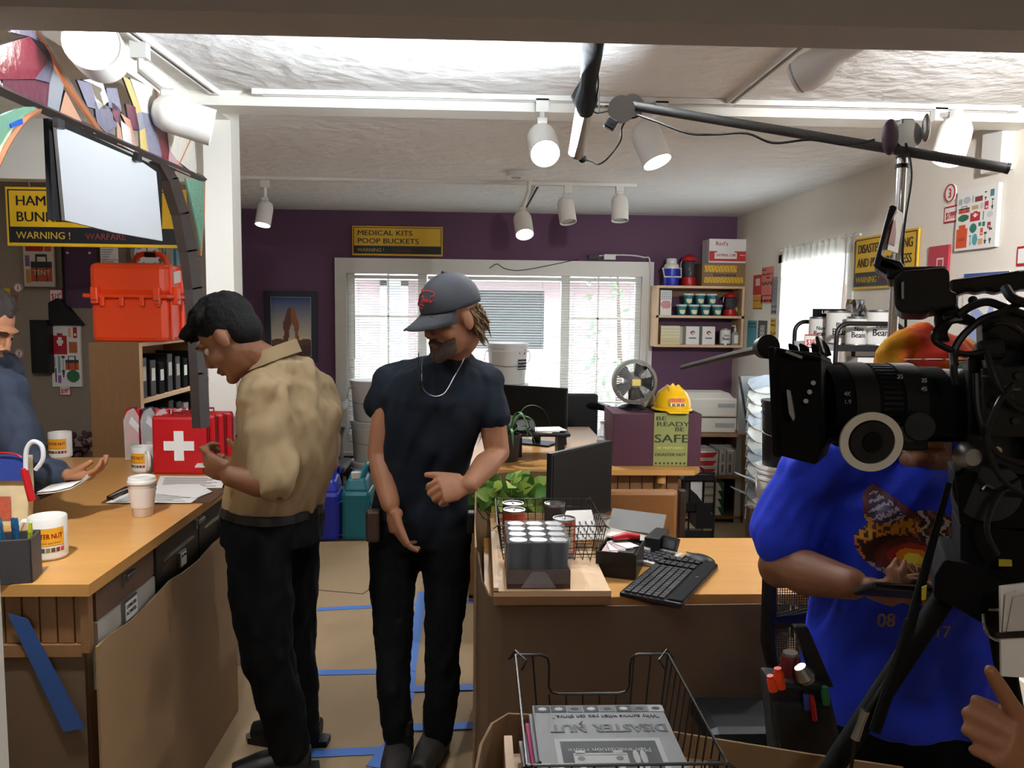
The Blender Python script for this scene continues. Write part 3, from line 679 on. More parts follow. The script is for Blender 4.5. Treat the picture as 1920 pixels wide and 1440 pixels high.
# drawers on the customer side
x0 = CX-.03
def yz(px, py): p = PX(px, py, CX-.015); return p.y, p.z
ya = yz(183,1150)[0]; yb_ = yz(291,1050)[0]; yc = yz(372, 990)[0]
d1 = MB().span((x0, ya, .78), (x0+.012, yb_-.005, CT-.034)).build('upper_drawer_front', mat('brown_drawer','#5d4637',.5), ct)
MB().span((x0, ya, .60), (x0+.014, yb_-.005, .775)).build('grey_drawer_front', mat('grey_drawer','#a9a49c',.6), ct)
for k, (y0, y1) in enumerate(((yb_, yc-.004), (yc, 3.03))):
    MB().span((x0, y0, .52), (x0+.016, y1, CT-.034)).build('black_drawer_front', black_metal, ct, .004)
    MB().span((x0+.016, y0+.05, .80), (x0+.02, y1-.05, .806)).build('bright_edge', chrome, ct)
def holder(px, py, w, h, s, lab):
    y, z = yz(px, py); b = MB()
    fr = MB().span((x0+.014, y-w/2, z-h/2), (x0+.022, y+w/2, z+h/2)).build('label_holder', steel, ct)
    MB().span((x0+.0222, y-w/2+.006, z-h/2+.005), (x0+.024, y+w/2-.006, z+h/2-.005)).build('label_card', paper, ct)
    if s:
        for k, q in enumerate(s): text(ct, q, (x0+.0245, y-w*.38, z+.008-.018*k), .014, ink, rot=(PI/2,0,PI/2), width=w*.7)
holder(241, 1140, .085, .06, ['COMPLETED', 'ACTIVITIES'], '')
holder(340, 1047, .055, .05, ['A-Ha'], '')
holder(413, 985, .055, .05, [], '')
for px, py in ((240,1077), (372, 975)):
    y, z = yz(px, py); MB().span((x0+.012,y-.03,z-.008),(x0+.03,y+.03,z+.008)).build('latch', steel, ct, .003); MB().span((x0+.012,y-.035,z-.025),(x0+.02,y-.02,z+.01)).build('latch_hook', steel, ct)
# cardboard covering
cs = wt('cardboard_covering', 'brown cardboard sheet covering the counter side with a torn top edge', 'cardboard', (CX, 2.2, 0))
pts = [(183,1213),(205,1192),(235,1172),(246,1165),(262,1150),(300,1110),(320,1088),(345,1073),(372,1052),(400,1020),(418,1005),(437,985)]
P = [PX(x, y, CX+.012) for x, y in pts]; P = [V((p.x, p.y, p.z)) for p in P]
poly = [V((CX+.012, P[0].y, 0.0))]+P+[V((CX+.012, 3.04, P[-1].z)), V((CX+.012, 3.04, 0))]
o = MB().poly(poly, (-.006,0,0)).build('sheet', card, cs)
o = MB().poly([PY(15,1150,1.94), PY(52,1160,1.94), PY(160,1365,1.94), PY(120,1372,1.94)], (0,-.002,0)).build('masking_tape', mat('dark_blue_tape','#254a85',.6)); tag(o, 'wide dark blue tape stuck slanting on the counter end panel', 'tape')
# ---- things on the counter
def pc(px, py, z=CT): return PZ(px, py, z)
LOGO_Y = '#e8a82a'
def mug(loc, rz, label, r=.045, h=.11, hand=PI/2):
    t = thing('mug', label, 'mug', loc, rz, 'white printed mugs')
    MB().lathe([(r*.86,0),(r*.9,.003),(r,.008),(r,h-.002),(r*.97,h),(r*.92,h-.003),(r*.91,.01),(0,.009)], seg=32).build('cup', whitep, t)
    Q = Matrix.Rotation(hand, 4, 'Z')
    MB().tube([Q @ V(p) for p in smoothpath([(r*.97,0,h*.82),(r*1.35,0,h*.84),(r*1.62,0,h*.62),(r*1.58,0,h*.35),(r*1.3,0,h*.17),(r*.97,0,h*.18)])], .0075, 8).build('handle', whitep, t)
    def fn(u, v):
        if v < .2: return C_(['#5a4a36','#7a2a22','#c04030','#3f4a40','#8a7a4a'][int(u*8)%5]) if (u*8)%1 > .1 else None
        if v > .27: return C_(LOGO_Y)
        return None
    decal(t, r*2.1, h*.56, 40, 22, fn, (0, -r-.0006, h*.5), name='logo_print', radius=r+.0006)
    curved_text(t, 'DISASTER NUT', h*.54, .019, r+.0012, red, r*1.9)
    curved_text(t, 'surviving when you thrive', h*.42, .007, r+.0012, mat('logo_orange_ink','#a8541c',.6), r*1.7, bold=0)
    return t
p = pc(92, 1045); mug((p.x, p.y, CT), .3, 'white printed mug on the near corner of the counter, beside the pen holder', .047, .115, PI*.9)
p = pc(114, 858); mug((p.x, p.y, CT), -.05, 'white printed mug at the far left of the counter behind the sleeve', .047, .115, PI*.6)
p = pc(270, 884); mug((p.x, p.y, CT), -.55, 'white printed mug with its handle to the right, beside the red first aid box', .045, .105, -.35)
# coffee cup
p = pc(268, 966); t = thing('paper_coffee_cup', 'white paper coffee cup with lid and sleeve in the middle of the counter', 'cup', (p.x,p.y,CT)); cupm = mat('cup_paper','#e2dcd6',.6)
MB().lathe([(.028,0),(.03,.002),(.04,.108),(.041,.11),(0,.11)], seg=32).build('cup', cupm, t)
MB().lathe([(.0335,.03),(.0405,.092),(.0415,.092),(.0345,.03)], seg=32, ring=True).build('sleeve', mat('cup_sleeve','#d8cfc8',.8), t)
MB().lathe([(.044,.108),(.0445,.114),(.042,.117),(.041,.126),(.038,.128),(.036,.123),(0,.123)], seg=32).build('lid', whitep, t)
# pen holder
p = pc(34, 1085); t = thing('pen_holder', 'square dark grey leather pen holder at the near left end of the counter', 'pen holder', (p.x, p.y, CT), .25); ph = mat('grey_leather','#3c3a3b',.6, bump=.1)
b = MB()
for s in ((-.04,0,.006,.09),(.04,0,.006,.09),(0,-.042,.086,.006),(0,.042,.086,.006)): b.box((s[0],s[1],.055),(s[2],s[3],.11))
b.box((0,0,.004),(.08,.084,.006)).build('case', ph, t, .002)
for k,(c,dx,dy) in enumerate((('#1f5c8a',-.02,-.01),('#174a70',-.005,.01),('#1f5c8a',.012,-.015),('#b8c832',.026,.0),('#22506e',-.028,.015))):
    q = thing('pen', ['teal pen leaning left in the grey pen holder','dark teal pen in the middle of the grey pen holder','teal blue pen near the front of the grey pen holder','lime green pen at the right of the grey pen holder','dark blue pen at the back of the grey pen holder'][k], 'pen', (p.x+dx, p.y+dy, CT+.01), 0, 'pens in the grey holder')
    e = V((dx*.6, dy*.3-.01, .135+.008*(k%3))); m_ = mat('pen_%d'%k, c, .3)
    MB().cyl((0,0,0), e*.82, .005, 8).build('barrel', m_, q); MB().cyl(e*.82, e, .006, 8, .004).build('cap', m_, q)
# foil pouch with carabiner
p = pc(22, 985); t = wt('survival_pouch', 'clear and blue packaged pouch with red clip standing behind the pen holder', 'pouch', (p.x, p.y, CT))
a = V((p.x, p.y, CT)); 
MB().poly([a+V(q) for q in ((-.07,0,0),(.045,0,0),(.05,.01,.1),(.045,.02,.21),(-.07,.02,.21))], (0,.03,0)).build('pouch', mat('pouch_label','#d8c9a0',.5,var=.2,vscale=30), t)
MB().poly([a+V(q) for q in ((-.07,-.003,.14),(.045,-.003,.14),(.046,.017,.215),(-.07,.017,.215))], (0,.004,0)).build('blue_header', mat('blue_header','#243a86',.5), t)
MB().poly([a+V(q) for q in ((-.05,-.004,.02),(.0,-.004,.02),(.0,-.003,.09),(-.05,-.003,.09))], (0,.004,0)).build('picture_panel', mat('pouch_red','#b85a44',.5,var=.4,vscale=60), t)
MB().tube([a+V(q) for q in smoothpath([(.055,-.01,.17),(.06,-.01,.235),(.08,-.01,.262),(.105,-.01,.25),(.108,-.01,.21),(.085,-.01,.175)])], .007, 8).build('clear_loop', mat('milky_plastic','#cfd2d6',.3), t)
MB().tube([a+V(q) for q in smoothpath([(.05,-.01,.18),(.06,-.01,.13),(.07,-.01,.08)])], .011, 8).build('red_clip', red, t)
MB().tube([a+V(q) for q in smoothpath([(-.07,0,.21),(-.03,0,.225),(.02,0,.222),(.04,0,.21)])], .003, 6).build('red_edge', red, t)
# papers and clipboards
def sheet(name, pts, z, label, cat, m=paper, th=.0012, lines=0, group=None):
    P = [PZ(x, y, z) for x, y in pts]; c = sum(P, V())/len(P); t = wt(name, label, cat, c, group)
    MB().poly(P, (0,0,th)).build('sheet', m, t)
    if lines:
        A, B, Cc, D = P[0], P[1], P[2], P[3]
        for i in range(lines):
            v = .12+.8*i/lines; s = .08; e = .9-.25*((i*5)%3)/3
            l0 = A.lerp(D, v); r0 = B.lerp(Cc, v); p0 = l0.lerp(r0, s); p1 = l0.lerp(r0, e); n = (D-A)*.035
            MB().poly([p0, p1, p1+n, p0+n], (0,0,th+.0004)).build('printed_line', mat('grey_ink','#55565a',.7), t)
    return t
cb_m = mat('hardboard','#4f3722',.6)
cbd = sheet('clipboard', [(190,944),(395,944),(437,912),(440,905),(330,903),(235,918)], CT, 'brown clipboard under papers on the counter beside the coffee cup', 'clipboard', cb_m, .004)
MB().tube([PZ(205,932,CT+.012), PZ(225,922,CT+.014), PZ(240,917,CT+.012)], .005, 6).build('clip', steel, cbd); MB().poly([PZ(200,936,CT+.005),PZ(212,938,CT+.005),PZ(245,920,CT+.005),PZ(236,916,CT+.005)],(0,0,.01)).build('clip_plate', black_metal, cbd)
sheet('form_sheet', [(198,943),(358,943),(385,925),(246,922)], CT+.0045, 'printed form clipped on the brown clipboard', 'paper', lines=7)
sheet('form_sheet', [(290,926),(368,934),(398,922),(372,908),(296,910)], CT+.007, 'crumpled white sheet lying on top of the clipboard', 'paper')
sheet('clipboard', [(290,917),(420,916),(436,902),(300,900)], CT+.001, 'thin dark clipboard edge under the form nearest the red box', 'clipboard', cb_m, .003)
sheet('form_sheet', [(292,915),(416,915),(424,894),(300,893)], CT+.0045, 'printed form lying in front of the red first aid box', 'paper', lines=8)
# first aid boxes
def aid_box(loc, label, rz=0):
    t = thing('first_aid_box', label, 'first aid box', loc, rz, 'red first aid boxes standing in a row')
    w, d, h = .215, .045, .235
    MB().box((0,-d*.25,h/2), (w,d*.5,h)).build('front_shell', red, t, .014); MB().box((0,d*.27,h/2), (w,d*.5,h)).build('back_shell', red, t, .014)
    MB().box((0,0,h/2), (w*1.0,.004,h*1.0)).build('seam', mat('dark_red','#6e0c12',.5), t)
    MB().tube([(-.03,0,h-.002),(-.03,0,h+.014),(.03,0,h+.014),(.03,0,h-.002)], .004, 6).build('handle', mat('dark_red','',.5), t)
    s = .04; b = MB().box((0,-d*.5-.001,h*.5),(s*.95,.002,s*3)).box((0,-d*.5-.001,h*.5),(s*3,.0021,s*.95)); b.build('white_cross', paper, t)
    return t
p = pc(341, 888)
for k in range(4):
    aid_box((p.x+.018*k, p.y+.05*k, CT), 'red first aid box with white cross, %s in the row' % ['frontmost, its cross in full view', 'second from the front', 'third from the front', 'farthest back'][k])
# upright red kits in plastic sleeves behind the mug
p = pc(262, 868)
for k in range(4):
    t = thing('bagged_red_kit', 'red kit in a clear plastic bag behind the handled mug, ' + ['leftmost', 'second from the left', 'third from the left', 'rightmost'][k], 'kit', (p.x-.04+.062*k, p.y+.05+.02*(k%2), CT), .1*k, 'red kits in clear bags')
    MB().box((0,0,.13),(.058,.04,.2)).build('pack', red if k != 1 else mat('dark_grey_pack','#2c3032',.5), t, .004)
    MB().poly([(-.03,-.028,.01),(.03,-.028,.01),(.033,-.03,.2),(.01,-.024,.235),(-.02,-.02,.22),(-.034,-.026,.18)], (0,.002,0)).build('plastic_film', mat('film','#ffffff',.1,alpha=.25), t)
    MB().poly([(-.01,-.031,.17),(.03,-.033,.13),(.034,-.03,.16),(.0,-.028,.2)], (0,.001,0)).build('film_crease', mat('white_film','#d5d5d5',.2), t)
    MB().box((0,-.0215,.06),(.03,.002,.05)).build('inner_item', [mat('item_green','#1f7a3c',.4), mat('item_orange','#d8602a',.4), greyp, black][k], t)
    MB().box((0,0,.232),(.02,.03,.004)).build('top_clip', black, t)
t = thing('red_toolbox', 'dark red lidded box open behind the row of first aid boxes', 'box', (p.x+.30, p.y+.14, CT)); MB().box((0,0,.11),(.09,.12,.22)).build('body', mat('dark_red','',.5), t, .006); MB().poly([(-.05,-.06,.22),(.05,-.06,.25),(.05,.06,.25),(-.05,.06,.22)],(0,0,.02)).build('lid', mat('dark_red','',.5), t, .004); MB().box((0,-.02,.28),(.03,.012,.03)).build('handle', black, t)
# bookcase with open side facing the aisle
bx = PY(262, 700, 4.05).x; bx0 = PY(168, 700, 4.05).x; bz1 = PY(262, 643, 4.05).z; by1 = 4.95
bc = wt('bookcase', 'pine bookcase with black binders in its open side, under the orange case', 'bookcase', ((bx0+bx)/2, 4.05, 0))
MB().span((bx0, 4.05, 0), (bx, 4.07, bz1)).build('end_panel', wood_dk, bc)
MB().span((bx0, by1, 0), (bx, by1+.02, bz1)).build('end_panel', wood_dk, bc)
MB().span((bx0, 4.07, 0), (bx0+.015, by1, bz1)).build('back_panel', wood_dk, bc)
for z in (.25, .82, 1.08, bz1-.02): MB().span((bx0+.015, 4.07, z), (bx, by1, z+.02)).build('shelf', wood_lt, bc)
MB().span((bx, 4.05, 0), (bx+.006, 4.075, bz1)).build('edge_band', wood_lt, bc)
def binder(y, z, h, m, label, x=None, w=.05, d=.2):
    t = thing('binder', label, 'binder', (bx-.12, y, z), 0, 'binders in the side bookcase')
    MB().box((0,0,h/2),(d,w,h)).build('cover', m, t, .003); MB().box((.0,0,h/2),(d-.006,w*.7,h-.012)).build('pages', paper, t)
    MB().box((d/2+.001,0,h*.6),(.002,w*.6,h*.35)).build('spine_label', paper, t)
ordn = ['nearest','second from the near end','third from the near end','fourth from the near end','fifth from the near end','sixth from the near end','farthest']
for lv, zz in ((0, 1.10), (1, .84)):
    for k in range(7): binder(4.15+.115*k, zz, .21-.02*(k%3), [black, black_mt, greyp][(k*2+lv)%3 if k%3==2 else 0], 'binder on the %s bookcase shelf, %s' % (['upper','lower'][lv], ordn[k]), w=.07)
for k in range(5):
    t = thing('stacked_book', 'book lying in the stack on the bookcase behind the orange case, '+['bottom','second','third','fourth','top'][k], 'book', (bx-.06, 4.72, bz1+.001+.045*k), .05*k, 'books stacked behind the orange case'); m_ = [red, greyp, mat('teal_frame','',.5), paper, black][k]
    MB().box((0,0,.021),(.24,.17,.04)).build('cover', m_, t, .002); MB().box((.004,0,.021),(.24,.165,.03)).build('pages', paper, t)
# orange case
cz = bz1; cx0 = PY(152, 600, 4.03).x; cx1 = PY(322, 600, 4.03).x-.05
t = thing('orange_case', 'large orange hard case with ribbed lid on top of the bookcase', 'case', ((cx0+cx1)/2, 4.28, cz)); W_ = cx1-cx0; D_ = .36
MB().box((0,0,.115),(W_-.02,D_-.02,.225)).build('lower_shell', orange, t, .022)
MB().box((0,0,.315),(W_-.01,D_-.01,.165)).build('lid', orange, t, .03)
MB().box((0,0,.232),(W_+.035,D_+.035,.022)).build('rim', orange, t, .008)
for x in (-.3,-.06,.2,.4): MB().box((W_*x,-D_/2-.008,.205),(.022,.02,.05)).build('rib', orange, t, .004)
for y in (-.3, .1, .35):
    MB().box((W_/2-.002,D_*y,.11),(.012,.02,.2)).build('rib', orange, t, .004); MB().box((W_/2-.002,D_*y,.32),(.014,.02,.15)).build('rib', orange, t, .004)
for x in (-.38, .40): MB().box((W_*x,-D_/2-.018,.235),(.035,.03,.085)).build('latch', orange, t, .006); MB().cyl((W_*x-.016,-D_/2-.03,.21),(W_*x+.016,-D_/2-.03,.21),.004,8).build('hinge_pin', steel, t)
for y in (-.25, .28): MB().box((W_/2+.018,D_*y,.235),(.03,.04,.09)).build('latch', orange, t, .006); MB().cyl((W_/2+.032,D_*y-.02,.215),(W_/2+.032,D_*y+.02,.215),.004,8).build('hinge_pin', steel, t)
MB().tube(smoothpath([(-.02,-.02,.39),(-.015,-.02,.43),(.02,-.02,.45),(.1,-.02,.45),(.13,-.02,.43),(.14,-.02,.39)]), .014, 8).build('handle', orange, t); MB().box((.06,-.02,.447),(.06,.034,.026)).build('grip', black, t, .006)
MB().box((W_/2-.004,-.02,.335),(.004,.1,.06), Matrix.Rotation(.12,4,'X')).build('sticker', paper, t)
# plants/dark clutter behind counter
t = thing('silk_flowers', 'dark bunch of dried flowers on the far counter edge', 'flowers', (PY(215,835,4.0).x, 3.95, .80)); b = MB()
for k in range(30): b.ell((rnd.uniform(-.1,.1), rnd.uniform(-.05,.05), rnd.uniform(.0,.11)), rnd.uniform(.012,.022), seg=7, rings=5)
b.build('blossoms', mat('dried_flower','#4a2630',.8,var=.4), t)['kind'] = 'stuff'; MB().lathe([(.05,-.02),(.07,.02),(.06,.03),(0,.02)]).build('bowl', black, t)
MB().span((-3.2, 3.86, 0), (bx0-.3, 4.3, .78)).build('low_cabinet', wood_dk); o = bpy.data.objects['low_cabinet']; tag(o, 'low wooden cabinet against the left nook behind the counter', 'cabinet')
t = bpy.data.objects['silk_flowers']; t.location = (bx0-.18, 4.2, .80); MB().span((bx0-.3,4.07,0),(bx0-.005,4.4,.78)).build('side_cabinet', wood_dk); tag(bpy.data.objects['side_cabinet'], 'narrow side cabinet left of the bookcase under the dried flowers', 'cabinet')

# ---------------------------------------------------------------- back area
# framed picture
l, w, h = PB(496, 545, 596, 680, YB-.03); t = thing('framed_picture', 'dark framed desert arch picture on the purple wall', 'picture', l)
fm = mat('navy_frame', '#1c2230', .5)
b = MB(); e = .05
for c, d in (((0,0,h/2-e/2),(w,.02,e)),((0,0,-h/2+e/2),(w,.02,e)),((-w/2+e/2,0,0),(e,.02,h-2*e)),((w/2-e/2,0,0),(e,.02,h-2*e))): b.box(c, d)
b.build('frame', fm, t)
MB().box((0,-.006,0),(w-1.8*e,.004,h-1.8*e)).build('silver_mat', steel, t)
def archfn(u, v):
    if v < .27+.03*math.sin(u*9): return C_('#4a3226') if v < .18 else C_('#6b4630')
    x = u-.5; 
    outer = ell_in(u, v, .5, .36, .2-.02*math.sin(v*20), .48); inner = ell_in(u, v, .52, .25, .085, .30)
    if outer and not inner and v > .1: return C_('#6e3f2a') if x < 0 else C_('#9a5d3c')
    k = (v-.27)/.73; a = lin('#e2d6b0'); c = lin('#1d3f7d'); k = min(1, max(0, k))**.8
    return tuple(a[i]*(1-k)+c[i]*k for i in range(4))
decal(t, w-2.2*e, h-2.2*e, 40, 54, archfn, (0,-.0095,0), name='arch_photo')
# jugs
def jug(px, m, label, w=.2, d=.26, h=.44, rz=0):
    p = PZ(px, 1014, 0); t = thing('water_jug', label, 'jug', (p.x, p.y+.12, 0), rz)
    b = MB(); 
    b.poly([(-w/2,-d/2,0),(w/2,-d/2,0),(w/2,d/2,0),(-w/2,d/2,0)],(0,0,h*.78)); b.build('body', m, t, .03)
    vs = [(-w/2+.01,-d/2+.01,h*.76),(w/2-.01,-d/2+.01,h*.76),(w/2-.01,d/2-.01,h*.76),(-w/2+.01,d/2-.01,h*.76),(-w*.3,-d*.3,h*.96),(w*.3,-d*.3,h*.96),(w*.3,d*.45,h*1.02),(-w*.3,d*.45,h*1.02)]
    MB().add(vs, [(0,1,5,4),(1,2,6,5),(2,3,7,6),(3,0,4,7),(4,5,6,7),(0,3,2,1)]).build('shoulder', m, t, .02)
    MB().tube(smoothpath([(w*.2,-d*.2,h*.93),(w*.25,-d*.1,h*1.1),(w*.3,d*.2,h*1.13),(w*.32,d*.42,h*.98)]), .016, 8).build('handle', m, t)
    MB().cyl((-w*.05,-d*.18,h*.95),(-w*.05,-d*.18,h*1.04),.034,16).build('cap', whitep, t)
    for z in (.1, .62): MB().box((0,0,h*z),(w+.004,d+.004,.008)).build('seam', m, t)
    return t
jug(610, blue_p, 'large blue plastic water jug with white cap on the floor', .19, .28, .43, .05); jug(668, teal_p, 'large teal plastic water jug with white cap beside the blue jug', .2, .26, .44)
# buckets
def bucket(loc, label, r=.15, h=.36, m=None, logo=None, lid=True, group='white plastic buckets'):
    t = thing('bucket', label, 'bucket', loc, 0, group); m = m or whitep
    MB().lathe([(0,0),(r*.84,0),(r*.86,.004),(r*.96,h*.8),(r*1.02,h*.8),(r*1.02,h*.83),(r*.97,h*.84),(r*.975,h*.9),(r*1.03,h*.9),(r*1.03,h*.93),(r,h*.94),(r,h)], seg=32).build('pail', m, t)
    if lid: MB().lathe([(r*.9,h-.012),(r*1.04,h-.014),(r*1.05,h),(r*1.03,h+.006),(r*.92,h+.004),(0,h-.002)], seg=32).build('lid', m, t)
    MB().tube(smoothpath([(-r*1.02,0,h*.86),(-r*1.12,-.03,h*.7),(-r*1.02,-r*.4,h*.52),(0,-r*1.02,h*.45),(r*.9,-r*.5,h*.52),(r*1.1,-.03,h*.7),(r*1.02,0,h*.86)]), .0025, 5).build('bail_handle', steel, t)
    return t
bl = PY(690, 712, 6.55); z1 = bl.z
bh = z1/3; 
for k in range(3): bucket((bl.x+.02, 6.55, bh*k), 'white bucket in the left stack by the window frame, ' + ['bottom one', 'middle one', 'top one'][k], .16, bh-.007)
bl = PY(952, 643, 6.5); bh = bl.z/4
for k in range(4):
    t = bucket((bl.x, 6.5, bh*k), 'white bucket in the stack behind the desk monitor, ' + ['bottom one', 'second from the bottom', 'third from the bottom', 'top one'][k], .165, bh-.007)
    if k == 3: decal(t, .1, .2, 14, 24, lambda u,v: C_('#a03030') if ell_in(u,v,.5,.82,.42,.16) and not ell_in(u,v,.5,.82,.25,.09) else (C_('#222222') if .1<v<.5 and int(v*24)%3 else None), (.115,-.105,.2), rot=(PI/2,0,.8), name='stamp')
# low storage left of the window
l = PY(628, 765, 6.3); t = wt('plastic_drawer_unit', 'dark drawer unit with white tray on top left of the window', 'drawers', (l.x-.1, 6.3, 0))
MB().span((l.x-.42, 6.2, 0), (l.x+.02, 6.5, l.z-.02)).build('case', black_metal, t); MB().span((l.x-.42, 6.15, l.z-.02), (l.x+.06, 6.52, l.z)).span((l.x+.045,6.15,l.z),(l.x+.06,6.52,l.z+.05)).span((l.x-.42,6.15,l.z),(l.x+.06,6.165,l.z+.03)).build('tray', mat('pale_grey_tray','#b4bac0',.4), t)
for z in (.2,.42,.64): MB().span((l.x-.40, 6.185, z-.09), (l.x, 6.2, z+.09)).build('drawer', greyp, t)
# dark boot shaped tool
a = PY(642, 800, 6.0); t = wt('grey_chair_back', 'dark grey moulded chair back behind the jugs', 'chair', (a.x, 6.0, 0)); gm2 = mat('charcoal_plastic','#3a3b3d',.5)
MB().tube([(a.x+.01,6.0,a.z),(a.x-.03,6.0,a.z-.08),(a.x-.05,6.02,.55),(a.x-.03,6.0,.42)], [.028,.06,.09,.07], 12, sy=.5).build('backrest', gm2, t)
MB().box((a.x-.1,5.85,.42),(.34,.36,.05)).build('seat', gm2, t, .02)
for dx in (-.25,.04):
    for dy in (-.14,.14): MB().cyl((a.x+dx,5.85+dy,.4),(a.x+dx,5.85+dy,0),.012,8).build('leg', black_metal, t)
# shelf with papers between post and khaki shirt
a = PY(438, 700, 5.4); t = wt('paper_shelf', 'narrow shelf stacked with papers behind the khaki shirt', 'shelf', (XBL+.12, 5.4, 0))
for z in (.3,.6,.9,1.1): MB().span((XBL+.002,5.25,z),(XBL+.34,5.75,z+.018)).build('shelf_board', wood_lt, t)
for y in (5.25,5.73): MB().span((XBL+.002,y,0),(XBL+.34,y+.018,1.12)).build('side_panel', wood_lt, t)
for k in range(9):
    z = [.919, 1.119, .619][k%3]+.022*(k//3); q = thing('paper_stack', 'pile of papers on the narrow shelf behind the khaki shirt, '+['middle shelf','top shelf','lower shelf'][k%3]+' '+['bottom','middle','top'][k//3], 'papers', (XBL+.17, 5.48, z), .06*(k-4), 'papers on the narrow shelf')
    MB().box((0,0,.010),(.28,.21,.019)).build('sheets', [paper, mat('blue_grey_paper','#9aa4b0',.8), paper][k%3], q)
# back desk
DZ = .75
a, c = PY(880, 881, 4.08), PY(1320, 881, 4.08)
dk = wt('back_desk', 'maple desk across the room under the fan box and rear monitor', 'desk', (0.6, 4.4, 0))
MB().poly([(a.x-.05,4.08,DZ-.028),(c.x-.05,4.08,DZ-.028),(c.x,4.16,DZ-.028),(c.x,4.75,DZ-.028),(.78,4.75,DZ-.028),(.78,5.6,DZ-.028),(a.x-.05,5.6,DZ-.028)], (0,0,.028)).build('desktop', wood, dk)
x = a.x
MB().span((a.x,4.2,.02),(c.x-.12,4.215,DZ-.03)).build('modesty_panel', wood_dk, dk)
while x < c.x-.15:
    MB().span((x+.003,4.188,.04),(x+.062,4.2,DZ-.04)).build('beadboard_plank', wood_dk, dk); x += .066
MB().span((a.x,4.2,0),(a.x+.02,5.5,DZ-.03)).build('side_panel', wood_dk, dk); MB().span((c.x-.14,4.2,0),(c.x-.12,4.7,DZ-.03)).build('side_panel', wood_dk, dk)
MB().cyl((c.x-.21,4.14,DZ-.028),(c.x-.21,4.14,DZ-.08),.025,12).build('knob', wood, dk)
# fan box
a, c = PY(1150, 775, 4.2), PY(1312, 874, 4.2); bz = a.z; w = c.x-a.x
fbx = thing('maroon_box', 'dark maroon cardboard box on the back desk under the fan and hard hat', 'box', (a.x+w/2, 4.35, DZ)); hh = bz-DZ
MB().box((0,0,hh/2),(w,.32,hh)).build('carton', magenta_box, fbx, .003); MB().box((0,0,hh+.001),(.004,.31,.002)).build('lid_seam', black, fbx)
strip_x = PY(1258, 800, 4.19).x-(a.x+w/2); sw = PY(1291, 800, 4.19).x-PY(1227, 800, 4.19).x
bann = thing('box_banner', 'olive green banner reading BE READY BE SAFE hung on the maroon box', 'poster', (a.x+w/2+strip_x, 4.186, DZ+.002)); ol = mat('olive_banner','#8a8e50',.7)
MB().box((0,0,hh/2+.002),(sw,.003,hh+.004)).build('sheet', ol, bann); dg = mat('dark_green_ink','#26321f',.7)
for s_, zz, sz_, wf_, xx in (('BE',.87,.032,.28,-.46),('READY',.76,.034,.95,-.44),('BE',.665,.032,.25,.1),('SAFE',.45,.062,1.0,-.5),('BE PREPARED',.33,.014,.75,-.4),('DISASTER NUT',.19,.022,.9,-.46)):
    text(bann, s_, (sw*xx, -.0025, hh*zz), sz_, dg if s_ != 'BE PREPARED' else mat('pale_ink','#c4c882',.7), width=sw*wf_, bold=.03)
for k in range(8): MB().box((sw*(-.42+.12*k),-.002,hh*.05),(.009,.002,.011)).build('small_icon', dg, bann)
# fan
p = PY(1190, 716, 4.35); t = wt('desk_fan', 'round dark grey desk fan with a yellow sticky note on the maroon box', 'fan', (p.x, 4.38, bz)); fg = mat('fan_grey','#6d6b64',.45); R = .122
Q = Matrix.Rotation(PI/2, 4, 'X'); cF = V((p.x, 4.36, p.z))
MB().lathe([(R*.86,-.035),(R,-.03),(R*1.02,0),(R,.03),(R*.86,.035)], cF, 48, Q, ring=True).build('rim', fg, t)
for k in range(48):
    a_ = 2*PI*k/48; e_ = a_+.45; MB().tube([cF+V((.028*math.cos(a_),-.042,.028*math.sin(a_))), cF+V((R*.6*math.cos(a_+.25),-.044,R*.6*math.sin(a_+.25))), cF+V((R*.9*math.cos(e_),-.034,R*.9*math.sin(e_)))], .0013, 3, cap=False).build('grille_wire', steel, t)
MB().lathe([(0,.006),(.03,.004),(.034,-.004),(0,-.006)], cF+V((0,-.044,0)), 24, Q).build('grille_hub', fg, t)
for k in range(5):
    a_ = 2*PI*k/5; u = V((math.cos(a_),0,math.sin(a_))); n = V((-math.sin(a_),0,math.cos(a_)))
    MB().poly([cF+u*.02-n*.012, cF+u*R*.8-n*.05+V((0,.012,0)), cF+u*R*.82+n*.03-V((0,.012,0)), cF+u*.02+n*.012], (0,.003,0)).build('blade', mat('blade_grey','#3f4142',.4), t)
MB().lathe([(0,.05),(.04,.045),(.05,0),(.045,-.02),(0,-.02)], cF+V((0,.05,0)), 24, Q).build('motor_housing', fg, t)
MB().tube([(p.x,4.41,bz+.01),(p.x,4.42,cF.z-.06),(p.x,4.40,cF.z-.01)], .022, 10).build('neck', black, t); MB().lathe([(.075,0),(.075,.01),(.05,.022),(.02,.03),(0,.03)], (p.x,4.41,bz), 28).build('base', black, t)
MB().box(cF+V((.002,-.052,0)),(.046,.002,.036)).build('sticky_note', mat('sticky_yellow','#e8d977',.8), t)
# silver object behind
p = PY(1210, 760, 4.5); t = thing('silver_toaster', 'small grey rounded device on the maroon box behind the fan neck', 'device', (p.x,4.46,bz)); MB().box((0,0,.045),(.08,.07,.085)).build('housing', greyp, t, .02); MB().box((0,-.036,.045),(.05,.002,.04)).build('panel', steel, t)
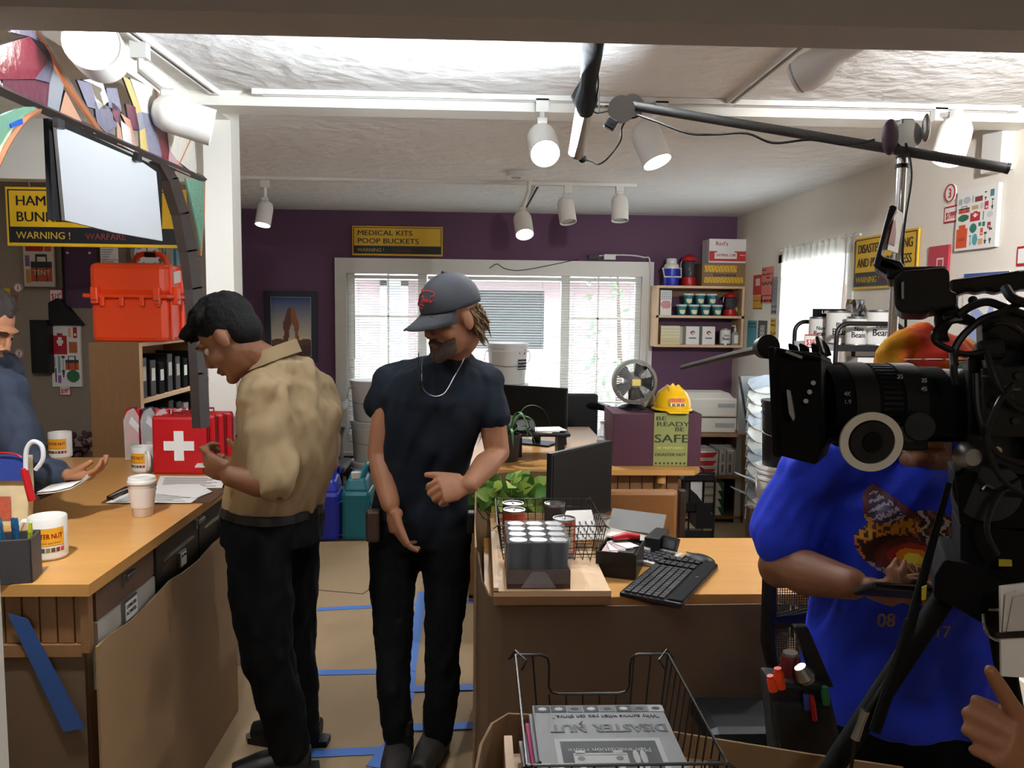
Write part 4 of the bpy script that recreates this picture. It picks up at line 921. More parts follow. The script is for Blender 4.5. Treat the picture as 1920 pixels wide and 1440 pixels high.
# hard hat
p = PY(1261, 772, 4.3); t = thing('hard_hat', 'yellow hard hat with logo sticker on the front of the maroon box', 'hard hat', (p.x,4.31,bz)); hy = mat('helmet_yellow','#f5c313',.28)
MB().lathe([(.098,.02),(.1,.03),(.094,.07),(.078,.105),(.05,.13),(.02,.14),(0,.141)], seg=32, sy=1.15).build('shell', hy, t)
MB().lathe([(.096,.012),(.108,.01),(.112,.014),(.1,.024)], seg=32, sy=1.25, ring=True).build('brim', hy, t)
MB().poly([(-.07,-.1,.014),(.07,-.1,.014),(.05,-.16,.006),(-.05,-.16,.006)],(0,0,.006)).build('peak', hy, t, .002)
for dx in (-.03,0,.03): MB().tube([(dx,-.075,.1),(dx,-.05,.128),(dx,0,.146 if dx==0 else .14),(dx,.06,.12)], .008, 6).build('ridge', hy, t)
decal(t, .085, .042, 34, 16, lambda u,v: (C_('#c03020') if v>.5 and int(u*26)%3 else C_(LOGO_Y)) if v>.32 else C_(['#5a4a36','#e8e2d2','#7a2a22','#3a6aa0'][int(u*14)%4]), (0,-.1155,.062), name='logo_sticker', rot=(PI/2-.12,0,0))
# rear monitor, phone, trays, plant, bottle
def monitor(loc, w, h, rz, label, base=.16, tilt=0):
    t = thing('computer_monitor', label, 'monitor', loc, rz)
    Q = Matrix.Rotation(tilt, 4, 'X'); z = base+h/2
    MB().box((0,0,z),(w,.022,h),Q).build('bezel', black, t, .003); MB().box((0,-.0122,z+.005),(w-.024,.002,h-.03),Q).build('screen', mat('screen_black','#050506',.45,spec=.25), t)
    MB().box((0,.03,z-.02),(.12,.04,.12)).build('rear_hub', black, t); MB().box((0,.045,base*.6),(.05,.02,base*1.2)).build('stand', black, t); MB().box((0,.03,.006),(.24,.16,.012)).build('foot', black, t, .004)
    return t
p0, p1 = PY(958, 765, 4.75), PY(1042, 765, 4.95); mc = (p0+p1)/2
monitor((mc.x, mc.y, DZ), (p1-p0).length+.09, .30, -.5, 'black monitor on the back desk in front of the window blinds', base=.06)
t = thing('desk_speaker', 'slim black speaker beside the rear monitor', 'speaker', (PY(1046,800,4.85).x+.02, 4.85, DZ)); MB().box((0,0,.09),(.05,.06,.18),Matrix.Rotation(-.12,4,'Y')).build('cabinet', black, t, .004); MB().cyl((0,-.032,.12),(0,-.03,.12),.018,16).build('driver', greyp, t); MB().cyl((0,-.032,.06),(0,-.03,.06),.018,16).build('driver', greyp, t)
t = thing('black_riser', 'black curved desk riser holding papers behind the near monitor', 'desk stand', (PY(1010,850,4.5).x, 4.5, DZ))
MB().box((0,0,.13),(.34,.2,.02)).build('top', black, t, .006)
for s in (-1,1): MB().box((.12*s,0,.06),(.04,.16,.12)).build('leg', black, t)
for k in range(3): MB().box((-.03+.03*k,-.01,.1425+.004*k),(.22,.15,.003),.2*k-.2).build('paper_sheet', paper, t)
t = thing('black_phone', 'black desk telephone on the riser beside the plant pot', 'telephone', (PY(985,830,4.45).x-.03, 4.44, DZ+.15)); MB().poly([(-.08,-.06,0),(.08,-.06,0),(.08,.06,.04),(-.08,.06,.04)],(0,0,.012)).build('base', black, t, .004); MB().box((-.05,0,.045),(.04,.15,.025),Matrix.Rotation(.3,4,'X')).build('handset', black, t, .008)
t = thing('office_chair_arm', 'black curved office armchair back behind the back desk', 'chair', (PY(1110,810,5.2).x-.05, 5.75, 0))
MB().tube(arc((0,0,.86),.25,0,PI,12,'XY'), .028, 8).build('armrest', black, t); MB().box((0,-.02,.5),(.46,.42,.08)).build('seat', black, t, .03); MB().box((0,.22,.75),(.4,.05,.4)).build('backrest', black, t, .02); MB().cyl((0,0,.46),(0,0,.1),.03,10).build('column', steel, t)
for s in (-.24,.24): MB().cyl((s,0,.5),(s,0,.86),.014,8).build('arm_post', black, t)
for k in range(5): MB().cyl((0,0,.1),(.26*math.cos(k*1.257),.26*math.sin(k*1.257),.04),.018,8).build('base_spoke', black, t)
t = thing('water_bottle', 'clear plastic water bottle left of the maroon box', 'bottle', (PY(1132,820,4.4).x, 4.45, DZ)); MB().lathe([(.0,0),(.03,0),(.032,.01),(.032,.12),(.028,.15),(.013,.175),(.013,.19),(0,.19)], seg=20).build('bottle', mat('pet_plastic','#dfe8ec',.1,alpha=.35), t); MB().cyl((0,0,.19),(0,0,.205),.015,14).build('cap', whitep, t); MB().cyl((0,0,.05),(0,0,.1),.0326,20).build('label_wrap', mat('pale_label','#b9c4cc',.6), t)
# potted spider plant in dark pot
p = PY(953, 845, 4.3); t = thing('potted_plant', 'spiky leaved plant in a black pot on the back desk', 'plant', (p.x, 4.32, DZ)); MB().lathe([(0,0),(.05,0),(.055,.01),(.065,.13),(.072,.13),(.07,.15),(.06,.15),(.055,.12),(0,.12)], seg=24).build('pot', mat('pot_black','#20201f',.5), t)
def leaf_blade(pts, w, mb):
    P = smoothpath(pts, 5); n = len(P); vs = []
    for i, q in enumerate(P):
        tt = i/(n-1); ww = w*math.sin(PI*min(1, tt*.9+.12))
        d = (P[min(i+1,n-1)]-P[max(i-1,0)]).normalized(); s = d.cross(V((0,0,1)));
        s = s.normalized() if s.length > 1e-3 else V((1,0,0))
        vs += [q-s*ww+V((0,0,ww*.3)), q, q+s*ww+V((0,0,ww*.3))]
    fs = []
    for i in range(n-1): fs += [(3*i,3*i+1,3*i+4,3*i+3),(3*i+1,3*i+2,3*i+5,3*i+4)]
    mb.add(vs, fs, smooth=True)
for k in range(22):
    a_ = k*2.4; L = rnd.uniform(.14,.26); hgt = rnd.uniform(.04,.16); b = MB(); leaf_blade([(0,0,.12),(L*.35*math.cos(a_),L*.35*math.sin(a_)*.6,.13+hgt),(L*.8*math.cos(a_),L*.8*math.sin(a_)*.6,.12+hgt),(L*1.05*math.cos(a_),L*math.sin(a_)*.6,.07+hgt*.4)], .009, b); b.build('leaf', mat('dark_leaf','#3c6b34',.5), t)
# printer
p0, p1 = PY(1284, 740, 5.85), PY(1381, 812, 5.85); w = p1.x-p0.x; hh = p0.z-p1.z
pr = thing('laser_printer', 'boxy beige laser printer on the corner shelving unit', 'printer', ((p0.x+p1.x)/2, 6.05, p1.z)); bg = mat('beige_plastic','#bdb6aa',.5)
MB().box((0,0,hh*.2),(w,.38,hh*.4)).build('paper_drawer_base', bg, pr, .008); MB().box((0,0,hh*.66),(w,.38,hh*.5)).build('body', bg, pr, .012); MB().poly([(-w*.45,-.19,hh*.9),(w*.45,-.19,hh*.9),(w*.42,-.1,hh*1.02),(-w*.42,-.1,hh*1.02)],(0,.22,0)).build('top_cover', bg, pr, .01)
MB().box((w*.3,-.192,hh*.72),(w*.32,.004,hh*.1)).build('control_panel', greyp, pr); MB().box((w*.28,-.192,hh*.2),(w*.36,.004,hh*.11)).build('drawer_handle', greyp, pr); MB().box((0,-.191,hh*.4),(w*.98,.003,.004)).build('panel_gap', black, pr)
# corner shelving
sx0, sx1 = p0.x-.04, PY(1398, 850, 5.8).x; st = p1.z
su = wt('corner_shelving', 'low wooden shelving unit under the printer in the corner', 'shelving', ((sx0+sx1)/2, 5.8, 0))
zm = PY(1340, 893, 5.8).z
for z in (st-.022, zm-.02, .03): MB().span((sx0,5.8,z),(sx1,6.3,z+.02)).build('shelf_board', wood_dk, su)
for x in (sx0, sx1-.02): MB().span((x,5.8,0),(x+.02,6.3,st-.022)).build('side_panel', wood_dk, su)
MB().span((sx0,6.3,0),(sx1,6.31,st-.022)).build('back_panel', wood_dk, su)
def carton(loc, d, m, label, cat='box', group=None, deco=None, rz=0, name='carton'):
    t = thing(name, label, cat, loc, rz, group); MB().box((0,0,d[2]/2), d).build('body', m, t, .002)
    MB().box((0,0,d[2]+.0004),(d[0],.012,.0012)).build('lid_seam', mat('seam_grey','#7d7a74',.8), t)  # grey strip along the lid joint
    if deco: deco(t, d)
    return t
def deco_red(t, d): MB().poly([(-d[0]*.4,-d[1]/2-.001,d[2]*.85),(d[0]*.45,-d[1]/2-.001,d[2]*.85),(d[0]*.3,-d[1]/2-.001,d[2]*.2),(-d[0]*.25,-d[1]/2-.001,d[2]*.2)],(0,.0015,0)).build('red_print', mat('print_red','#c02a2a',.6), t)
def deco_green(t, d): MB().poly([(d[0]*.32,-d[1]/2-.001,d[2]),(d[0]*.5,-d[1]/2-.001,d[2]),(d[0]*.5,-d[1]/2-.001,0),(d[0]*.44,-d[1]/2-.001,0)],(0,.0015,0)).build('green_print', mat('print_green','#1d5a34',.6), t); text(t, 'source', (-d[0]*.1,-d[1]/2-.002,d[2]*.3), d[2]*.55, ink)
for k in range(3):
    a = PY(1318, 895, 5.85); carton((a.x, 5.98, zm+.001+.061*k), (.2,.3,.058), paper, 'flat white and red box under the printer, %s of three' % ['bottom','middle','top'][k], group='red printed boxes', deco=deco_red, rz=.03*k)
for k in range(3):
    a = PY(1353+14*k, 895, 5.85); t = carton((a.x, 5.98, zm+.001), (.052,.28,.19), mat('ream_white','#cfcdc8',.7), 'upright white paper ream under the printer, %s' % ['left','middle','right'][k], group='upright paper reams'); MB().box((0,-.1405,.13),(.02,.002,.06)).build('printed_label', greyp, t); MB().box((0,-.1405,.05),(.016,.002,.06)).build('printed_label', mat('grey_ink','',.7), t)
for k in range(4):
    a = PY(1322, 985, 5.85); carton((a.x, 5.98, .051+.063*k), (.26,.3,.061), paper, 'white and green box on the bottom shelf of the corner unit, %s' % ['lowest','second up','third up','topmost'][k], group='green edged boxes', deco=deco_green)
# rolling wire cart
a, c = PY(1283, 890, 4.95), PY(1337, 1000, 4.95); cx0_, cx1_ = a.x, c.x
t = wt('wire_cart', 'black wire cart with mesh baskets beside the brown chair', 'cart', (cx0_+.1, 4.95, 0))
for y in (4.95, 5.2):
    MB().tube([(cx0_,y,.02),(cx0_,y,a.z-.04)]+arc((cx0_+.04,y,a.z-.04),.04,PI,PI/2,5)+arc((cx1_-.04,y,a.z-.04),.04,PI/2,0,5)+[(cx1_,y,.02)], .008, 8).build('frame_tube', black_metal, t)
for z in (.12,.3,.5): 
    MB().span((cx0_,4.95,z),(cx1_,5.2,z+.006)).build('basket_floor', black_metal, t)
    MB().span((cx0_,4.95,z),(cx1_,4.954,z+.06)).build('basket_front', black_metal, t)
MB().poly([(cx0_+.08,4.93,.42),(cx1_,4.93,.27),(cx1_,4.93,.2),(cx0_+.08,4.93,.2)],(0,.2,0)).build('leaning_folder', black, t)
MB().cyl((cx0_+.07,5.07,.02),(cx0_+.07,5.07,a.z+.03),.006,8).build('centre_rod', black_metal, t)
for x in (cx0_,cx1_):
    for y in (4.95,5.2): MB().cyl((x-.008,y,.02),(x+.008,y,.02),.02,10).build('caster', black, t)
# leather chairs
def leather_chair(x0, x1, zt, y, label, sg=1):
    w = x1-x0; t = thing('leather_chair', label, 'chair', ((x0+x1)/2, y, 0), 0, 'tan leather chairs'); fm = mat('dark_stain','#2a1a12',.45)
    MB().box((0,0,zt-.2),(w*.82,.05,.36)).build('backrest', leather, t, .02); MB().box((0,.24*sg,.45),(w*.9,.46,.08)).build('seat', leather, t, .025)
    for s in (-1,1):
        MB().box((s*w*.455,.0,(zt-.02)/2),(.028,.045,zt-.02)).build('leg', fm, t, .004); MB().box((s*w*.455,.44*sg,.22),(.03,.035,.44)).build('leg', fm, t, .004)
        MB().box((s*w*.455,.22*sg,.40),(.025,.42,.04)).build('seat_rail', fm, t)
    for k in range(14): MB().ell((-w*.38+w*.76*k/13,-.265+.0,zt-.035),.004,seg=6,rings=4) if False else None
    return t
a, c = PY(1136, 909, 3.42), PY(1287, 909, 3.42); leather_chair(a.x-.06, c.x, a.z, 3.42, 'tan leather chair behind the near black monitor')
a = PY(1400, 941, 3.5); leather_chair(a.x, a.x+.42, a.z, 3.5, 'tan leather chair beside the brochure rack, partly behind the blue shirt', -1)
t = wt('tape_dispenser', 'small brown wooden block on the wire cart foot', 'block', PY(1318,1000,3.9)); p = PY(1320,998,4.3); MB().box((p.x,4.3,.03),(.1,.12,.06)).build('block', wood_dk, t, .006); MB().box((p.x,4.3,.065),(.06,.07,.012)).build('top_plate', wood_dk, t)
t.location = (p.x, 4.3, 0); 
for ch in t.children: ch.location = (0,0,0); ch.data.transform(Matrix.Translation(PY(1318,1000,3.9)-V((p.x,4.3,0))))
# brochure rack
t = wt('brochure_rack', 'tall clear rack of white brochures leaning by the right wall', 'rack', (PY(1420, 800, 5.6).x, 5.6, 0)); acr = mat('smoked_acrylic','#a9aaa6',.25)
for k in range(11):
    q = PY(1422, 722+23*k, 5.68-.06*k); x, y, z = q.x, q.y, q.z
    MB().poly([(x-.08,y,z-.02),(x+.34,y+.04,z-.10),(x+.34,y+.07,z+.03),(x+.22,y+.07,z+.07),(x+.06,y+.05,z+.07),(x-.06,y+.04,z+.04)], (.0,.03,-.06)).build('brochure_tier', paper if k%3 else mat('pale_blue_paper','#bcc4cf',.8), t)
    MB().tube(smoothpath([(x-.09,y-.012,z+.02),(x-.03,y-.02,z-.045),(x+.08,y-.02,z-.06),(x+.2,y-.01,z-.03),(x+.3,y,z-.02)], 4), [.018]*17, 6, sy=.3).build('pocket_front', acr, t)
xq = PY(1398,850,5.6).x; MB().poly([(xq-.0,5.8,.0),(xq+.36,5.8,0),(xq+.36,5.86,1.1),(xq+.02,5.86,1.1)],(0,.02,0)).build('back_panel', acr, t)
for sx in (0,.36): MB().tube([(xq+sx,5.1,.02),(xq+sx,5.8,1.1)], .01, 6).build('side_rail', black_metal, t)
for k in range(2):
    a = PY(1396-6*k, 893+28*k, 5.2); q = thing('loose_brochures', ['fan of white leaflets sliding out of the brochure rack, upper','fan of white leaflets sliding out of the brochure rack, lower'][k], 'leaflets', (a.x,5.2,a.z), 0)
    for i in range(6): MB().box((0.02*i,0.0,-.012*i),(.13,.1,.002),Matrix.Rotation(.35+.05*i,4,'Y') @ Matrix.Rotation(.2*i,4,'Z')).build('leaflet', paper if i%2 else mat('pale_blue_paper','',.8), q)
# wall shelf
Yf = 6.72; a, c = PY(1232, 535, Yf), PY(1396, 652, Yf); X0, X1, Z1, Z0 = a.x, min(c.x, XR-.005), a.z, c.z; zmid = PY(1300, 594, Yf).z
ws = wt('wall_shelf', 'open pine wall shelf in the corner of the purple wall', 'shelf', ((X0+X1)/2, Yf, Z0))
th_ = .02
for z in (Z0, Z1-th_, zmid-.01): MB().span((X0,Yf,z),(X1,YB,z+th_)).build('shelf_board', wood_lt, ws)
for x in (X0, X1-th_): MB().span((x,Yf,Z0+th_),(x+th_,YB,Z1-th_)).build('side_panel', wood_lt, ws)
MB().span((X0+th_,YB-.012,zmid+.17),(X1-th_,YB-.004,Z1-th_)).build('back_rail', wood_dk, ws)
def SP(px, z): q = PY(px, 600, Yf+.1); return (q.x, Yf+.1, z)
def tubcup(loc, label):
    t = thing('food_cup', label, 'food cup', loc, 0, 'teal and white food cups'); MB().lathe([(0,0),(.032,0),(.042,.078),(0,.078)], seg=24).build('cup', mat('cup_teal','#1c7a7c',.5), t)
    MB().lathe([(0,.078),(.046,.078),(.047,.09),(.045,.093),(0,.093)], seg=24).build('lid', whitep, t)
    decal(t, .052, .06, 10, 12, lambda u,v: C_('#e4ddba') if ell_in(u,v,.5,.5,.52,.52) and not (.55<v<.66 and .25<u<.75) else (C_('#7a3a2a') if ell_in(u,v,.5,.5,.5,.5) else None), (0,-.0385,.042), radius=.04, name='cup_label', rot=(PI/2-.12,0,0)); return t
c0 = None
lo_lab = ['far left','second from left','second from right','far right']
for k in range(4): q = SP(1276+22.2*k, zmid+.01); tubcup((q[0], q[1]-.02, q[2]), 'teal food cup in the bottom row on the wall shelf, '+lo_lab[k])
for k in range(3): q = SP(1288+22*k, zmid+.01+.0935); tubcup((q[0], q[1]-.02, q[2]), 'teal food cup in the top row on the wall shelf, '+['left','middle','right'][k])
q = SP(1245, zmid+.01); t = thing('pamphlet_box', 'white booklet with red and grey pictures at the left of the wall shelf', 'booklet', (q[0], Yf+.06, q[2])); MB().box((0,0,.105),(.095,.03,.21)).build('cover', paper, t); decal(t, .09, .2, 16, 34, lambda u,v: C_('#9a9aa4') if v>.66 and ((int(u*16)*int(v*34))%3) else (C_('#c8606a') if .25<v<.6 and ell_in(u,v,.5,.43,.48,.2) and (int(u*16)+int(v*34)*3)%4 else None), (0,-.016,.105))
def lantern(loc, label, m2, clearm):
    t = thing('camp_lantern', label, 'lantern', loc); MB().lathe([(0,0),(.05,0),(.055,.02),(.05,.055),(.035,.06),(0,.06)], seg=24).build('fuel_base', red, t); MB().lathe([(.034,.055),(.042,.08),(.042,.14),(.034,.16),(.033,.16),(.041,.14),(.041,.08),(.033,.055)], seg=24, ring=True).build('globe', clearm, t); MB().lathe([(.036,.155),(.055,.16),(.05,.18),(.03,.19),(.012,.2),(0,.2)], seg=24).build('hood', red, t)
    MB().cyl((0,0,.06),(0,0,.09),.014,10).build('burner', steel, t); MB().tube(arc((0,0,.13),.062,-.3,PI+.3,14), .003, 5).build('bail', steel, t); return t
q = SP(1366, zmid+.01); lantern((q[0], Yf+.07, q[2]), 'red camping lantern at the right end of the wall shelf', red, mat('smoke_glass','#55585c',.1,alpha=.5))
q = SP(1384, zmid+.01); t = thing('snack_pouch', 'dark pouch with red and lime print at the right end of the wall shelf', 'pouch', (q[0], Yf+.12, q[2])); MB().poly([(-.04,0,0),(.04,0,0),(.043,.02,.19),(-.043,.02,.19)],(0,.03,0)).build('pouch', mat('pouch_dark','#26181c',.4), t); MB().poly([(-.03,-.002,.03),(.035,-.002,.05),(.03,.005,.1),(-.02,.003,.07)],(0,.002,0)).build('lime_print', mat('lime','#a4b82c',.5), t); MB().poly([(0,.0,.1),(.038,.004,.08),(.04,.014,.17),(.02,.01,.17)],(0,.002,0)).build('red_print', red, t)
q = SP(1254, Z0+th_); 
for k in range(3):
    t = thing('paper_block', 'block of cream paper on the lower wall shelf, '+['bottom','middle','top'][k], 'paper', (q[0], Yf+.13, Z0+th_+.053*k), .01*k, 'cream paper blocks'); MB().box((0,0,.026),(.165,.2,.052)).build('sheets', mat(['cream_paper','cream_paper_b','cream_paper_b'][k], ['#d8c89a','#e0d6b0','#e0d6b0'][k], .8), t); MB().box((0,-.101,.026),(.16,.001,.002)).build('sheet_line', greyp, t)
def wbox(px, w, label):
    q = SP(px, Z0+th_); t = thing('supply_box', label, 'box', (q[0], Yf+.1, q[2]), 0, 'white boxes with a red badge'); MB().box((0,0,.078),(w,.12,.155)).build('carton', paper, t, .002); decal(t, w*.9, .14, 20, 24, lambda u,v: C_('#9a3428') if ell_in(u,v,.5,.66,.18,.12) and not ell_in(u,v,.56,.62,.1,.05) else (C_('#6a6a70') if .3<v<.38 and .2<u<.8 else None), (0,-.0615,.08)); return t
wbox(1296, .115, 'white box with red badge on the lower wall shelf, left of the pair'); wbox(1326, .11, 'white box with red badge on the lower wall shelf, right of the pair')
q = SP(1281, Z0+th_); t = thing('blank_box', 'plain white box edge behind the badge boxes on the lower wall shelf', 'box', (q[0]-.0, Yf+.19, q[2])); MB().box((0,0,.075),(.07,.06,.15)).build('carton', paper, t, .002)
def bean_can(loc, r, h, l1, label, rz=0, group='white labelled bean cans', lb='Beans', tsz=1):
    t = thing('bean_can', label, 'can', loc, rz, group); MB().lathe([(0,.004),(r*.93,.004),(r*.95,0),(r,.002),(r,.006),(r*.985,.01),(r*.985,h-.01),(r,h-.006),(r,h),(r*.94,h),(r*.93,h-.006),(0,h-.006)], seg=32).build('can', steel, t)
    MB().lathe([(r+.0004,.012),(r+.0004,h-.012),(r-.001,h-.012),(r-.001,.012)], seg=32, ring=True).build('label_wrap', paper, t)
    for s_, zz, sz_, wf in ((l1,.52,.2,.95),(lb,.30,.27,1.5)): curved_text(t, s_, h*zz, sz_*h, r+.0012, ink, r*wf, bold=.03)
    return t
q = SP(1358, Z0+th_); bean_can((q[0], Yf+.06, q[2]), .045, .14, 'Fava', 'small white bean can on the lower wall shelf', tsz=.8)
q = SP(1377, Z0+th_); t = thing('pump_bottle', 'clear sanitiser pump bottle at the right of the lower wall shelf', 'bottle', (q[0], Yf+.07, q[2])); MB().lathe([(0,0),(.03,0),(.032,.01),(.032,.09),(.02,.11),(.012,.115),(0,.115)], seg=20).build('bottle', mat('pet_plastic','',.1), t); MB().box((0,-.033,.05),(.035,.002,.07)).build('label_patch', paper, t); MB().cyl((0,0,.115),(0,0,.145),.011,10).build('collar', whitep, t); MB().tube([(0,0,.14),(0,0,.165),(-.03,-.01,.162)], .006, 6).build('pump', whitep, t)
# on top of shelf
q = SP(1257, Z1); t = thing('water_cooler_jug', 'blue and white insulated drink jug on top of the wall shelf', 'jug', (q[0], Yf+.12, q[2])); r = .065
MB().lathe([(0,0),(r*.96,0),(r,.01),(r,.145),(0,.145)], seg=32).build('body', blue_p, t); MB().lathe([(r*.98,.145),(r,.15),(r*.95,.175),(r*.7,.19),(r*.68,.225),(r*.6,.232),(0,.232)], seg=32).build('lid', whitep, t); MB().tube([(-r*1.02,0,.15),(-r*1.2,-.02,.15),(-r*1.1,-.06,.075),(r*1.1,-.06,.075),(r*1.2,-.02,.15),(r*1.02,0,.15)], .007, 6).build('handle', whitep, t)
q = SP(1290, Z1); t = lantern((q[0], Yf+.12, q[2]), 'red topped lantern standing on top of the wall shelf', red, mat('smoke_glass','',.1)); t.scale = (1.15,1.15,1.35)
q = SP(1349, Z1); 
def banana(t, d):
    def fn(u, v):
        for v0 in (.14, .62):
            if v0 < v < v0+.26 and .05 < u < (.78 if v0 > .5 else .95): return C_('#d8a818') if (u*14+v*3) % 1 > .18 else C_('#8a6a10')
        if .4 < v < .6 and .86 < u < .97 and v > .62: return C_('#3a2a20')
        return None
    decal(t, d[0], d[2], 52, 28, fn, (0,-d[1]/2-.001,d[2]/2)); text(t, 'banana', (-.09,-d[1]/2-.002,d[2]*.43), .04, ink, width=.19)
carton((q[0], Yf+.14, Z1), (.375,.24,.195), card, 'brown banana box with yellow bunches on top of the wall shelf', deco=banana)
def oats(t, d):
    MB().box((0,-d[1]/2-.001,d[2]*.28),(d[0]*.98,.002,d[2]*.42)).build('red_band', mat('print_red','',.6), t); MB().box((-.03,-d[1]/2-.0025,d[2]*.3),(d[0]*.55,.002,d[2]*.26)).build('white_badge', paper, t); MB().poly([(-.12,-d[1]/2-.002,d[2]*.4),(.06,-d[1]/2-.002,d[2]*.4),(.02,-d[1]/2-.002,d[2]*.56),(-.03,-d[1]/2-.002,d[2]*.63),(-.08,-d[1]/2-.002,d[2]*.56)],(0,-.001,0)).build('peak_badge', paper, t)
    text(t, "Red's", (-.12,-d[1]/2-.003,d[2]*.72), .05, mat('print_red','',.6)); text(t, 'OATMEAL CUPS', (-.115,-d[1]/2-.0045,d[2]*.27), .03, red, width=.17, bold=.03); text(t, 'PREMIUM', (.09,-d[1]/2-.003,d[2]*.3), .016, paper, width=.06)
q = SP(1358, Z1+.197); carton((q[0], Yf+.14, Z1+.1965), (.345,.22,.2), paper, 'white and red oatmeal cup box stacked on the banana box', deco=oats)
# right wall posters
def flyer(px0, py0, px1, py1, m, lines, label, fn=None, tilt=0):
    l, w, _ = PBX(px0, py0, px1, py1); h = PX((px0+px1)/2, py0, XR).z-PX((px0+px1)/2, py1, XR).z
    t = thing('flyer', label, 'flyer', (XR-.004, l[1], PX((px0+px1)/2, (py0+py1)/2, XR).z), -PI/2); MB().box((0,0,0),(w,.003,h)).build('sheet', m, t)
    for s_, x, z, sz, wf, mm in lines: text(t, s_, (w*(x-.5), -.002, h*(z-.5)), sz*h, mm or ink, width=w*wf, bold=.03)
    if fn: decal(t, w*.94, h*.96, 14, 44, fn, (0,-.0026,0))
    return t
BR = [('BE',.04,.9,.07,.35,None),('READY',.04,.77,.09,.92,None),('BE',.45,.68,.07,.3,None),('SAFE',.02,.5,.14,.96,None),('DISASTER NUT',.06,.2,.05,.88,None)]
ic = lambda u,v: C_('#1c1c1c') if .03<v<.1 and (u*4)%1>.25 else None
flyer(1412, 516, 1426, 553, mat('flyer_red','#c23230',.7), [], 'small red flyer with a white tent drawing, leftmost on the right wall', lambda u,v: C_('#eadedd') if .3<u<.85 and .45<v<.85 and (int(u*14)+int(v*44))%5 else None)
flyer(1411, 555, 1427, 580, mat('flyer_amber','#d39a2e',.7), [('DISASTER NUT',.08,.6,.14,.84,red)], 'small amber flyer directly below the red tent flyer', ic)
flyer(1428, 501, 1446, 569, mat('flyer_coral','#d9776a',.7), BR, 'coral BE READY BE SAFE flyer on the right wall', ic)
flyer(1447, 519, 1464, 590, mat('flyer_grey','#9c9c9e',.7), [('DISASTER NUT',.06,.2,.05,.88,None)], 'grey printed flyer near the sheer curtain', lambda u,v: C_('#77777c') if .35<v<.9 and int(v*44)%3==0 and .1<u<.9 else ic(u,v))
flyer(1401, 601, 1415, 657, mat('flyer_teal','#4a97a4',.7), [('DISASTER NUT',.08,.88,.06,.84,None)], 'teal blue flyer low on the right wall beside the corner', lambda u,v: C_('#173f46') if .78<v<.84 and (u*4)%1>.3 else None)
flyer(1421, 601, 1435, 652, mat('flyer_charcoal','#4d4d4b',.7), [], 'charcoal flyer with a white drawing between the teal and yellow flyers', lambda u,v: C_('#c9c7c0') if .25<v<.85 and .2<u<.8 and ((int(u*10)+int(v*20))%3) else None)
flyer(1444, 597, 1464, 660, mat('flyer_yellow','#dcae1c',.7), BR, 'yellow BE READY BE SAFE flyer low beside the curtain', ic)
# large kit poster and tags on right wall
l, w, _ = PBX(1801, 353, 1869, 470); h = PX(1835, 352, XR).z-PX(1835, 466, XR).z
icons = [('box',.02,.12,.78,.88,'#a8b0b4'),('oval',.14,.34,.78,.9,'#b8bcc0'),('box',.38,.42,.78,.9,'#9aa0a4'),('box',.46,.66,.78,.87,'#7a3a2e'),('shov',.7,.76,.78,.92,'#2a2a2c'),('box',.84,.95,.82,.93,'#3f7f86'),('bag',.03,.33,.62,.75,'#c4512c'),('box',.38,.56,.66,.72,'#c8a070'),('box',.6,.68,.64,.74,'#c8c8c4'),('tag',.72,.82,.62,.76,'#c02a3a'),('shov',.88,.94,.6,.78,'#2c2c2e'),
 ('oval',.02,.32,.48,.6,'#2a6e48'),('cross',.36,.62,.46,.62,'#b5202e'),('box',.68,.72,.46,.6,'#4f9a86'),('oval',.78,.94,.48,.58,'#c9cdd0'),('pack',.0,.3,.02,.42,'#d5501f'),('oval',.36,.54,.26,.42,'#2f7462'),('box',.58,.66,.36,.42,'#2f7462'),('box',.68,.76,.34,.42,'#2f7462'),('tag',.82,.9,.3,.4,'#a03038'),('shov',.36,.42,.04,.22,'#5a9ab0'),('oval',.44,.58,.04,.24,'#4fa0a8'),('tag',.64,.72,.2,.32,'#cf5a30'),('box',.6,.72,.04,.14,'#d9a070'),('shov',.74,.82,.04,.24,'#2c2c2e'),('shov',.86,.94,.04,.3,'#3a3a3c')]
kit_board((XR-.012, l[1], PX(1835, 410, XR).z), w, h, -PI/2, icons, 'large white survival kit poster with many coloured items, high on the right wall', 70, 90)
p = PX(1785, 362, XR); round_tag((XR-.006, p.y, p.z), .046, -PI/2, '3', 'round white disc with red ring and number 3 on the right wall')
l, w, _ = PBX(1769, 400, 1799, 403); price_tag((XR-.004, l[1], PX(1784, 402, XR).z), w, .078, -PI/2, '$1999', 'red outlined price tag reading $1999 below the number 3 disc')
l, w, _ = PBX(1741, 500, 1778, 500); t = thing('red_notice', 'red notice with white outline drawing on the right wall above the camera rig', 'notice', (XR-.008, l[1], PX(1760, 500, XR).z), -PI/2); MB().box((0,0,0),(w,.012,.2)).build('panel', mat('notice_red','#b53a48',.6), t); decal(t, w*.8, .16, 16, 20, lambda u,v: C_('#e8d2d0') if (.45<u<.9 and .35<v<.75 and not (.52<u<.83 and .42<v<.68)) or ell_in(u,v,.28,.35,.1,.09) else None, (0,-.007,0))
l, w, _ = PBX(1804, 560, 1887, 560); h = .42; t = thing('disaster_poster', 'blue and white NATURAL DISASTERS map poster behind the camera handle', 'poster', (XR-.004, l[1], PX(1845, 590, XR).z-.02), -PI/2); MB().box((0,0,0),(w,.003,h)).build('sheet', paper, t); MB().box((0,-.002,h*.38),(w,.002,h*.22)).build('blue_heading', mat('poster_blue','#3c4f92',.6), t); text(t, 'NATURAL DISASTERS', (-w*.36,-.0035,h*.34), .035, paper, width=w*.72, bold=.02)
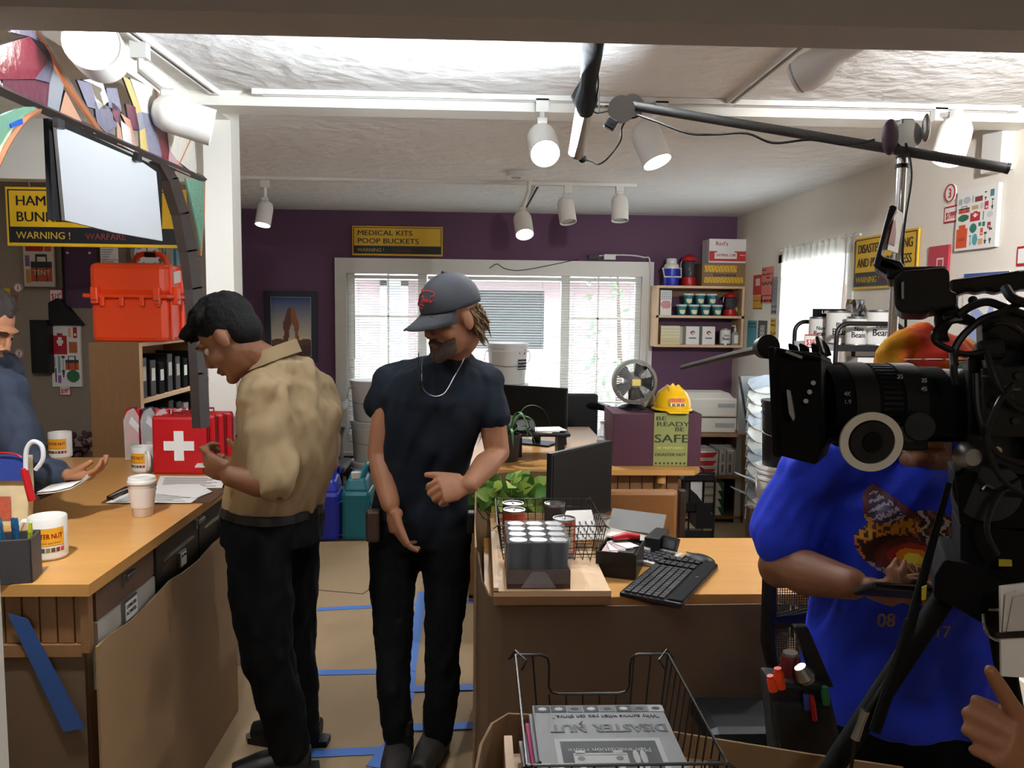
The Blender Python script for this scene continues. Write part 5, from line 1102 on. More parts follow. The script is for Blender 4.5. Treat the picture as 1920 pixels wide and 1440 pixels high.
decal(t, w*.9, h*.7, 40, 34, lambda u,v: C_('#9aa6cf') if ell_in(u,v,.3+.05*math.sin(v*20),.5,.22,.36) or ell_in(u,v,.72,.55+.05*math.sin(u*30),.22,.3) else None, (0,-.0025,-h*.12), name='map_print')
for k,(x,y) in enumerate(((1918,480),(1917,520))): q = PX(x,y,XR); t = thing('edge_tag', ['red edged tag at the far right edge of the wall, upper','white tag at the far right edge of the wall, lower'][k], 'tag', (XR-.004,q.y-.02,q.z), -PI/2); MB().box((0,0,0),(.1,.004,.08)).build('card', [red,paper][k], t); MB().box((0,-.003,0),(.08,.002,.06)).build('field', [paper,greyp][k], t)
# bean rack
RX0, RX1, RY0, RY1 = PY(1568, 640, 3.98).x, PY(1694, 640, 3.98).x, 3.98, 4.52
zt_ = PY(1630, 607, RY0).z; zs = PY(1630, 652, RY0).z
rk = wt('bean_rack', 'black tubular rack holding white bean cans by the right wall', 'rack', ((RX0+RX1)/2, (RY0+RY1)/2, 0))
for y in (RY0, RY1): MB().tube([(RX0,y,0),(RX0,y,zt_-.06)]+arc((RX0+.06,y,zt_-.06),.06,PI,PI/2,6)+arc((RX1-.06,y,zt_-.06),.06,PI/2,0,6)+[(RX1,y,0)], .012, 10).build('end_hoop', black_metal, rk)
SH = [zs, zs-.27, zs-.55, zs-.83]
for z in SH:
    MB().span((RX0,RY0,z-.02),(RX1,RY0+.02,z+.012)).build('shelf_rail', black_metal, rk); MB().span((RX0,RY1-.02,z-.02),(RX1,RY1,z+.012)).build('shelf_rail', black_metal, rk)
    MB().span((RX0-.006,RY0,z-.02),(RX0+.008,RY1,z+.012)).build('side_rail', steel, rk); MB().span((RX1-.01,RY0,z-.02),(RX1+.004,RY1,z+.012)).build('side_rail', black_metal, rk)
    MB().span((RX0,RY0+.02,z-.008),(RX1,RY1-.02,z)).build('shelf_board', black_metal, rk)
cans = [(1533,4.42,.05,.15,'Navy','white navy bean can at the left end of the rack top shelf'),(1570,4.28,.062,.185,'Black','tall white black bean can, second from the left on the rack'),(1604,4.12,.05,.155,'Navy','white navy bean can in front of the foil bag on the rack'),(1645,4.12,.062,.19,'Pinto','large white pinto bean can at the right end of the rack top shelf')]
for px, y, r, h, s_, lb in cans: q = PY(px, 640, y); bean_can((q.x, y, zs+.001), r, h, s_, lb, rz=-.1)
q = PY(1588,640,4.02); 
q = PY(1606, 560, 4.4); t = thing('foil_bag', 'shiny crumpled silver foil bag behind the middle bean can', 'bag', (q.x, 4.4, zs)); b = MB(); n = 9
vs = [((i/n-.5)*.11, .03*rnd.uniform(-1,1), j/n*.25) for j in range(n+1) for i in range(n+1)]; b.add(vs, [(j*(n+1)+i,j*(n+1)+i+1,(j+1)*(n+1)+i+1,(j+1)*(n+1)+i) for j in range(n) for i in range(n)]); b.build('foil', mat('foil','#c9cdd2',.18,metal=1), t); MB().span((-.055,.0,.0),(.055,.04,.1)).build('filling', steel, t)
q = PY(1548, 575, 4.48); t = thing('limited_box', 'dark low box marked LIMITED behind the left bean cans', 'box', (q.x+.02, 4.47, zs)); MB().box((0,0,.098),(.17,.06,.195)).build('carton', black_mt, t); text(t, 'LIMITED', (-.06,-.032,.17), .022, paper, width=.11, bold=.04)
q = PY(1518, 630, 4.45); tq = PX(1521, 640, RX0-.01); price_tag((tq.x, tq.y, tq.z), .07, .075, -.35, '$38', 'small red and white price tag reading $38 on the bean rack rail')
for px, y, r, h, s_, lb in ((1584,4.1,.05,.16,'Cannellini','white cannellini bean can on the second rack shelf'),): q = PY(px,650,y); bean_can((q.x,y,SH[1]+.001), r, h, s_, lb)
q = PY(1632,660,4.1); t = thing('white_display_box', 'white box with a grey picture panel on the second rack shelf', 'box', (q.x, 4.12, SH[1])); MB().box((0,0,.11),(.17,.12,.21)).build('carton', paper, t); MB().box((0,-.062,.1),(.12,.004,.15)).build('picture_panel', greyp, t)
for k in range(3): q = PY(1500+0*k,850,4.2); bean_can((RX0+.07+.12*k, 4.12, SH[2]+.001), .048, .15, 'Pinto', 'white pinto bean can on the third rack shelf, '+['left','middle','right'][k])
q = PY(1510, 870, 3.8); t = bean_can((q.x, 3.8, q.z), .045, .135, 'Pinto', 'white pinto bean can on a stool beside the black bucket, left of the blue shoulder')
s_ = thing('small_stool', 'black stool holding a bean can behind the blue shoulder', 'stool', (q.x+.02, 3.8, 0)); MB().box((0,0,q.z-.013),(.2,.2,.024)).build('seat', black, s_)
for dx in (-.08,.08):
    for dy in (-.08,.08): MB().cyl((dx,dy,0),(dx,dy,q.z-.02),.01,8).build('leg', black_metal, s_)
# bucket column in front of brochure rack
q = PY(1462, 872, 4.35); hh_ = q.z
for k in range(2):
    t = bucket((q.x+.0, 4.35, hh_/2*k), 'white bucket under the black bucket beside the blue sleeve, '+['lower one','upper one'][k], .125, hh_/2-.003)
    MB().poly([(-.06,-.127,.18),(.02,-.13,.12),(.02,-.13,.09),(-.06,-.127,.15)],(0,-.001,0)).build('orange_swoosh', orange, t)
t = bucket((q.x+.0, 4.35, hh_), 'black bucket with an orange logo sticker on top of the white buckets', .11, .36, black, group=None)
decal(t, .1, .075, 30, 20, lambda u,v: (C_('#b03020') if .62<v<.85 and int(u*24)%3 else C_(LOGO_Y)) if v>.3 else C_(['#5a4a36','#e8e2d2','#7a2a22','#3a6aa0'][int(u*14)%4]), (0,-.108,.14), name='logo_sticker', radius=.11)

# ---------------------------------------------------------------- near desk with cardboard wrap
nd = wt('front_desk', 'maple desk in the foreground wrapped in brown cardboard', 'desk', (.5, 2.5, 0))
MB().poly([(.02,2.24,DZ-.03),(.60,2.24,DZ-.03),(.60,2.26,DZ-.03),(1.02,2.26,DZ-.03),(1.02,2.84,DZ-.03),(.58,2.84,DZ-.03),(.56,3.13,DZ-.03),(.24,3.13,DZ-.03),(.24,2.84,DZ-.03),(.02,2.84,DZ-.03)],(0,0,.03)).build('desktop', wood, nd)
for x, y in ((.03,2.27),(.98,2.27),(.03,2.8),(.98,2.8)): MB().box((x+.01,y+.01,DZ/2-.015),(.05,.05,DZ-.03)).build('leg', wood_dk, nd)
MB().span((.02,2.26,.08),(.03,2.83,DZ-.03)).build('side_panel', wood, nd)
cbw = wt('cardboard_wrap', 'tall brown cardboard sheet wrapped around the near desk', 'cardboard', (.4, 2.2, 0))
def wall_path(pts, m, name, parent, th=.005):  # pts: (x, y, ztop)
    b = MB(); n = len(pts); vs = []
    for i, (x, y, z) in enumerate(pts):
        a = V(pts[max(i-1,0)][:2]); c = V(pts[min(i+1,n-1)][:2]); d = (c-a).normalized(); q = V((-d.y, d.x))*th
        vs += [(x,y,0),(x,y,z),(x+q.x,y+q.y,z),(x+q.x,y+q.y,0)]
    fs = [(0,1,2,3),((n-1)*4+3,(n-1)*4+2,(n-1)*4+1,(n-1)*4)]
    for i in range(n-1):
        for k in range(4): fs.append((i*4+k,(i+1)*4+k,(i+1)*4+(k+1)%4,i*4+(k+1)%4))
    b.add(vs, fs); return b.build(name, m, parent)
P1 = [(.875,2.2,.745),(.4,2.195,.742),(.12,2.195,.744),(.07,2.20,.75),(.035,2.215,.765),(.015,2.24,.80),(.008,2.27,.84),(.004,2.30,.86),(.002,2.305,.865)]
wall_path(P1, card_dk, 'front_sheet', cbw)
P2 = [(-.004,2.30,.88),(-.008,2.5,.89),(-.008,2.8,.905),(-.006,3.08,.91),(.01,3.15,.915),(.035,3.18,.918),(.2,3.19,.925),(.45,3.19,.92)]
wall_path(P2, card, 'rear_sheet', cbw)
MB().span((.018,2.236,.60),(.06,2.24,.70)).build('blue_tape_piece', mat('dark_blue_tape','',.6), nd)
# wooden tray
tr = wt('wooden_tray', 'pale wooden tray on the near desk carrying the wire basket and shrink-wrapped cans', 'tray', (.21, 2.5, DZ))
TX0, TX1, TY0, TY1 = .044, .375, 2.17, 2.93; z = .79
MB().span((TX0,TY0,DZ+.003),(TX1,TY1,z-.012)).build('lower_frame', wood_dk, tr)
MB().span((TX0,TY0,z-.012),(TX1,TY1,z)).build('base_panel', wood_lt, tr)
MB().span((TX0,TY0,z),(TX0+.014,TY1,z+.014)).build('rim', wood_lt, tr); MB().span((TX0,TY1-.014,z),(TX1,TY1,z+.03)).build('rim', wood_lt, tr); MB().span((TX0,TY0,z),(TX1,TY0+.008,z+.004)).build('rim', wood_lt, tr)
MB().span((TX0,2.24,.06),(TX0+.0,2.24,.06)) 
# shrink wrapped cans
PX0, PY0_, pr_ = .086, 2.2, .0285
hcan = .135
bxm = mat('brown_carton','#4a2c1f',.6)
t = thing('can_carton', 'brown cardboard flat holding twelve shrink-wrapped cans', 'carton', (PX0+.086, PY0_+.115, z)); 
MB().box((0,-.117,.028),(.178,.003,.056)).box((0,.117,.028),(.178,.003,.056)).box((-.0885,0,.028),(.003,.237,.056)).box((.0885,0,.028),(.003,.237,.056)).box((0,0,.002),(.175,.232,.003)).build('flat', bxm, t)
MB().box((0,0,.075),(.181,.24,.118)).build('shrink_film', mat('shrink_film','#e8f0f4',.06,alpha=.14), t)
MB().poly([(-.05,-.1195,.004),(.05,-.1195,.004),(.02,-.1195,.05),(-.02,-.1195,.05)],(0,-.001,0)).build('film_fold', mat('shrink_film','',.1), t)
can_m = mat('slate_can','#3d4a55',.3,metal=.5); lidm = mat('can_lid','#d8dadc',.22,metal=.6)
proto = None
rown = ['front','second','third','back']; coln = ['left','middle','right']
for r_ in range(4):
    for c_ in range(3):
        lab = 'shrink-wrapped can in the %s row, %s column' % (rown[r_], coln[c_]); loc = (PX0+.0285+c_*.0575, PY0_+.0285+r_*.0575, z+.0035)
        if proto is None:
            proto = thing('drink_can', lab, 'can', loc, 0, 'shrink-wrapped cans'); MB().lathe([(0,.004),(.024,0),(.028,.01),(.028,.122),(.026,.129)], seg=24).build('body', can_m, proto)
            MB().lathe([(.026,.128),(.0272,.131),(.0262,.133),(.025,.1305),(0,.1305)], seg=24).build('lid', lidm, proto)
        else: dup(proto, loc, label=lab)
# wire basket helper
def wire_basket(t, x0, x1, y0, y1, z0, z1, r, notch, nx, ny, grid=True, top_m=black_metal):
    # rims
    def front(y):
        if not notch: return [(x0,y,z1),(x1,y,z1)]
        w = x1-x0; a = x0+w*.22; c = x1-w*.25; zl = z1-notch
        return [(x0,y,z1),(a-.015,y,z1),(a-.003,y,z1-.006),(a,y,z1-.02),(a,y,zl+.015),(a+.006,y,zl+.003),(a+.018,y,zl),(c-.018,y,zl),(c-.006,y,zl+.003),(c,y,zl+.015),(c,y,z1-.02),(c+.003,y,z1-.006),(c+.015,y,z1),(x1,y,z1)]
    for y in (y0, y1): MB().tube(front(y) if y == y1 else [(x0,y,z1),(x1,y,z1)], r*1.5, 6).build('rim_wire', black_metal, t)
    for x in (x0, x1): MB().tube([(x,y0,z1),(x,y1,z1)], r*1.5, 6).build('rim_wire', black_metal, t)
    ins = .02
    for i in range(1, nx):
        u = i/nx; x = x0+(x1-x0)*u; zt = z1-(notch if notch and .22 < u < .75 else 0)
        MB().tube([(x,y1,zt),(x0+ins+(x1-x0-2*ins)*u,y1-ins*.5,z0),(x0+ins+(x1-x0-2*ins)*u,y0+ins*.5,z0),(x,y0,z1)], r, 4).build('wire', black_metal, t)
    for i in range(1, ny):
        u = i/ny; y = y0+(y1-y0)*u
        MB().tube([(x0,y,z1),(x0+ins,y,z0),(x1-ins,y,z0),(x1,y,z1)], r, 4).build('wire', black_metal, t)
    if grid:
        for k in range(1, grid+1):
            zz = z0+(z1-z0)*k/(grid+1)-.005; q = ins*(1-k/(grid+1)); MB().tube([(x0+q,y0+q*.5,zz),(x1-q,y0+q*.5,zz),(x1-q,y1-q*.5,zz),(x0+q,y1-q*.5,zz)], r, 4, closed=True).build('wire', black_metal, t)
    for x in (x0, x1):
        for y in (y0, y1):
            s = 1 if x == x0 else -1; q = 1 if y == y0 else -1
            MB().tube([(x,y,z1),(x-s*.012,y-q*.0,z1-.008),(x,y-q*.01,z1+.004),(x+s*.02,y+q*.015,z1-.004),(x+s*.01,y+q*.02,z1-.02)], r*1.3, 5).build('corner_loop', black_metal, t)
            MB().tube([(x,y,z1),(x+s*ins,y+q*ins*.5,z0)], r*1.4, 5).build('corner_wire', black_metal, t)
wb = wt('desk_wire_basket', 'black wire basket on the wooden tray around the soup cans', 'basket', (.25, 2.5, z))
bx1 = .40; wire_basket(wb, .06, bx1, 2.44, 2.80, z+.004, z+.115, .0013, 0, 12, 10, grid=4)
for k, (x, y) in enumerate(((.12,2.72),(.12,2.63),(.265,2.72),(.275,2.50))):
    t = thing('soup_can', 'labelled soup can in the desk wire basket, %s' % ['back left','front left','back right','large front right with red label'][k], 'can', (x, y, z+.008), 0, 'soup cans in the wire basket'); r = .036; hh = .112 if k < 3 else .118
    MB().lathe([(0,.002),(r,0),(r,hh-.004),(r*1.03,hh-.002),(r*1.03,hh),(r*.93,hh),(r*.92,hh-.004),(0,hh-.004)], seg=28).build('can', steel, t)
    MB().lathe([(r+.0005,.006),(r+.0005,hh-.008)], seg=28).build('label_wrap', mat('label_dark','#2a2326',.5) if k in (0,2) else mat('label_rust','#a03a20',.5), t)
    MB().tube([(0,0,hh-.003),(.0,.018,hh-.001)], .004, 6, sy=.4).build('pull_ring', steel, t)
    if k == 3: decal(t, .055, .085, 20, 30, lambda u,v: (C_('#2a2326') if (int(v*30)*5)%7 > 3 and int(u*20)%2 else C_('#d8cbb0')), (.002,-r-.0008,.055), radius=r+.0006, name='recipe_panel')
# form bundle in the basket
t = thing('form_bundle', 'white striped forms propped in the desk wire basket', 'papers', (.345, 2.62, z+.006), .15)
Qf = Matrix.Rotation(-.9, 4, 'X')
for k in range(4): MB().box((.004*k,.01*k,.06),(.09,.002,.11),Qf).build('form', paper, t)
decal(t, .085, .1, 16, 20, lambda u,v: C_('#222222') if ((u*4+v*2)%1) < .25 and v<.7 else None, (0,-.0035,.06), rot=(PI/2-.9,0,0))
# plant behind the monitor
pl = thing('pothos_plant', 'leafy green potted plant at the left end of the near desk', 'plant', (.13, 2.985, DZ-.12)); 
MB().lathe([(0,0),(.06,0),(.085,.13),(.09,.13),(.088,.15),(.078,.15),(.075,.12),(0,.12)], seg=24).build('pot', black, pl)
st_ = thing('plant_stand', 'small wooden stand carrying the leafy plant beside the near desk', 'stand', (.13, 2.95, 0)); MB().box((0,0,DZ-.135),(.2,.18,.028)).build('top', wood_dk, st_)
for dx in (-.08,.08):
    for dy in (-.07,.07): MB().box((dx,dy,(DZ-.15)/2),(.02,.02,DZ-.15)).build('leg', wood_dk, st_)
rl_ = random.Random(5)
for k in range(95):
    a_ = rl_.uniform(0, 2*PI); R_ = rl_.uniform(.03, .17); hz_ = .15+.17*math.cos(R_*6)*rl_.uniform(.35,1); c = V((R_*math.cos(a_), R_*math.sin(a_)*.33, hz_)); L = rl_.uniform(.05,.082); w_ = L*.36
    d = V((math.cos(a_)*(.4+R_*3), math.sin(a_)*.4-.25, rl_.uniform(-.9,.7))).normalized(); s_v = d.cross(V((rl_.uniform(-.5,.5),-1,.3))).normalized(); n_ = s_v.cross(d)
    out = [(0,0),(.12,.55),(.35,1),(.6,.85),(.82,.42),(1,0)]; vs = []
    for tt, ww in out: 
        drop = n_*(-.25*L*tt*tt); p_ = c+d*L*(tt-.3)+drop
        vs += [p_-s_v*w_*ww+n_*w_*.22*ww, p_, p_+s_v*w_*ww+n_*w_*.22*ww]
    fs = []
    for i in range(5): fs += [(3*i,3*i+1,3*i+4,3*i+3),(3*i+1,3*i+2,3*i+5,3*i+4)]
    b = MB().add(vs, fs, smooth=True); b.build('leaf', [green_leaf, mat('leaf_lime','#b3cf5c',.4,var=.3,vscale=20), mat('leaf_deep','#5a8f38',.45,var=.3)][k%3], pl)
    MB().tube([(c.x*.2,c.y*.2,.12), ((c.x)*.7, c.y*.7, hz_*.8), c-d*L*.3], .0022, 4).build('stem', green_leaf, pl)
# near monitor
q0, q1 = PY(1028, 925, 2.87), PY(1143, 890, 3.17)
mc = (q0+q1)/2; mw = math.hypot(q1.x-q0.x, q1.y-q0.y)
zt0, zb0 = PY(1028, 851, 2.87).z, PY(1028, 1002, 2.87).z
t = monitor((mc.x, mc.y, .75), mw, zt0-zb0-.01, math.atan2(q1.y-q0.y, q1.x-q0.x), 'large black monitor turned away on the near desk', base=zb0-.75+.012); t.scale = (1,1,1)
# desk organiser, calculators, keyboard, mouse
t = thing('desk_organizer', 'black desk organizer box with card slips beside the desk wire basket', 'organizer', (.455, 2.48, DZ), -.35)
for s in ((-.06,0,.006,.16),(.06,0,.006,.16),(0,-.08,.126,.006),(0,.08,.126,.006),(0,0,.12,.004)): MB().box((s[0],s[1],.04),(s[2],s[3],.08)).build('divider', black, t)
MB().box((0,0,.004),(.12,.16,.006)).build('base', black, t); MB().box((.03,-.02,.06),(.05,.12,.05)).build('drawer_block', black, t, .003)
for k in range(4): MB().box((-.02+.01*k,-.04+.012*k,.083+.002*k),(.05,.09,.0015),.3*k).build('card_slip', paper if k%2 else mat('pale_pink','#c9b0b4',.8), t)
t = thing('red_stapler', 'small red stapler lying on the black desk organizer', 'stapler', (.475, 2.5, DZ+.092), .2); MB().tube([(-.045,0,.008),(0,0,.014),(.045,0,.01)], [.009,.013,.01], 10).build('top_arm', red, t); MB().box((0,0,.002),(.09,.018,.005)).build('base', black, t)
def calc(loc, rz, w, d, label, body, keym):
    t = thing('calculator', label, 'calculator', loc, rz); MB().poly([(-w/2,-d/2,0),(w/2,-d/2,0),(w/2,-d/2,.014),(-w/2,-d/2,.014)],(0,d,0)).build('body', body, t, .003)
    MB().box((0,d*.42,.04),(w*.8,.012,.045),Matrix.Rotation(-.5,4,'X')).build('display_hood', black, t); MB().box((0,d*.42-.009,.042),(w*.7,.002,.03),Matrix.Rotation(-.5,4,'X')).build('display', mat('lcd','#2c3130',.2), t)
    for i in range(6):
        for j in range(5): MB().box((w*(-.38+.152*i),d*(-.36+.145*j),.018),(w*.11,d*.09,.009)).build('key', red if (i,j)==(0,4) else keym, t)
    return t
calc((.585, 2.60, DZ), -.75, .14, .17, 'white desk calculator with dark keys beside the mouse', whitep, mat('key_grey','#3a3b40',.4))
t = thing('card_terminal', 'beige printing calculator with open lid behind the organizer', 'calculator', (.53, 2.73, DZ), -.5); MB().poly([(-.1,-.09,0),(.1,-.09,0),(.1,-.09,.03),(-.1,-.09,.045)],(0,.16,0)).build('body', mat('beige_plastic','',.5), t, .004); MB().box((.0,.085,.07),(.2,.01,.08),Matrix.Rotation(-.7,4,'X')).build('lid', greyp, t); MB().box((.1,-.0,.03),(.05,.14,.07)).build('printer_end', black, t, .004); MB().box((-.03,-.02,.042),(.08,.06,.006)).build('paper_slip', paper, t)
kb = thing('keyboard', 'black wireless keyboard with palm rest on the near desk', 'keyboard', (.59, 2.385, DZ), math.atan2(2.566-2.24, .617-.42)); Lk, Wk = .40, .185
kb.location = ((.42+.617+.75+.585)/4, (2.24+2.566+2.46+2.195)/4, DZ); kb.rotation_euler[0] = 0
MB().box((0,0,.008),(Lk,Wk,.014)).build('base', black, kb, .004); MB().box((0,-Wk*.38,.016),(Lk*.96,Wk*.24,.01)).build('palm_rest', black_mt, kb, .004)
km = MB().box((0,0,0),(.0155,.0155,.007)).mesh('key'); kmat = mat('key_black','#232325',.5); km.materials.append(kmat)
for i in range(21):
    for j in range(6):
        if (i in (15,18)) or (j == 0 and 4 <= i <= 8): continue
        o = bpy.data.objects.new('key', km); COL.objects.link(o); o.parent = kb; o.location = (-Lk*.47+.0187*i, -.033+.0205*j, .0185)
MB().box((-Lk*.47+.0187*6,-.033,.0185),(.09,.0155,.007)).build('space_bar', kmat, kb)
text(kb, 'K', (Lk*.05,-Wk*.42,.0225), .014, greyp, rot=(0,0,0))
t = thing('computer_mouse', 'black mouse beside the keyboard on the near desk', 'mouse', (.725, 2.535, DZ), .9); MB().ell((0,0,.012),(.034,.056,.024)).build('shell', black, t); MB().box((0,.025,.0335),(.003,.04,.004)).build('wheel', greyp, t); MB().box((0,0,.004),(.055,.09,.006)).build('base', black_mt, t)
t = thing('glass_jar', 'small glass jar behind the wire basket on the near desk', 'jar', (.44, 2.80, DZ)); MB().lathe([(0,0),(.03,0),(.032,.005),(.032,.09),(.03,.09),(.03,.008),(0,.006)], seg=20).build('jar', mat('jar_glass','#e8e4e0',.05,alpha=.35), t); MB().lathe([(.031,.086),(.034,.088),(.034,.094),(.031,.095)], seg=20, ring=True).build('rim', steel, t)
t = thing('black_bowl', 'dark rounded chair arm pad below the near desk front edge', 'chair arm', (.72, 2.24, .66)); MB().ell((0,0,0),(.07,.04,.03)).build('pad', black, t); MB().cyl((0,0,-.02),(0,.0,-.66),.014,8).build('post', black_metal, t)

# ---------------------------------------------------------------- foreground: box, basket, magazines
fcb = wt('front_cardboard', 'curved cardboard sheet edge at the very bottom of the picture around the magazine stand', 'cardboard', (.3, 1.3, 0))
P3 = [(-.0,1.20,.77),(.0,1.3,.785),(.01,1.37,.80),(.03,1.42,.812),(.06,1.45,.815),(.2,1.44,.812),(.42,1.37,.808),(.58,1.33,.80),(.74,1.29,.795)]
wall_path(P3, card, 'sheet', fcb)
fs_ = wt('magazine_stand', 'pine topped stand under the foreground wire basket', 'stand', (.25, 1.2, 0)); 
MB().span((.05,1.0,.74),(.42,1.40,.765)).build('top', wood_lt, fs_); MB().span((.05,1.0,.765),(.065,1.40,.80)).build('edge_strip', wood_lt, fs_)
for x in (.07,.36):
    for y in (1.03,1.35): MB().box((x+.02,y+.02,.37),(.04,.04,.74)).build('leg', wood_dk, fs_)
mbk = wt('magazine_basket', 'black wire basket with dipped rim in the foreground holding leaflets', 'basket', (.21, 1.23, .77))
wire_basket(mbk, .07, .352, 1.055, 1.412, .772, .948, .0016, .075, 9, 11, grid=0)
for k in range(5):
    lab = ['green-grey leaflet at the bottom of the foreground stack','blue edged leaflet second from the bottom in the foreground stack','pink leaflet in the middle of the foreground stack','pale leaflet just under the top one in the foreground basket','grey DISASTER NUT leaflet lying upside down on top in the foreground basket'][k]
    t = thing('leaflet', lab, 'leaflet', (.219-(.004*(4-k)), 1.23, .782+.016*k), .012*(4-k), 'leaflets in the foreground basket')
    MB().box((0,0,.006),(.236,.33,.015)).build('pages', [greyp, mat('pale_blue_paper','',.8), mat('pink_paper','#c8407e',.7), mat('pale_blue_paper','',.8), mat('grey_cover','#a3a6a8',.7)][k], t)
mg = t; gz = .0142
def cover(u, v):  # v from the far edge of the photo orientation handled by rot
    return None
g_dk = mat('cover_dark','#3f4244',.7); g_lt = mat('cover_light','#c9cccd',.7); g_md = mat('cover_mid','#74797b',.7)
rz_ = PI
for k in range(8): 
    x = -.105+.0295*k; MB().box((x+.004,.150,gz),(.0275,.022,.0006)).build('icon_tile', [g_dk,g_dk,g_md,g_dk,g_md,g_dk,g_md,g_lt][k], mg); MB().ell((x+.004,.150,gz+.0004),(.008,.006,.0005),seg=8,rings=4).build('icon_mark', g_lt if k in (0,1,3,5) else g_dk, mg)
text(mg, '"Why survive when you can thrive."', (.106,.128,gz), .016, g_dk, rot=(0,0,PI), width=.19)
text(mg, "DISASTER", (.112,.095,gz), .036, g_md, rot=(0,0,PI), width=.125, bold=.05); text(mg, "NUT", (-.028,.095,gz), .036, g_md, rot=(0,0,PI), width=.06, bold=.05)
MB().poly([(-.033,.108,gz),(-.037,.096,gz),(-.031,.092,gz),(-.042,.078,gz),(-.044,.080,gz),(-.036,.094,gz),(-.041,.098,gz)],(0,0,.0006)).build('lightning_mark', g_dk, mg)
MB().box((0,-.05,gz-.0003),(.178,.20,.0006)).build('white_frame', g_lt, mg); MB().box((0,-.05,gz),(.160,.182,.0007)).build('dark_panel', g_dk, mg)
text(mg, 'Plan evacuation route', (.068,.018,gz+.0006), .017, g_lt, rot=(0,0,PI), width=.136)
MB().poly([(-.062,.004,gz+.0006),(.026,.004,gz+.0006),(.026,-.024,gz+.0006),(.016,-.03,gz+.0006),(-.05,-.03,gz+.0006),(-.062,-.024,gz+.0006)],(0,0,.0005)).build('car_drawing', g_lt, mg)
MB().box((-.018,-.002,gz+.0011),(.084,.002,.0004)).build('car_line', g_md, mg)
for x in (-.05,.012): MB().cyl((x,-.012,gz+.0011),(x,-.012,gz+.0016),.006,12).build('car_light', g_md, mg); MB().box((x,.007,gz+.0008),(.016,.01,.0006)).build('car_roof_part', g_lt, mg); MB().box((x,-.04,gz+.0008),(.01,.02,.0006)).build('car_wheel', g_lt, mg)
for x in (.040,.052): MB().ell((x,-.008,gz+.0006),(.0052,.022,.0006),seg=10,rings=4).build('tank_drawing', g_lt, mg); MB().box((x,-.034,gz+.0008),(.008,.012,.0005)).build('tank_base', g_lt, mg)

# ---------------------------------------------------------------- people
def remesh(mb, voxel, smooth=4, disp=0, dsize=.08, name='m', folds=0):
    me = bpy.data.meshes.new('tmp'); me.from_pydata(mb.v, [], mb.f)
    bm = bmesh.new(); bm.from_mesh(me); bmesh.ops.recalc_face_normals(bm, faces=bm.faces); bm.to_mesh(me); bm.free()
    o = bpy.data.objects.new('tmp', me); COL.objects.link(o)
    r = o.modifiers.new('r', 'REMESH'); r.mode = 'VOXEL'; r.voxel_size = voxel
    s = o.modifiers.new('s', 'SMOOTH'); s.iterations = smooth; s.factor = .5
    if disp:
        tx = bpy.data.textures.new('folds', 'CLOUDS'); tx.noise_scale = dsize
        d = o.modifiers.new('d', 'DISPLACE'); d.texture = tx; d.strength = disp; d.mid_level = .5
    e = None
    if folds:   # long soft folds, stretched downwards
        e = bpy.data.objects.new('tmp_axis', None); COL.objects.link(e); e.scale = (1, 1, 3.2); e.rotation_euler = (.25, .35, 0); bpy.context.view_layer.update()
        tx = bpy.data.textures.new('long_folds', 'CLOUDS'); tx.noise_scale = .055; tx.noise_depth = 1
        d = o.modifiers.new('f', 'DISPLACE'); d.texture = tx; d.strength = folds; d.mid_level = .5; d.texture_coords = 'OBJECT'; d.texture_coords_object = e
    dg = bpy.context.evaluated_depsgraph_get(); nm = bpy.data.meshes.new_from_object(o.evaluated_get(dg))
    nm.name = name; nm.materials.clear(); nm.polygons.foreach_set('use_smooth', [True]*len(nm.polygons))
    bpy.data.objects.remove(o)
    if e: bpy.data.objects.remove(e)
    return nm
def rpart(name, mb, m, parent, voxel=.008, smooth=4, disp=0, dsize=.08, folds=0):
    me = remesh(mb, voxel, smooth, disp, dsize, name, folds); me.materials.append(m)
    if parent.name in WORLD: me.transform(Matrix.Translation(-parent.location))
    o = bpy.data.objects.new(name, me); COL.objects.link(o); o.parent = parent; return o
def loft(mb, secs, seg=20, p=2.4):
    """secs: (centre, half width, half depth, side vector)"""
    vs = []; n = len(secs)
    for i, (c, hw, hd, sv) in enumerate(secs):
        sv = V(sv).normalized(); a = V(secs[max(i-1,0)][0]); b = V(secs[min(i+1,n-1)][0]); up = (b-a).normalized()
        fv = up.cross(sv).normalized()
        for k in range(seg):
            t = 2*PI*k/seg; ct, st = math.cos(t), math.sin(t)
            x = math.copysign(abs(ct)**(2/p), ct)*hw; y = math.copysign(abs(st)**(2/p), st)*hd
            vs.append(V(c)+sv*x+fv*y)
    fs = [(i*seg+k, i*seg+(k+1)%seg, (i+1)*seg+(k+1)%seg, (i+1)*seg+k) for i in range(n-1) for k in range(seg)]
    fs += [tuple(range(seg))[::-1], tuple(range((n-1)*seg, n*seg))]; mb.add(vs, fs)
def limb(mb, pts, rs):
    mb.tube(pts, rs, 14)
    for p, r in zip(pts, rs): mb.ell(p, r*.995, seg=14, rings=8)
def frame(fwd, up):
    f = V(fwd).normalized(); u = V(up); u = (u-f*u.dot(f)).normalized(); r = f.cross(u)
    return Matrix(((r.x,f.x,u.x),(r.y,f.y,u.y),(r.z,f.z,u.z))).to_4x4()
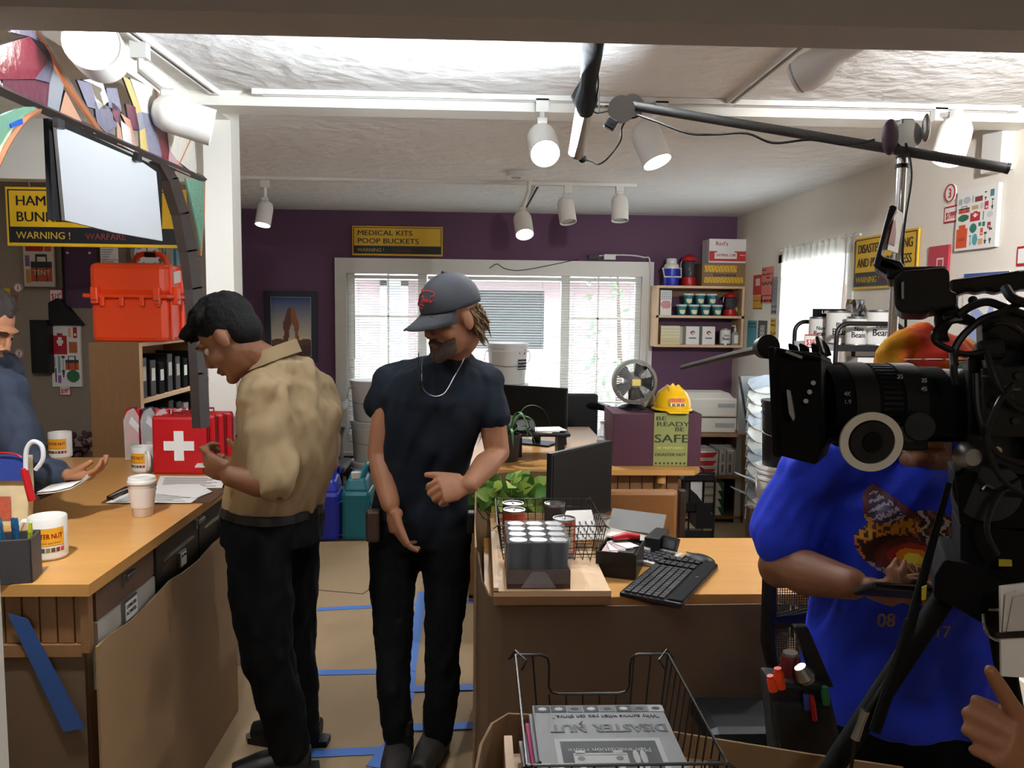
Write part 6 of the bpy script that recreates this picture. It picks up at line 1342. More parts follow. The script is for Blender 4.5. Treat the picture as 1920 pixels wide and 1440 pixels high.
def head(mb, c, M, s=1):
    def E(p, r): mb.ell(V(c)+M @ (V(p)*s), tuple(x*s for x in r), M, 16, 12)
    E((0,-.014,.03),(.075,.093,.088)); E((0,.018,-.03),(.061,.07,.086)); E((0,.03,-.078),(.046,.048,.036)); E((0,.078,.03),(.05,.018,.012))
    for sx in (-1,1): E((.04*sx,.055,-.03),(.026,.028,.026)); E((.078*sx,-.004,-.008),(.010,.02,.032)); E((.012*sx,.094,-.033),(.009,.010,.008))
    mb.tube([V(c)+M @ (V(p)*s) for p in ((0,.086,.02),(0,.098,-.008),(0,.106,-.03))], [.008*s,.010*s,.012*s], 8)
    E((0,.084,-.056),(.025,.012,.006)); E((0,.083,-.069),(.022,.012,.007)); E((0,.07,-.098),(.024,.022,.018))
def face_parts(t, c, M, s=1, brow='#20150f', closed=False):
    for sx in (-1, 1):
        q = V(c)+M @ (V((.031*sx,.0715,.003))*s); e = MB().ell(q, .0115*s, seg=12, rings=8).build('eye', mat('eye_white','#b5aca3',.3), t); MB().ell(q+M @ V((0,.0085*s,-.002*s)), .0062*s, seg=10, rings=6).build('iris', mat('eye_dark','#24160e',.2), e)
        e.children[0].location = (0,0,0)
        if t.name in WORLD:
            ch = e.children[0]; ch.data.transform(Matrix.Translation(-t.location))
        MB().tube([V(c)+M @ (V(p)*s) for p in ((.014*sx,.093,.026),(.03*sx,.095,.033),(.048*sx,.082,.028))], .0045*s, 6, sy=.6).build('eyebrow', mat('brow_hair',brow,.8), t)
    MB().tube([V(c)+M @ (V(p)*s) for p in ((-.022,.091,-.062),(0,.0975,-.061),(.022,.091,-.062))], .0035*s, 6).build('mouth', mat('lip','#6e3a32',.5), t)
def hand(mb, w, d, n, side, curls=(.3,.35,.4,.45), thumb=(.6,.3), s=1, spread=.0215, tdir=None, flen=1, tb=.026, tl=1):
    """w wrist, d towards knuckles, n palm normal, side +1/-1 picks the thumb side; curls = bend per joint per finger"""
    w = V(w); d = V(d).normalized(); n = V(n); n = (n-d*n.dot(d)).normalized(); t = d.cross(n)*side
    mb.tube([w-d*.02*s, w+d*.012*s, w+d*.045*s, w+d*.085*s], [.026*s,.028*s,.041*s,.040*s], 14, sy=.42, upv=n)
    mb.ell(w+d*.03*s+t*.024*s+n*.006*s, .018*s, seg=10, rings=8)
    out = []
    for k in range(4):
        off = (1.5-k)*spread*s; L = [(.043,.027,.021),(.047,.031,.022),(.044,.028,.021),(.034,.021,.019)][k]; r = [.0088,.0090,.0086,.0076][k]*s
        p = w+d*(.086-[.003,0,.004,.012][k])*s+t*off*.92; a = 0; P = [p-d*.02*s, p]; dd = d+t*(1.5-k)*.05
        for seg, l in enumerate(L):
            a += curls[k]*(1.0 if seg == 0 else 1.15); q = dd*math.cos(a)+n*math.sin(a); p = p+q.normalized()*l*s*flen; P.append(p)
        mb.tube(P, [r*1.05, r*1.08, r, r*.92, r*.75], 10); mb.ell(P[1], r*1.12, seg=8, rings=6); mb.ell(P[-1], r*.78, seg=8, rings=6); out.append(P[-1])
    td = V(tdir).normalized() if tdir else (t*.75+d*.6+n*.25).normalized()
    p = w+d*tb*s+t*.026*s; P = [p-t*.01*s, p, p+td*.04*s*tl]; q = (td+(d*.5+n*.3)*thumb[1]).normalized(); P.append(P[-1]+q*.03*s*tl); q = (q+(d*.4+n*.3)*thumb[1]).normalized(); P.append(P[-1]+q*.024*s*tl)
    mb.tube(P, [.015*s,.0145*s,.0115*s,.0105*s,.0085*s], 10); mb.ell(P[-1], .0088*s, seg=8, rings=6); out.append(P[-1])
    return out
def nails(t, tips, m): pass
def foot(mb, ankle, toe_dir, L=.27, h=.10):
    a = V((ankle[0], ankle[1], 0)); d = V(toe_dir).normalized(); s_ = V((-d.y,d.x,0))
    mb.tube([a-d*.06+V((0,0,.05)), a+V((0,0,.055)), a+d*.1+V((0,0,.045)), a+d*.19+V((0,0,.034))], [.045,.052,.05,.036], 12, sy=1)
    mb.tube([a+V((0,0,.05)), a+V((0,0,.16))], [.05,.05], 12)
def sole(t, ankle, d, m=None):
    a = V((ankle[0], ankle[1], 0)); d = V(d).normalized(); s_ = V((-d.y,d.x,0)); pts = [a-d*.09+s_*.026, a-d*.09-s_*.026, a-d*.02-s_*.04, a+d*.12-s_*.044, a+d*.2-s_*.028, a+d*.218, a+d*.2+s_*.028, a+d*.12+s_*.044, a-d*.02+s_*.04]
    MB().poly([p+V((0,0,.001)) for p in pts], (0,0,.022)).build('sole', m or black, t)
navy = mat('navy_tshirt', '#10161f', .9, bump=.08, bscale=60, spec=.2); dark_pants = mat('black_jeans', '#08090b', .9, bump=.1, bscale=50, spec=.15)
khaki = mat('khaki_shirt', '#a08a68', .85, bump=.5, bscale=7, var=.05, vscale=5, stretch=(1,1,.45)); boot = mat('dark_boot', '#221c18', .6); hair_b = mat('black_hair', '#0b0908', .85, bump=.8, bscale=45, spec=.2)
# --- middle person
Y0 = 2.72
ps = wt('person', 'person in navy t-shirt, dark cap and black jeans standing in the aisle looking down', 'person', (PY(785,1200,Y0).x, 2.68, 0))
hc = PY(846, 596, 2.56); fwd = V((-.72,-.62,-.30)); M = frame(fwd, (-.12,-.1,1)); side = V((1,.08,0))
shR, elR, wrR = PY(731,715,2.72), PY(712,852,2.70), PY(732,945,2.62)
shL, elL, wrL = PY(912,716,2.68), PY(932,848,2.66), PY(880,908,2.50)
bd = MB(); head(bd, hc, M)
nb = PY(843, 672, 2.68); limb(bd, [nb+V((0,0,-.05)), nb+V((0,-.01,.02)), hc+M @ V((0,-.03,-.07))], [.075,.062,.056])
loft(bd, [(PY(787,1000,2.75),.14,.09,side),(PY(795,890,2.73),.125,.09,side),(PY(815,770,2.70),.15,.1,side),(PY(826,705,2.69),.15,.07,side)])
limb(bd, [shR, (shR+elR)/2, elR, (elR*.6+wrR*.4), wrR], [.052,.047,.042,.043,.032]); limb(bd, [shL, (shL+elL)/2, elL, (elL*.6+wrL*.4), wrL], [.052,.048,.043,.044,.029])
hand(bd, wrR, (.22,-.1,-1), (.85,.45,.1), 1, curls=(.28,.38,.45,.5), s=1.12, flen=.88, tdir=(.35,-.35,-.85)); hand(bd, wrL, (-.93,-.2,-.18), (.15,.85,-.45), -1, curls=(.7,.85,.9,.9), s=1.1, flen=.9, tdir=(-.9,.1,.12))
rpart('body', bd, skin, ps, .0042, 3); face_parts(ps, hc, M)
sb = MB(); loft(sb, [(PY(785,1000,2.77),.165,.115,side),(PY(787,960,2.76),.168,.118,side),(PY(795,880,2.73),.150,.112,side),(PY(812,800,2.70),.165,.125,side),(PY(820,740,2.68),.182,.125,side),(PY(826,705,2.68),.165,.10,side),(PY(832,684,2.69),.115,.085,side)], 28)
limb(sb, [PY(826,708,2.69), shR, PY(714,758,2.725)], [.085,.062,.058]); limb(sb, [PY(826,708,2.69), shL, PY(926,778,2.67)], [.085,.062,.062])
limb(sb, [nb+V((0,0,-.03)), nb+V((0,0,.0))], [.085,.07])
rpart('tshirt', sb, navy, ps, .0075, 5, disp=.018, dsize=.13, folds=.022)
pb = MB(); hR, hL = PY(742,1000,2.76), PY(835,1000,2.76); kR, kL = PY(737,1205,2.70), PY(830,1195,2.70); aR, aL = PY(748,1385,2.66), PY(822,1375,2.70)
loft(pb, [(PY(788,1020,2.77),.168,.115,side),(PY(786,985,2.77),.17,.118,side),(PY(786,950,2.76),.162,.115,side)], 24)
limb(pb, [hR, PY(736,1090,2.74), kR, PY(737,1290,2.67), aR, PY(750,1400,2.65)], [.095,.083,.064,.060,.052,.05]); limb(pb, [hL, PY(838,1090,2.74), kL, PY(828,1290,2.70), aL], [.095,.083,.062,.062,.054])
rpart('jeans', pb, dark_pants, ps, .008, 4, disp=.014, dsize=.05, folds=.014)
fb_ = MB(); fR = (PY(748,1400,2.66).x, 2.67); fL = (PY(818,1400,2.70).x, 2.73); foot(fb_, fR, (-.05,-1,0)); rpart('boot', fb_, boot, ps, .006, 3); fb_ = MB(); foot(fb_, fL, (-.28,-1,0)); rpart('boot', fb_, boot, ps, .006, 3); sole(ps, fR, (-.05,-1,0)); sole(ps, fL, (-.28,-1,0))
capm = mat('charcoal_cap', '#26272c', .85, bump=.15, bscale=80)
cp = MB(); cp.ell(hc+M @ V((0,-.010,.046)), (.087,.106,.098), M, 24, 16)
vs = cp.v; keepz = .03
ce = cp.build('cap_crown', capm, ps); bm = bmesh.new(); bm.from_mesh(ce.data); cpt = hc+M @ V((0,0,.035))-ps.location; nrm = (M @ V((0,-.05,1)))-(M @ V((0,0,0))); bmesh.ops.bisect_plane(bm, geom=bm.verts[:]+bm.edges[:]+bm.faces[:], plane_co=cpt, plane_no=nrm, clear_inner=True); bm.to_mesh(ce.data); bm.free()
so = ce.modifiers.new('thickness','SOLIDIFY'); so.thickness = .004
b = MB(); vs = []; n = 14
for j in range(4):
    for i in range(n+1):
        a = PI*(.14+.72*i/n); rx, ry = .082, .1+j*.028*math.sin(PI*i/n)**.7; vs.append(hc+M @ V((rx*math.cos(a)*(1+.02*j), ry*math.sin(a)-.012+(.004*j), .040-.006*j-.010*j*abs(math.cos(a)))))
b.add(vs, [(j*(n+1)+i,j*(n+1)+i+1,(j+1)*(n+1)+i+1,(j+1)*(n+1)+i) for j in range(3) for i in range(n)], smooth=True); o = b.build('cap_bill', capm, ps); so = o.modifiers.new('thickness','SOLIDIFY'); so.thickness = .004
MB().ell(hc+M @ V((0,-.012,.145)), .007, seg=8, rings=6).build('cap_button', capm, ps)
# red embroidery on the cap front: script line under a long outline drawing
rm = mat('red_thread', '#c02a2c', .7)
def cpnt(x, z): # point on cap crown front
    zz = z-.046; k = max(0, 1-(x/.088)**2-(zz/.099)**2); return hc+M @ V((x, -.010+.1085*math.sqrt(k), z))
for pl_ in ([(.030,.108),(.024,.114),(.018,.107),(.026,.100),(.034,.095)],[(.02,.108),(-.01,.110),(-.035,.102),(-.034,.094),(-.028,.094)],[(.030,.095),(.034,.078),(.042,.066),(.05,.072)],[(.012,.092),(.004,.098),(.0,.086),(.008,.078)],[(.002,.08),(-.006,.088),(-.008,.078),(-.016,.088),(-.018,.077),(-.026,.086),(-.028,.076),(-.038,.082)],[(.02,.07),(.008,.072),(-.004,.068)],[(.018,.064),(.008,.06),(-.002,.063)]):
    MB().tube([cpnt(*q) for q in smoothpath([V((x,z,0)).xy.to_3d() for x,z in pl_], 3) for q in [(q.x,q.y)]], .0018, 5).build('red_embroidery', rm, ps)
hb = MB(); rh = random.Random(3)
for k in range(300):
    a = rh.uniform(-1.25,1.25); p0 = V((math.sin(a)*rh.uniform(.062,.078), -.070*math.cos(a)-.008, rh.uniform(-.03,.03))); L_ = rh.uniform(.04,.085)
    P_ = [hc+M @ (p0*(1+.10*j/5)+V((.006*math.sin(k*1.7+j*1.3),-.006*j/5+.006*math.cos(k*2.3+j*1.5),-L_*j/5))) for j in range(6)]
    hb.tube(P_, [.004,.005,.005,.0045,.0035,.0015], 4)
for k in range(110):
    sx = rh.choice((-1,1)); p0 = V((sx*rh.uniform(.062,.076), rh.uniform(-.075,-.02), rh.uniform(-.02,.03))); L_ = rh.uniform(.03,.075)
    hb.tube([hc+M @ (p0+V((sx*.004*math.sin(j*1.9+k),-.004*j+.005*math.cos(j*1.6+k),-L_*j/4))) for j in range(5)], [.004,.0045,.004,.003,.001], 4)
hb.build('hair', mat('sandy_hair','#6b5439',.85,var=.45,vscale=60), ps)
bm_ = MB()
for i in range(19):
    a = -1.15+2.3*i/18
    for z in (-.112,-.1,-.088,-.078): bm_.ell(hc+M @ V((.055*math.sin(a),.030+(.056+(.004 if z < -.09 else 0))*math.cos(a),z+.022*abs(a)**1.5)), .0105, seg=8, rings=6)
for i in range(9): a = -.5+i*.125; bm_.ell(hc+M @ V((.055*math.sin(a),.033+.060*math.cos(a),-.047-.02*abs(a))), .007, seg=8, rings=6)
rpart('beard', bm_, mat('beard_hair','#3b2b1e',.9,bump=.8,bscale=80), ps, .004, 2)
ch = [PY(794,668,2.60),PY(792,700,2.54),PY(794,725,2.53),PY(805,737,2.53),PY(820,741,2.53),PY(836,733,2.53),PY(852,705,2.54),PY(866,680,2.58),PY(872,664,2.62)]
MB().tube(smoothpath([p-V((0,.03,0)) for p in ch],4), .0016, 5).build('necklace', chrome, ps)
MB().tube([PY(786,660,2.56)-V((0,.03,0)),PY(785,720,2.50)], .0015, 4).build('lanyard', black, ps); MB().box(PY(784,727,2.50),(.012,.006,.045)).build('pendant', black, ps)
MB().box(PY(700,985,2.66),(.05,.04,.11)).build('belt_pouch', mat('brown_leather','#3a241a',.5), ps, .01); MB().box(PY(883,978,2.66),(.03,.05,.07)).build('belt_clip', black, ps, .006)
bl_ = MB(); loft(bl_, [(PY(786,962,2.765),.171,.121,side),(PY(786,950,2.765),.171,.121,side)], 24); bl_.build('belt', mat('belt_black','#0d0d0d',.5), ps)
# --- khaki person
F2 = V((-.88,.47,0)).normalized(); s2 = V((-.47,-.88,0)).normalized()  # side vector points to their left (towards camera)
pk = wt('person', 'person in khaki short-sleeved shirt and black trousers bending over the counter', 'person', (PY(530,1200,2.65).x, 2.65, 0))
hc = PY(432, 634, 2.50); fw = V((-.74,.05,-.62)); M = frame(fw, (-.5,.1,.9))
bd = MB(); head(bd, hc, M, 1.02)
nb = PY(512, 690, 2.56); limb(bd, [nb+V((0.02,0,-.05)), nb, hc+M @ V((0,-.012,-.055))], [.075,.060,.052])
sl, el, wl = PY(492,745,2.44), PY(526,915,2.39), PY(434,893,2.34); sr, er, wr = PY(570,735,2.74), PY(612,868,2.86), PY(470,880,2.80)
loft(bd, [(PY(515,985,2.62),.13,.1,s2),(PY(525,860,2.61),.13,.1,s2),(PY(530,745,2.59),.14,.09,s2)])
limb(bd, [sl,(sl+el)/2,el,(el*.55+wl*.45),wl], [.05,.046,.043,.044,.032]); limb(bd, [sr,(sr+er)/2,er,wr], [.054,.05,.045,.03])
hand(bd, wl, (-.85,.1,.42), (.25,.85,.3), -1, curls=(.8,.9,.95,1.0), s=1.0, flen=.92, tdir=(-.85,.2,.5)); hand(bd, wr, (-.95,-.3,.15), (.0,-.85,.3), 1, curls=(.75,.8,.8,.85), s=1.0, flen=.92)
rpart('body', bd, skin_dk, pk, .0045, 3); face_parts(pk, hc, M)
sb = MB(); loft(sb, [(PY(512,962,2.62),.155,.125,s2),(PY(514,935,2.62),.165,.138,s2),(PY(528,880,2.61),.168,.145,s2),(PY(540,820,2.60),.175,.145,s2),(PY(546,770,2.59),.185,.135,s2),(PY(540,725,2.58),.165,.11,s2),(PY(522,696,2.57),.115,.095,s2),(PY(508,674,2.56),.078,.074,s2)], 28)
limb(sb, [PY(535,735,2.56), sl, PY(502,805,2.42), PY(510,892,2.395)], [.1,.080,.083,.080]); limb(sb, [PY(545,735,2.62), sr, PY(598,840,2.84)], [.1,.075,.072])
rpart('khaki_shirt', sb, khaki, pk, .0075, 4, disp=.02, dsize=.14, folds=.038)
cl = MB(); c0_ = nb+V((-.012,0,.022)); 
ring = [c0_+V((math.cos(a)*.075, math.sin(a)*.072, .03*math.cos(a)+.01)) for a in [2*PI*k/24 for k in range(24)]]
vs = []; 
for p in ring: vs += [p+V((0,0,.028)), (p-c0_)*1.14+c0_+V((0,0,.026)), (p-c0_)*1.35+c0_-V((0,0,.022)), p-V((0,0,.02))]
fs = []
for i in range(24):
    j = (i+1)%24
    for k in range(4): fs.append((4*i+k,4*i+(k+1)%4,4*j+(k+1)%4,4*j+k))
cl.add(vs, fs, smooth=True).build('collar', khaki, pk)
a_, b_ = PY(446,898,2.40), PY(538,888,2.37)
for k in range(5): MB().ell(PY(446-1*k,790+28*k,2.50), .006, seg=8, rings=5).build('shirt_button', mat('button_brown','#4a3a28',.4), pk)
pb = MB(); loft(pb, [(PY(512,1010,2.63),.17,.145,s2),(PY(512,960,2.62),.168,.142,s2),(PY(513,945,2.62),.162,.138,s2)], 24)
limb(pb, [PY(485,1010,2.54),PY(490,1110,2.54),PY(500,1220,2.55),PY(530,1330,2.58),PY(542,1400,2.60)], [.105,.100,.086,.074,.068]); limb(pb, [PY(540,1000,2.72),PY(545,1110,2.72),PY(548,1220,2.73),PY(560,1320,2.75),PY(566,1372,2.78)], [.105,.096,.082,.07,.064])
rpart('trousers', pb, dark_pants, pk, .008, 4, disp=.012, dsize=.06, folds=.02)
bl_ = MB(); loft(bl_, [(PY(512,958,2.62),.172,.146,s2),(PY(513,944,2.62),.168,.142,s2)], 24); bl_.build('belt', mat('belt_black','',.5), pk)
for k, (fx, fy) in enumerate(((PY(545,1400,2.58).x,2.60),(PY(566,1380,2.76).x,2.80))): 
    fb_ = MB(); foot(fb_, (fx,fy), (-.95,.1 if k else -.25,0)); rpart('shoe', fb_, black, pk, .006, 3); sole(pk, (fx,fy), (-.95,.1 if k else -.25,0))
hb = MB(); rh = random.Random(4); hb.ell(hc+M @ V((0,-.022,.052))*1.0, (.086,.094,.086), M, 20, 14); hb.ell(hc+M @ V((0,-.048,.0)), (.074,.060,.066), M, 16, 12)
for k in range(170):
    a = rh.uniform(0,2*PI); b2 = rh.uniform(.05,1.25); p0 = V((.083*math.sin(b2)*math.cos(a), -.022+.092*math.sin(b2)*math.sin(a), .052+.084*math.cos(b2)))
    if p0.y > .065 and p0.z < .07: continue
    d = p0-V((0,-.022,.05)); q = p0+d*.10+V((rh.uniform(-.012,.012),.016,-.004)); hb.tube([hc+M @ p0, hc+M @ q, hc+M @ (q+V((rh.uniform(-.01,.01),.016,-.016)))], [.010,.008,.003], 5)
for k in range(30):
    x = rh.uniform(-.06,.06); hb.tube([hc+M @ V((x,.055,.09)), hc+M @ V((x*1.05,.082,.085)), hc+M @ V((x*1.1,.100,.072+rh.uniform(-.01,.01)))], [.014,.014,.009], 5)
rpart('hair', hb, hair_b, pk, .005, 1)
MB().box(PY(398,872,2.36)+V((-.01,0,0)),(.07,.05,.004),Matrix.Rotation(.2,4,'Z')).build('held_card', paper, pk)
# --- left person
lp = wt('person', 'person in navy long-sleeved top at the left edge holding a folded paper', 'person', (-1.80, 2.78, 0))
sv = V((-.2,-1,0)).normalized(); hc = PY(-28, 612, 2.78); M = frame((.82,-.12,-.5), (.3,0,.9)); nb = PY(-42,690,2.8)
bd = MB(); head(bd, hc, M); limb(bd, [nb+V((-.03,0,-.06)), nb, hc+M @ V((0,-.03,-.07))], [.08,.064,.058])
cx_ = PY(-50,800,2.8).x
loft(bd, [(V((cx_-.02,2.82,.93)),.13,.1,sv),(V((cx_-.01,2.8,1.15)),.13,.1,sv),(V((cx_,2.8,1.32)),.14,.09,sv)])
sN, eN, wN = PY(4,735,2.62), PY(52,872,2.58), PY(118,893,2.56)
sF, eF, wF = V((cx_,2.99,1.33)), V((cx_-.0,3.05,1.06)), V((cx_+.06,3.03,.82))
limb(bd, [sN,eN,(eN*.5+wN*.5),wN], [.05,.042,.04,.029]); limb(bd, [sF,eF,wF], [.05,.042,.029])
hand(bd, wN, (1,-.05,.05), (-.1,.2,.95), 1, curls=(.38,.42,.5,.5), s=1.0, flen=.9, tdir=(.8,-.1,.45)); hand(bd, wF, (.1,0,-1), (0,-1,0), 1, curls=(.5,.5,.5,.5))
rpart('body', bd, skin, lp, .0045, 3); face_parts(lp, hc, M)
sb = MB(); loft(sb, [(V((cx_-.02,2.82,.80)),.175,.13,sv),(V((cx_-.02,2.82,.95)),.17,.13,sv),(V((cx_-.01,2.8,1.15)),.17,.125,sv),(V((cx_,2.8,1.28)),.185,.12,sv),(V((cx_+.0,2.8,1.36)),.15,.09,sv),(nb+V((-.02,0,-.03)),.08,.075,sv)], 24)
limb(sb, [V((cx_,2.72,1.33)),sN,(sN+eN)/2,eN,(eN*.35+wN*.65),(eN*.12+wN*.88)], [.09,.078,.072,.066,.050,.042]); limb(sb, [V((cx_,2.9,1.33)),sF,eF,(eF*.2+wF*.8)], [.09,.072,.06,.044])
rpart('navy_top', sb, mat('navy_knit','#222b3c',.85,bump=.25,bscale=20), lp, .008, 4, disp=.018, dsize=.08, folds=.02)
pb = MB(); loft(pb, [(V((cx_-.02,2.82,.78)),.17,.13,sv),(V((cx_-.02,2.82,.95)),.165,.125,sv)]); limb(pb, [V((cx_,2.72,.85)),V((cx_,2.70,.48)),V((cx_-.02,2.7,.1))], [.09,.07,.055]); limb(pb, [V((cx_-.02,2.9,.85)),V((cx_,2.93,.48)),V((cx_-.02,2.94,.1))], [.09,.07,.055]); rpart('trousers', pb, dark_pants, lp, .012, 3)
for y in (2.7,2.94): fb_ = MB(); foot(fb_, (cx_-.02,y), (1,0,0)); rpart('shoe', fb_, black, lp, .01, 2)
hb = MB(); hb.ell(hc+M @ V((0,-.024,.05)), (.083,.092,.083), M, 18, 12); 
for k in range(80):
    a = rh.uniform(0,2*PI); b2 = rh.uniform(.05,1.2); p0 = V((.08*math.sin(b2)*math.cos(a), -.022+.088*math.sin(b2)*math.sin(a), .05+.08*math.cos(b2))); hb.ell(hc+M @ p0, .013, seg=6, rings=4)
rpart('hair', hb, mat('dark_brown_hair','#231a15',.8,bump=.5,bscale=50), lp, .006, 2)
pf = wt('folded_paper', 'white folded paper held in the left person\'s hand over the counter', 'paper', PY(135,898,2.52))
w0 = [PY(72,915,2.46),PY(105,912,2.46),PY(135,905,2.47),PY(155,893,2.50),PY(172,878,2.54)]
for o_ in (0, .006):
    b = MB(); vs = []
    for p in w0: vs += [p+V((0,-.01,-.018+o_)), p+V((.005,.10,-.008+o_))]
    b.add(vs, [(2*i,2*i+2,2*i+3,2*i+1) for i in range(4)], smooth=True); o = b.build('sheet', paper, pf); q = o.modifiers.new('thickness','SOLIDIFY'); q.thickness = .0015
# --- camera assistant in blue
oy = 1.66
op = wt('person', 'person in bright blue printed t-shirt and orange bandana behind the camera, typing on a phone', 'person', (PY(1710,1200,oy).x, oy, 0))
sv = V((1,-.08,0)).normalized(); hc = PY(1742, 745, 1.60); M = frame((-.15,-.85,-.5), (0,-.3,.9)); nb = PY(1722,842,1.66)
shR, elR, wrR = PY(1528,893,1.68), PY(1462,1062,1.66), PY(1596,1094,1.46); shL, elL, wrL = PY(1890,890,1.64), PY(1925,1075,1.58), PY(1775,1105,1.42)
bd = MB(); head(bd, hc, M); limb(bd, [nb+V((0,.02,-.06)), nb, hc+M @ V((0,-.03,-.07))], [.085,.068,.06])
loft(bd, [(PY(1700,1300,1.68),.15,.1,sv),(PY(1705,1100,1.68),.15,.1,sv),(PY(1710,900,1.68),.15,.08,sv)])
bd.ell(PY(1722,868,1.64), (.085,.06,.04))
limb(bd, [shR,(shR+elR)/2,elR,(elR*.6+wrR*.4),wrR], [.055,.052,.047,.048,.031]); limb(bd, [shL,(shL+elL)/2,elL,wrL], [.055,.052,.047,.03])
hand(bd, wrR, (.92,-.28,-.28), (.25,.3,.92), 1, curls=(.7,.8,.8,.75), thumb=(.6,.5), s=.95, spread=.021, tdir=(.8,-.35,.35)); hand(bd, wrL, (-.92,-.25,-.1), (-.2,.3,.9), -1, curls=(.7,.75,.8,.8), s=.95, tdir=(-.8,-.3,.3))
rpart('body', bd, skin_dk, op, .0042, 3); face_parts(op, hc, M)
blue_shirt = mat('blue_tshirt','#1636d8',.8,bump=.2,bscale=12)
sb = MB(); loft(sb, [(PY(1700,1330,1.70),.225,.15,sv),(PY(1698,1240,1.70),.22,.15,sv),(PY(1703,1120,1.69),.205,.15,sv),(PY(1708,1010,1.68),.205,.155,sv),(PY(1712,930,1.67),.205,.14,sv),(PY(1716,880,1.67),.175,.105,sv),(PY(1718,862,1.67),.12,.085,sv)], 28)
limb(sb, [PY(1620,885,1.68), shR, PY(1492,965,1.675), PY(1476,1000,1.67)], [.095,.082,.078,.076]); limb(sb, [PY(1800,885,1.66), shL, PY(1908,1000,1.61)], [.095,.08,.074])
so_ = rpart('blue_tshirt', sb, blue_shirt, op, .0075, 4, disp=.014, dsize=.12, folds=.024)
pb = MB(); loft(pb, [(PY(1700,1400,1.70),.20,.15,sv),(PY(1700,1290,1.70),.195,.14,sv)]); limb(pb, [V((.83,1.71,.70)),V((.82,1.70,.42)),V((.82,1.72,.1))], [.1,.075,.06]); limb(pb, [V((1.03,1.71,.70)),V((1.04,1.70,.42)),V((1.04,1.72,.1))], [.1,.075,.06]); rpart('trousers', pb, dark_pants, op, .012, 3)
for x in (.82,1.04): fb_ = MB(); foot(fb_, (x,1.72), (0,-1,0)); rpart('shoe', fb_, black, op, .01, 2)
# chest print: cat with mirrored sunglasses and numerals, projected on the shirt front
ca, cb2 = PY(1600,900,1.585), PY(1845,1105,1.585); pw, phh = cb2.x-ca.x, ca.z-cb2.z
def hsh(a,b): return (math.sin(a*127.1+b*311.7)*43758.5453)%1
def catfn(u, v):
    X = 1600+245*u; Y = 1105-205*v
    n = hsh(int(X/3.2), int(Y/6))
    def inp(P):
        c = False
        for i in range(len(P)):
            (x1,y1),(x2,y2) = P[i-1],P[i]
            if (y1 > Y) != (y2 > Y) and X < (x2-x1)*(Y-y1)/(y2-y1)+x1: c = not c
        return c
    if ell_in(X,Y,1668,1024,50,32):
        d = math.hypot((X-1690)/34,(Y-1032)/24); return C_('#f4ea4a') if d < .4 else (C_('#e88a1c') if d < .75 else (C_('#a02a16') if d < 1.1 else (C_('#5c1a18') if d < 1.6 else C_('#2e0e12'))))
    if ell_in(X,Y,1772,1032,38,32): return C_('#c0601c') if ell_in(X,Y,1756,1026,14,20) else C_('#3a1218')
    if inp([(1617,955),(1622,925),(1636,906),(1656,922),(1690,950),(1702,985),(1660,992),(1628,985)]):
        if inp([(1624,955),(1630,926),(1638,917),(1655,932),(1676,955),(1660,972),(1632,972)]): return C_('#b8b2cc') if (X*.55+Y*.9+n*5) % 13 < 5 else C_('#3a2c4c')
        return C_('#c98a24') if n > .35 and Y > 960 else C_('#5a2530')
    if inp([(1778,955),(1800,945),(1818,965),(1822,1000),(1790,1010),(1772,990)]): return C_('#d08a1c') if X < 1800 else C_('#4a3c5c')
    if ell_in(X,Y,1708,1012,98,64):
        if Y < 1006 and X > 1685:
            s = abs(X-1722+6*math.sin(Y*.2))/7
            return [C_('#7a4438'),C_('#3a2026'),C_('#bdb6bc'),C_('#2e1a20'),C_('#8a5034'),C_('#2e1a20'),C_('#c9a05a'),C_('#3a2026')][int(s+n*.6)%8]
        if Y < 1006: return C_('#d79a2c') if n > .35 else C_('#4a2824')
        if 1708 < X < 1742: return C_('#c08e44') if n > .4 else C_('#a8a2b4')
        if Y > 1048: return C_('#9aa2d2') if X < 1722 and n > .15 else C_('#5a2a66')
        return C_('#c9751f') if n > .35 else C_('#3a1c1c')
    if ell_in(X,Y,1690,1074,40,28): return C_('#9aa2d2') if n > .15 else C_('#6a6fae')
    return None
dc = decal(op, pw, phh, 98, 82, catfn, ((ca.x+cb2.x)/2, 1.40, (ca.z+cb2.z)/2), name='chest_print')
sw_ = dc.modifiers.new('wrap','SHRINKWRAP'); sw_.target = so_; sw_.wrap_method = 'PROJECT'; sw_.use_project_z = True; sw_.use_negative_direction = True; sw_.use_positive_direction = True; sw_.use_project_x = False; sw_.use_project_y = False; sw_.offset = .004; sw_.wrap_mode = 'ABOVE_SURFACE'; 
tn = mat('tan_print','#8a6f5a',.8)
q = PY(1660,1166,1.535); tt_ = text(op, '08', (q.x-.018, 1.535, q.z-.01), .04, tn, width=.036, bold=.02); q = PY(1762,1186,1.53); text(op, '317', (q.x-.03,1.53,q.z-.01), .034, tn, width=.05)
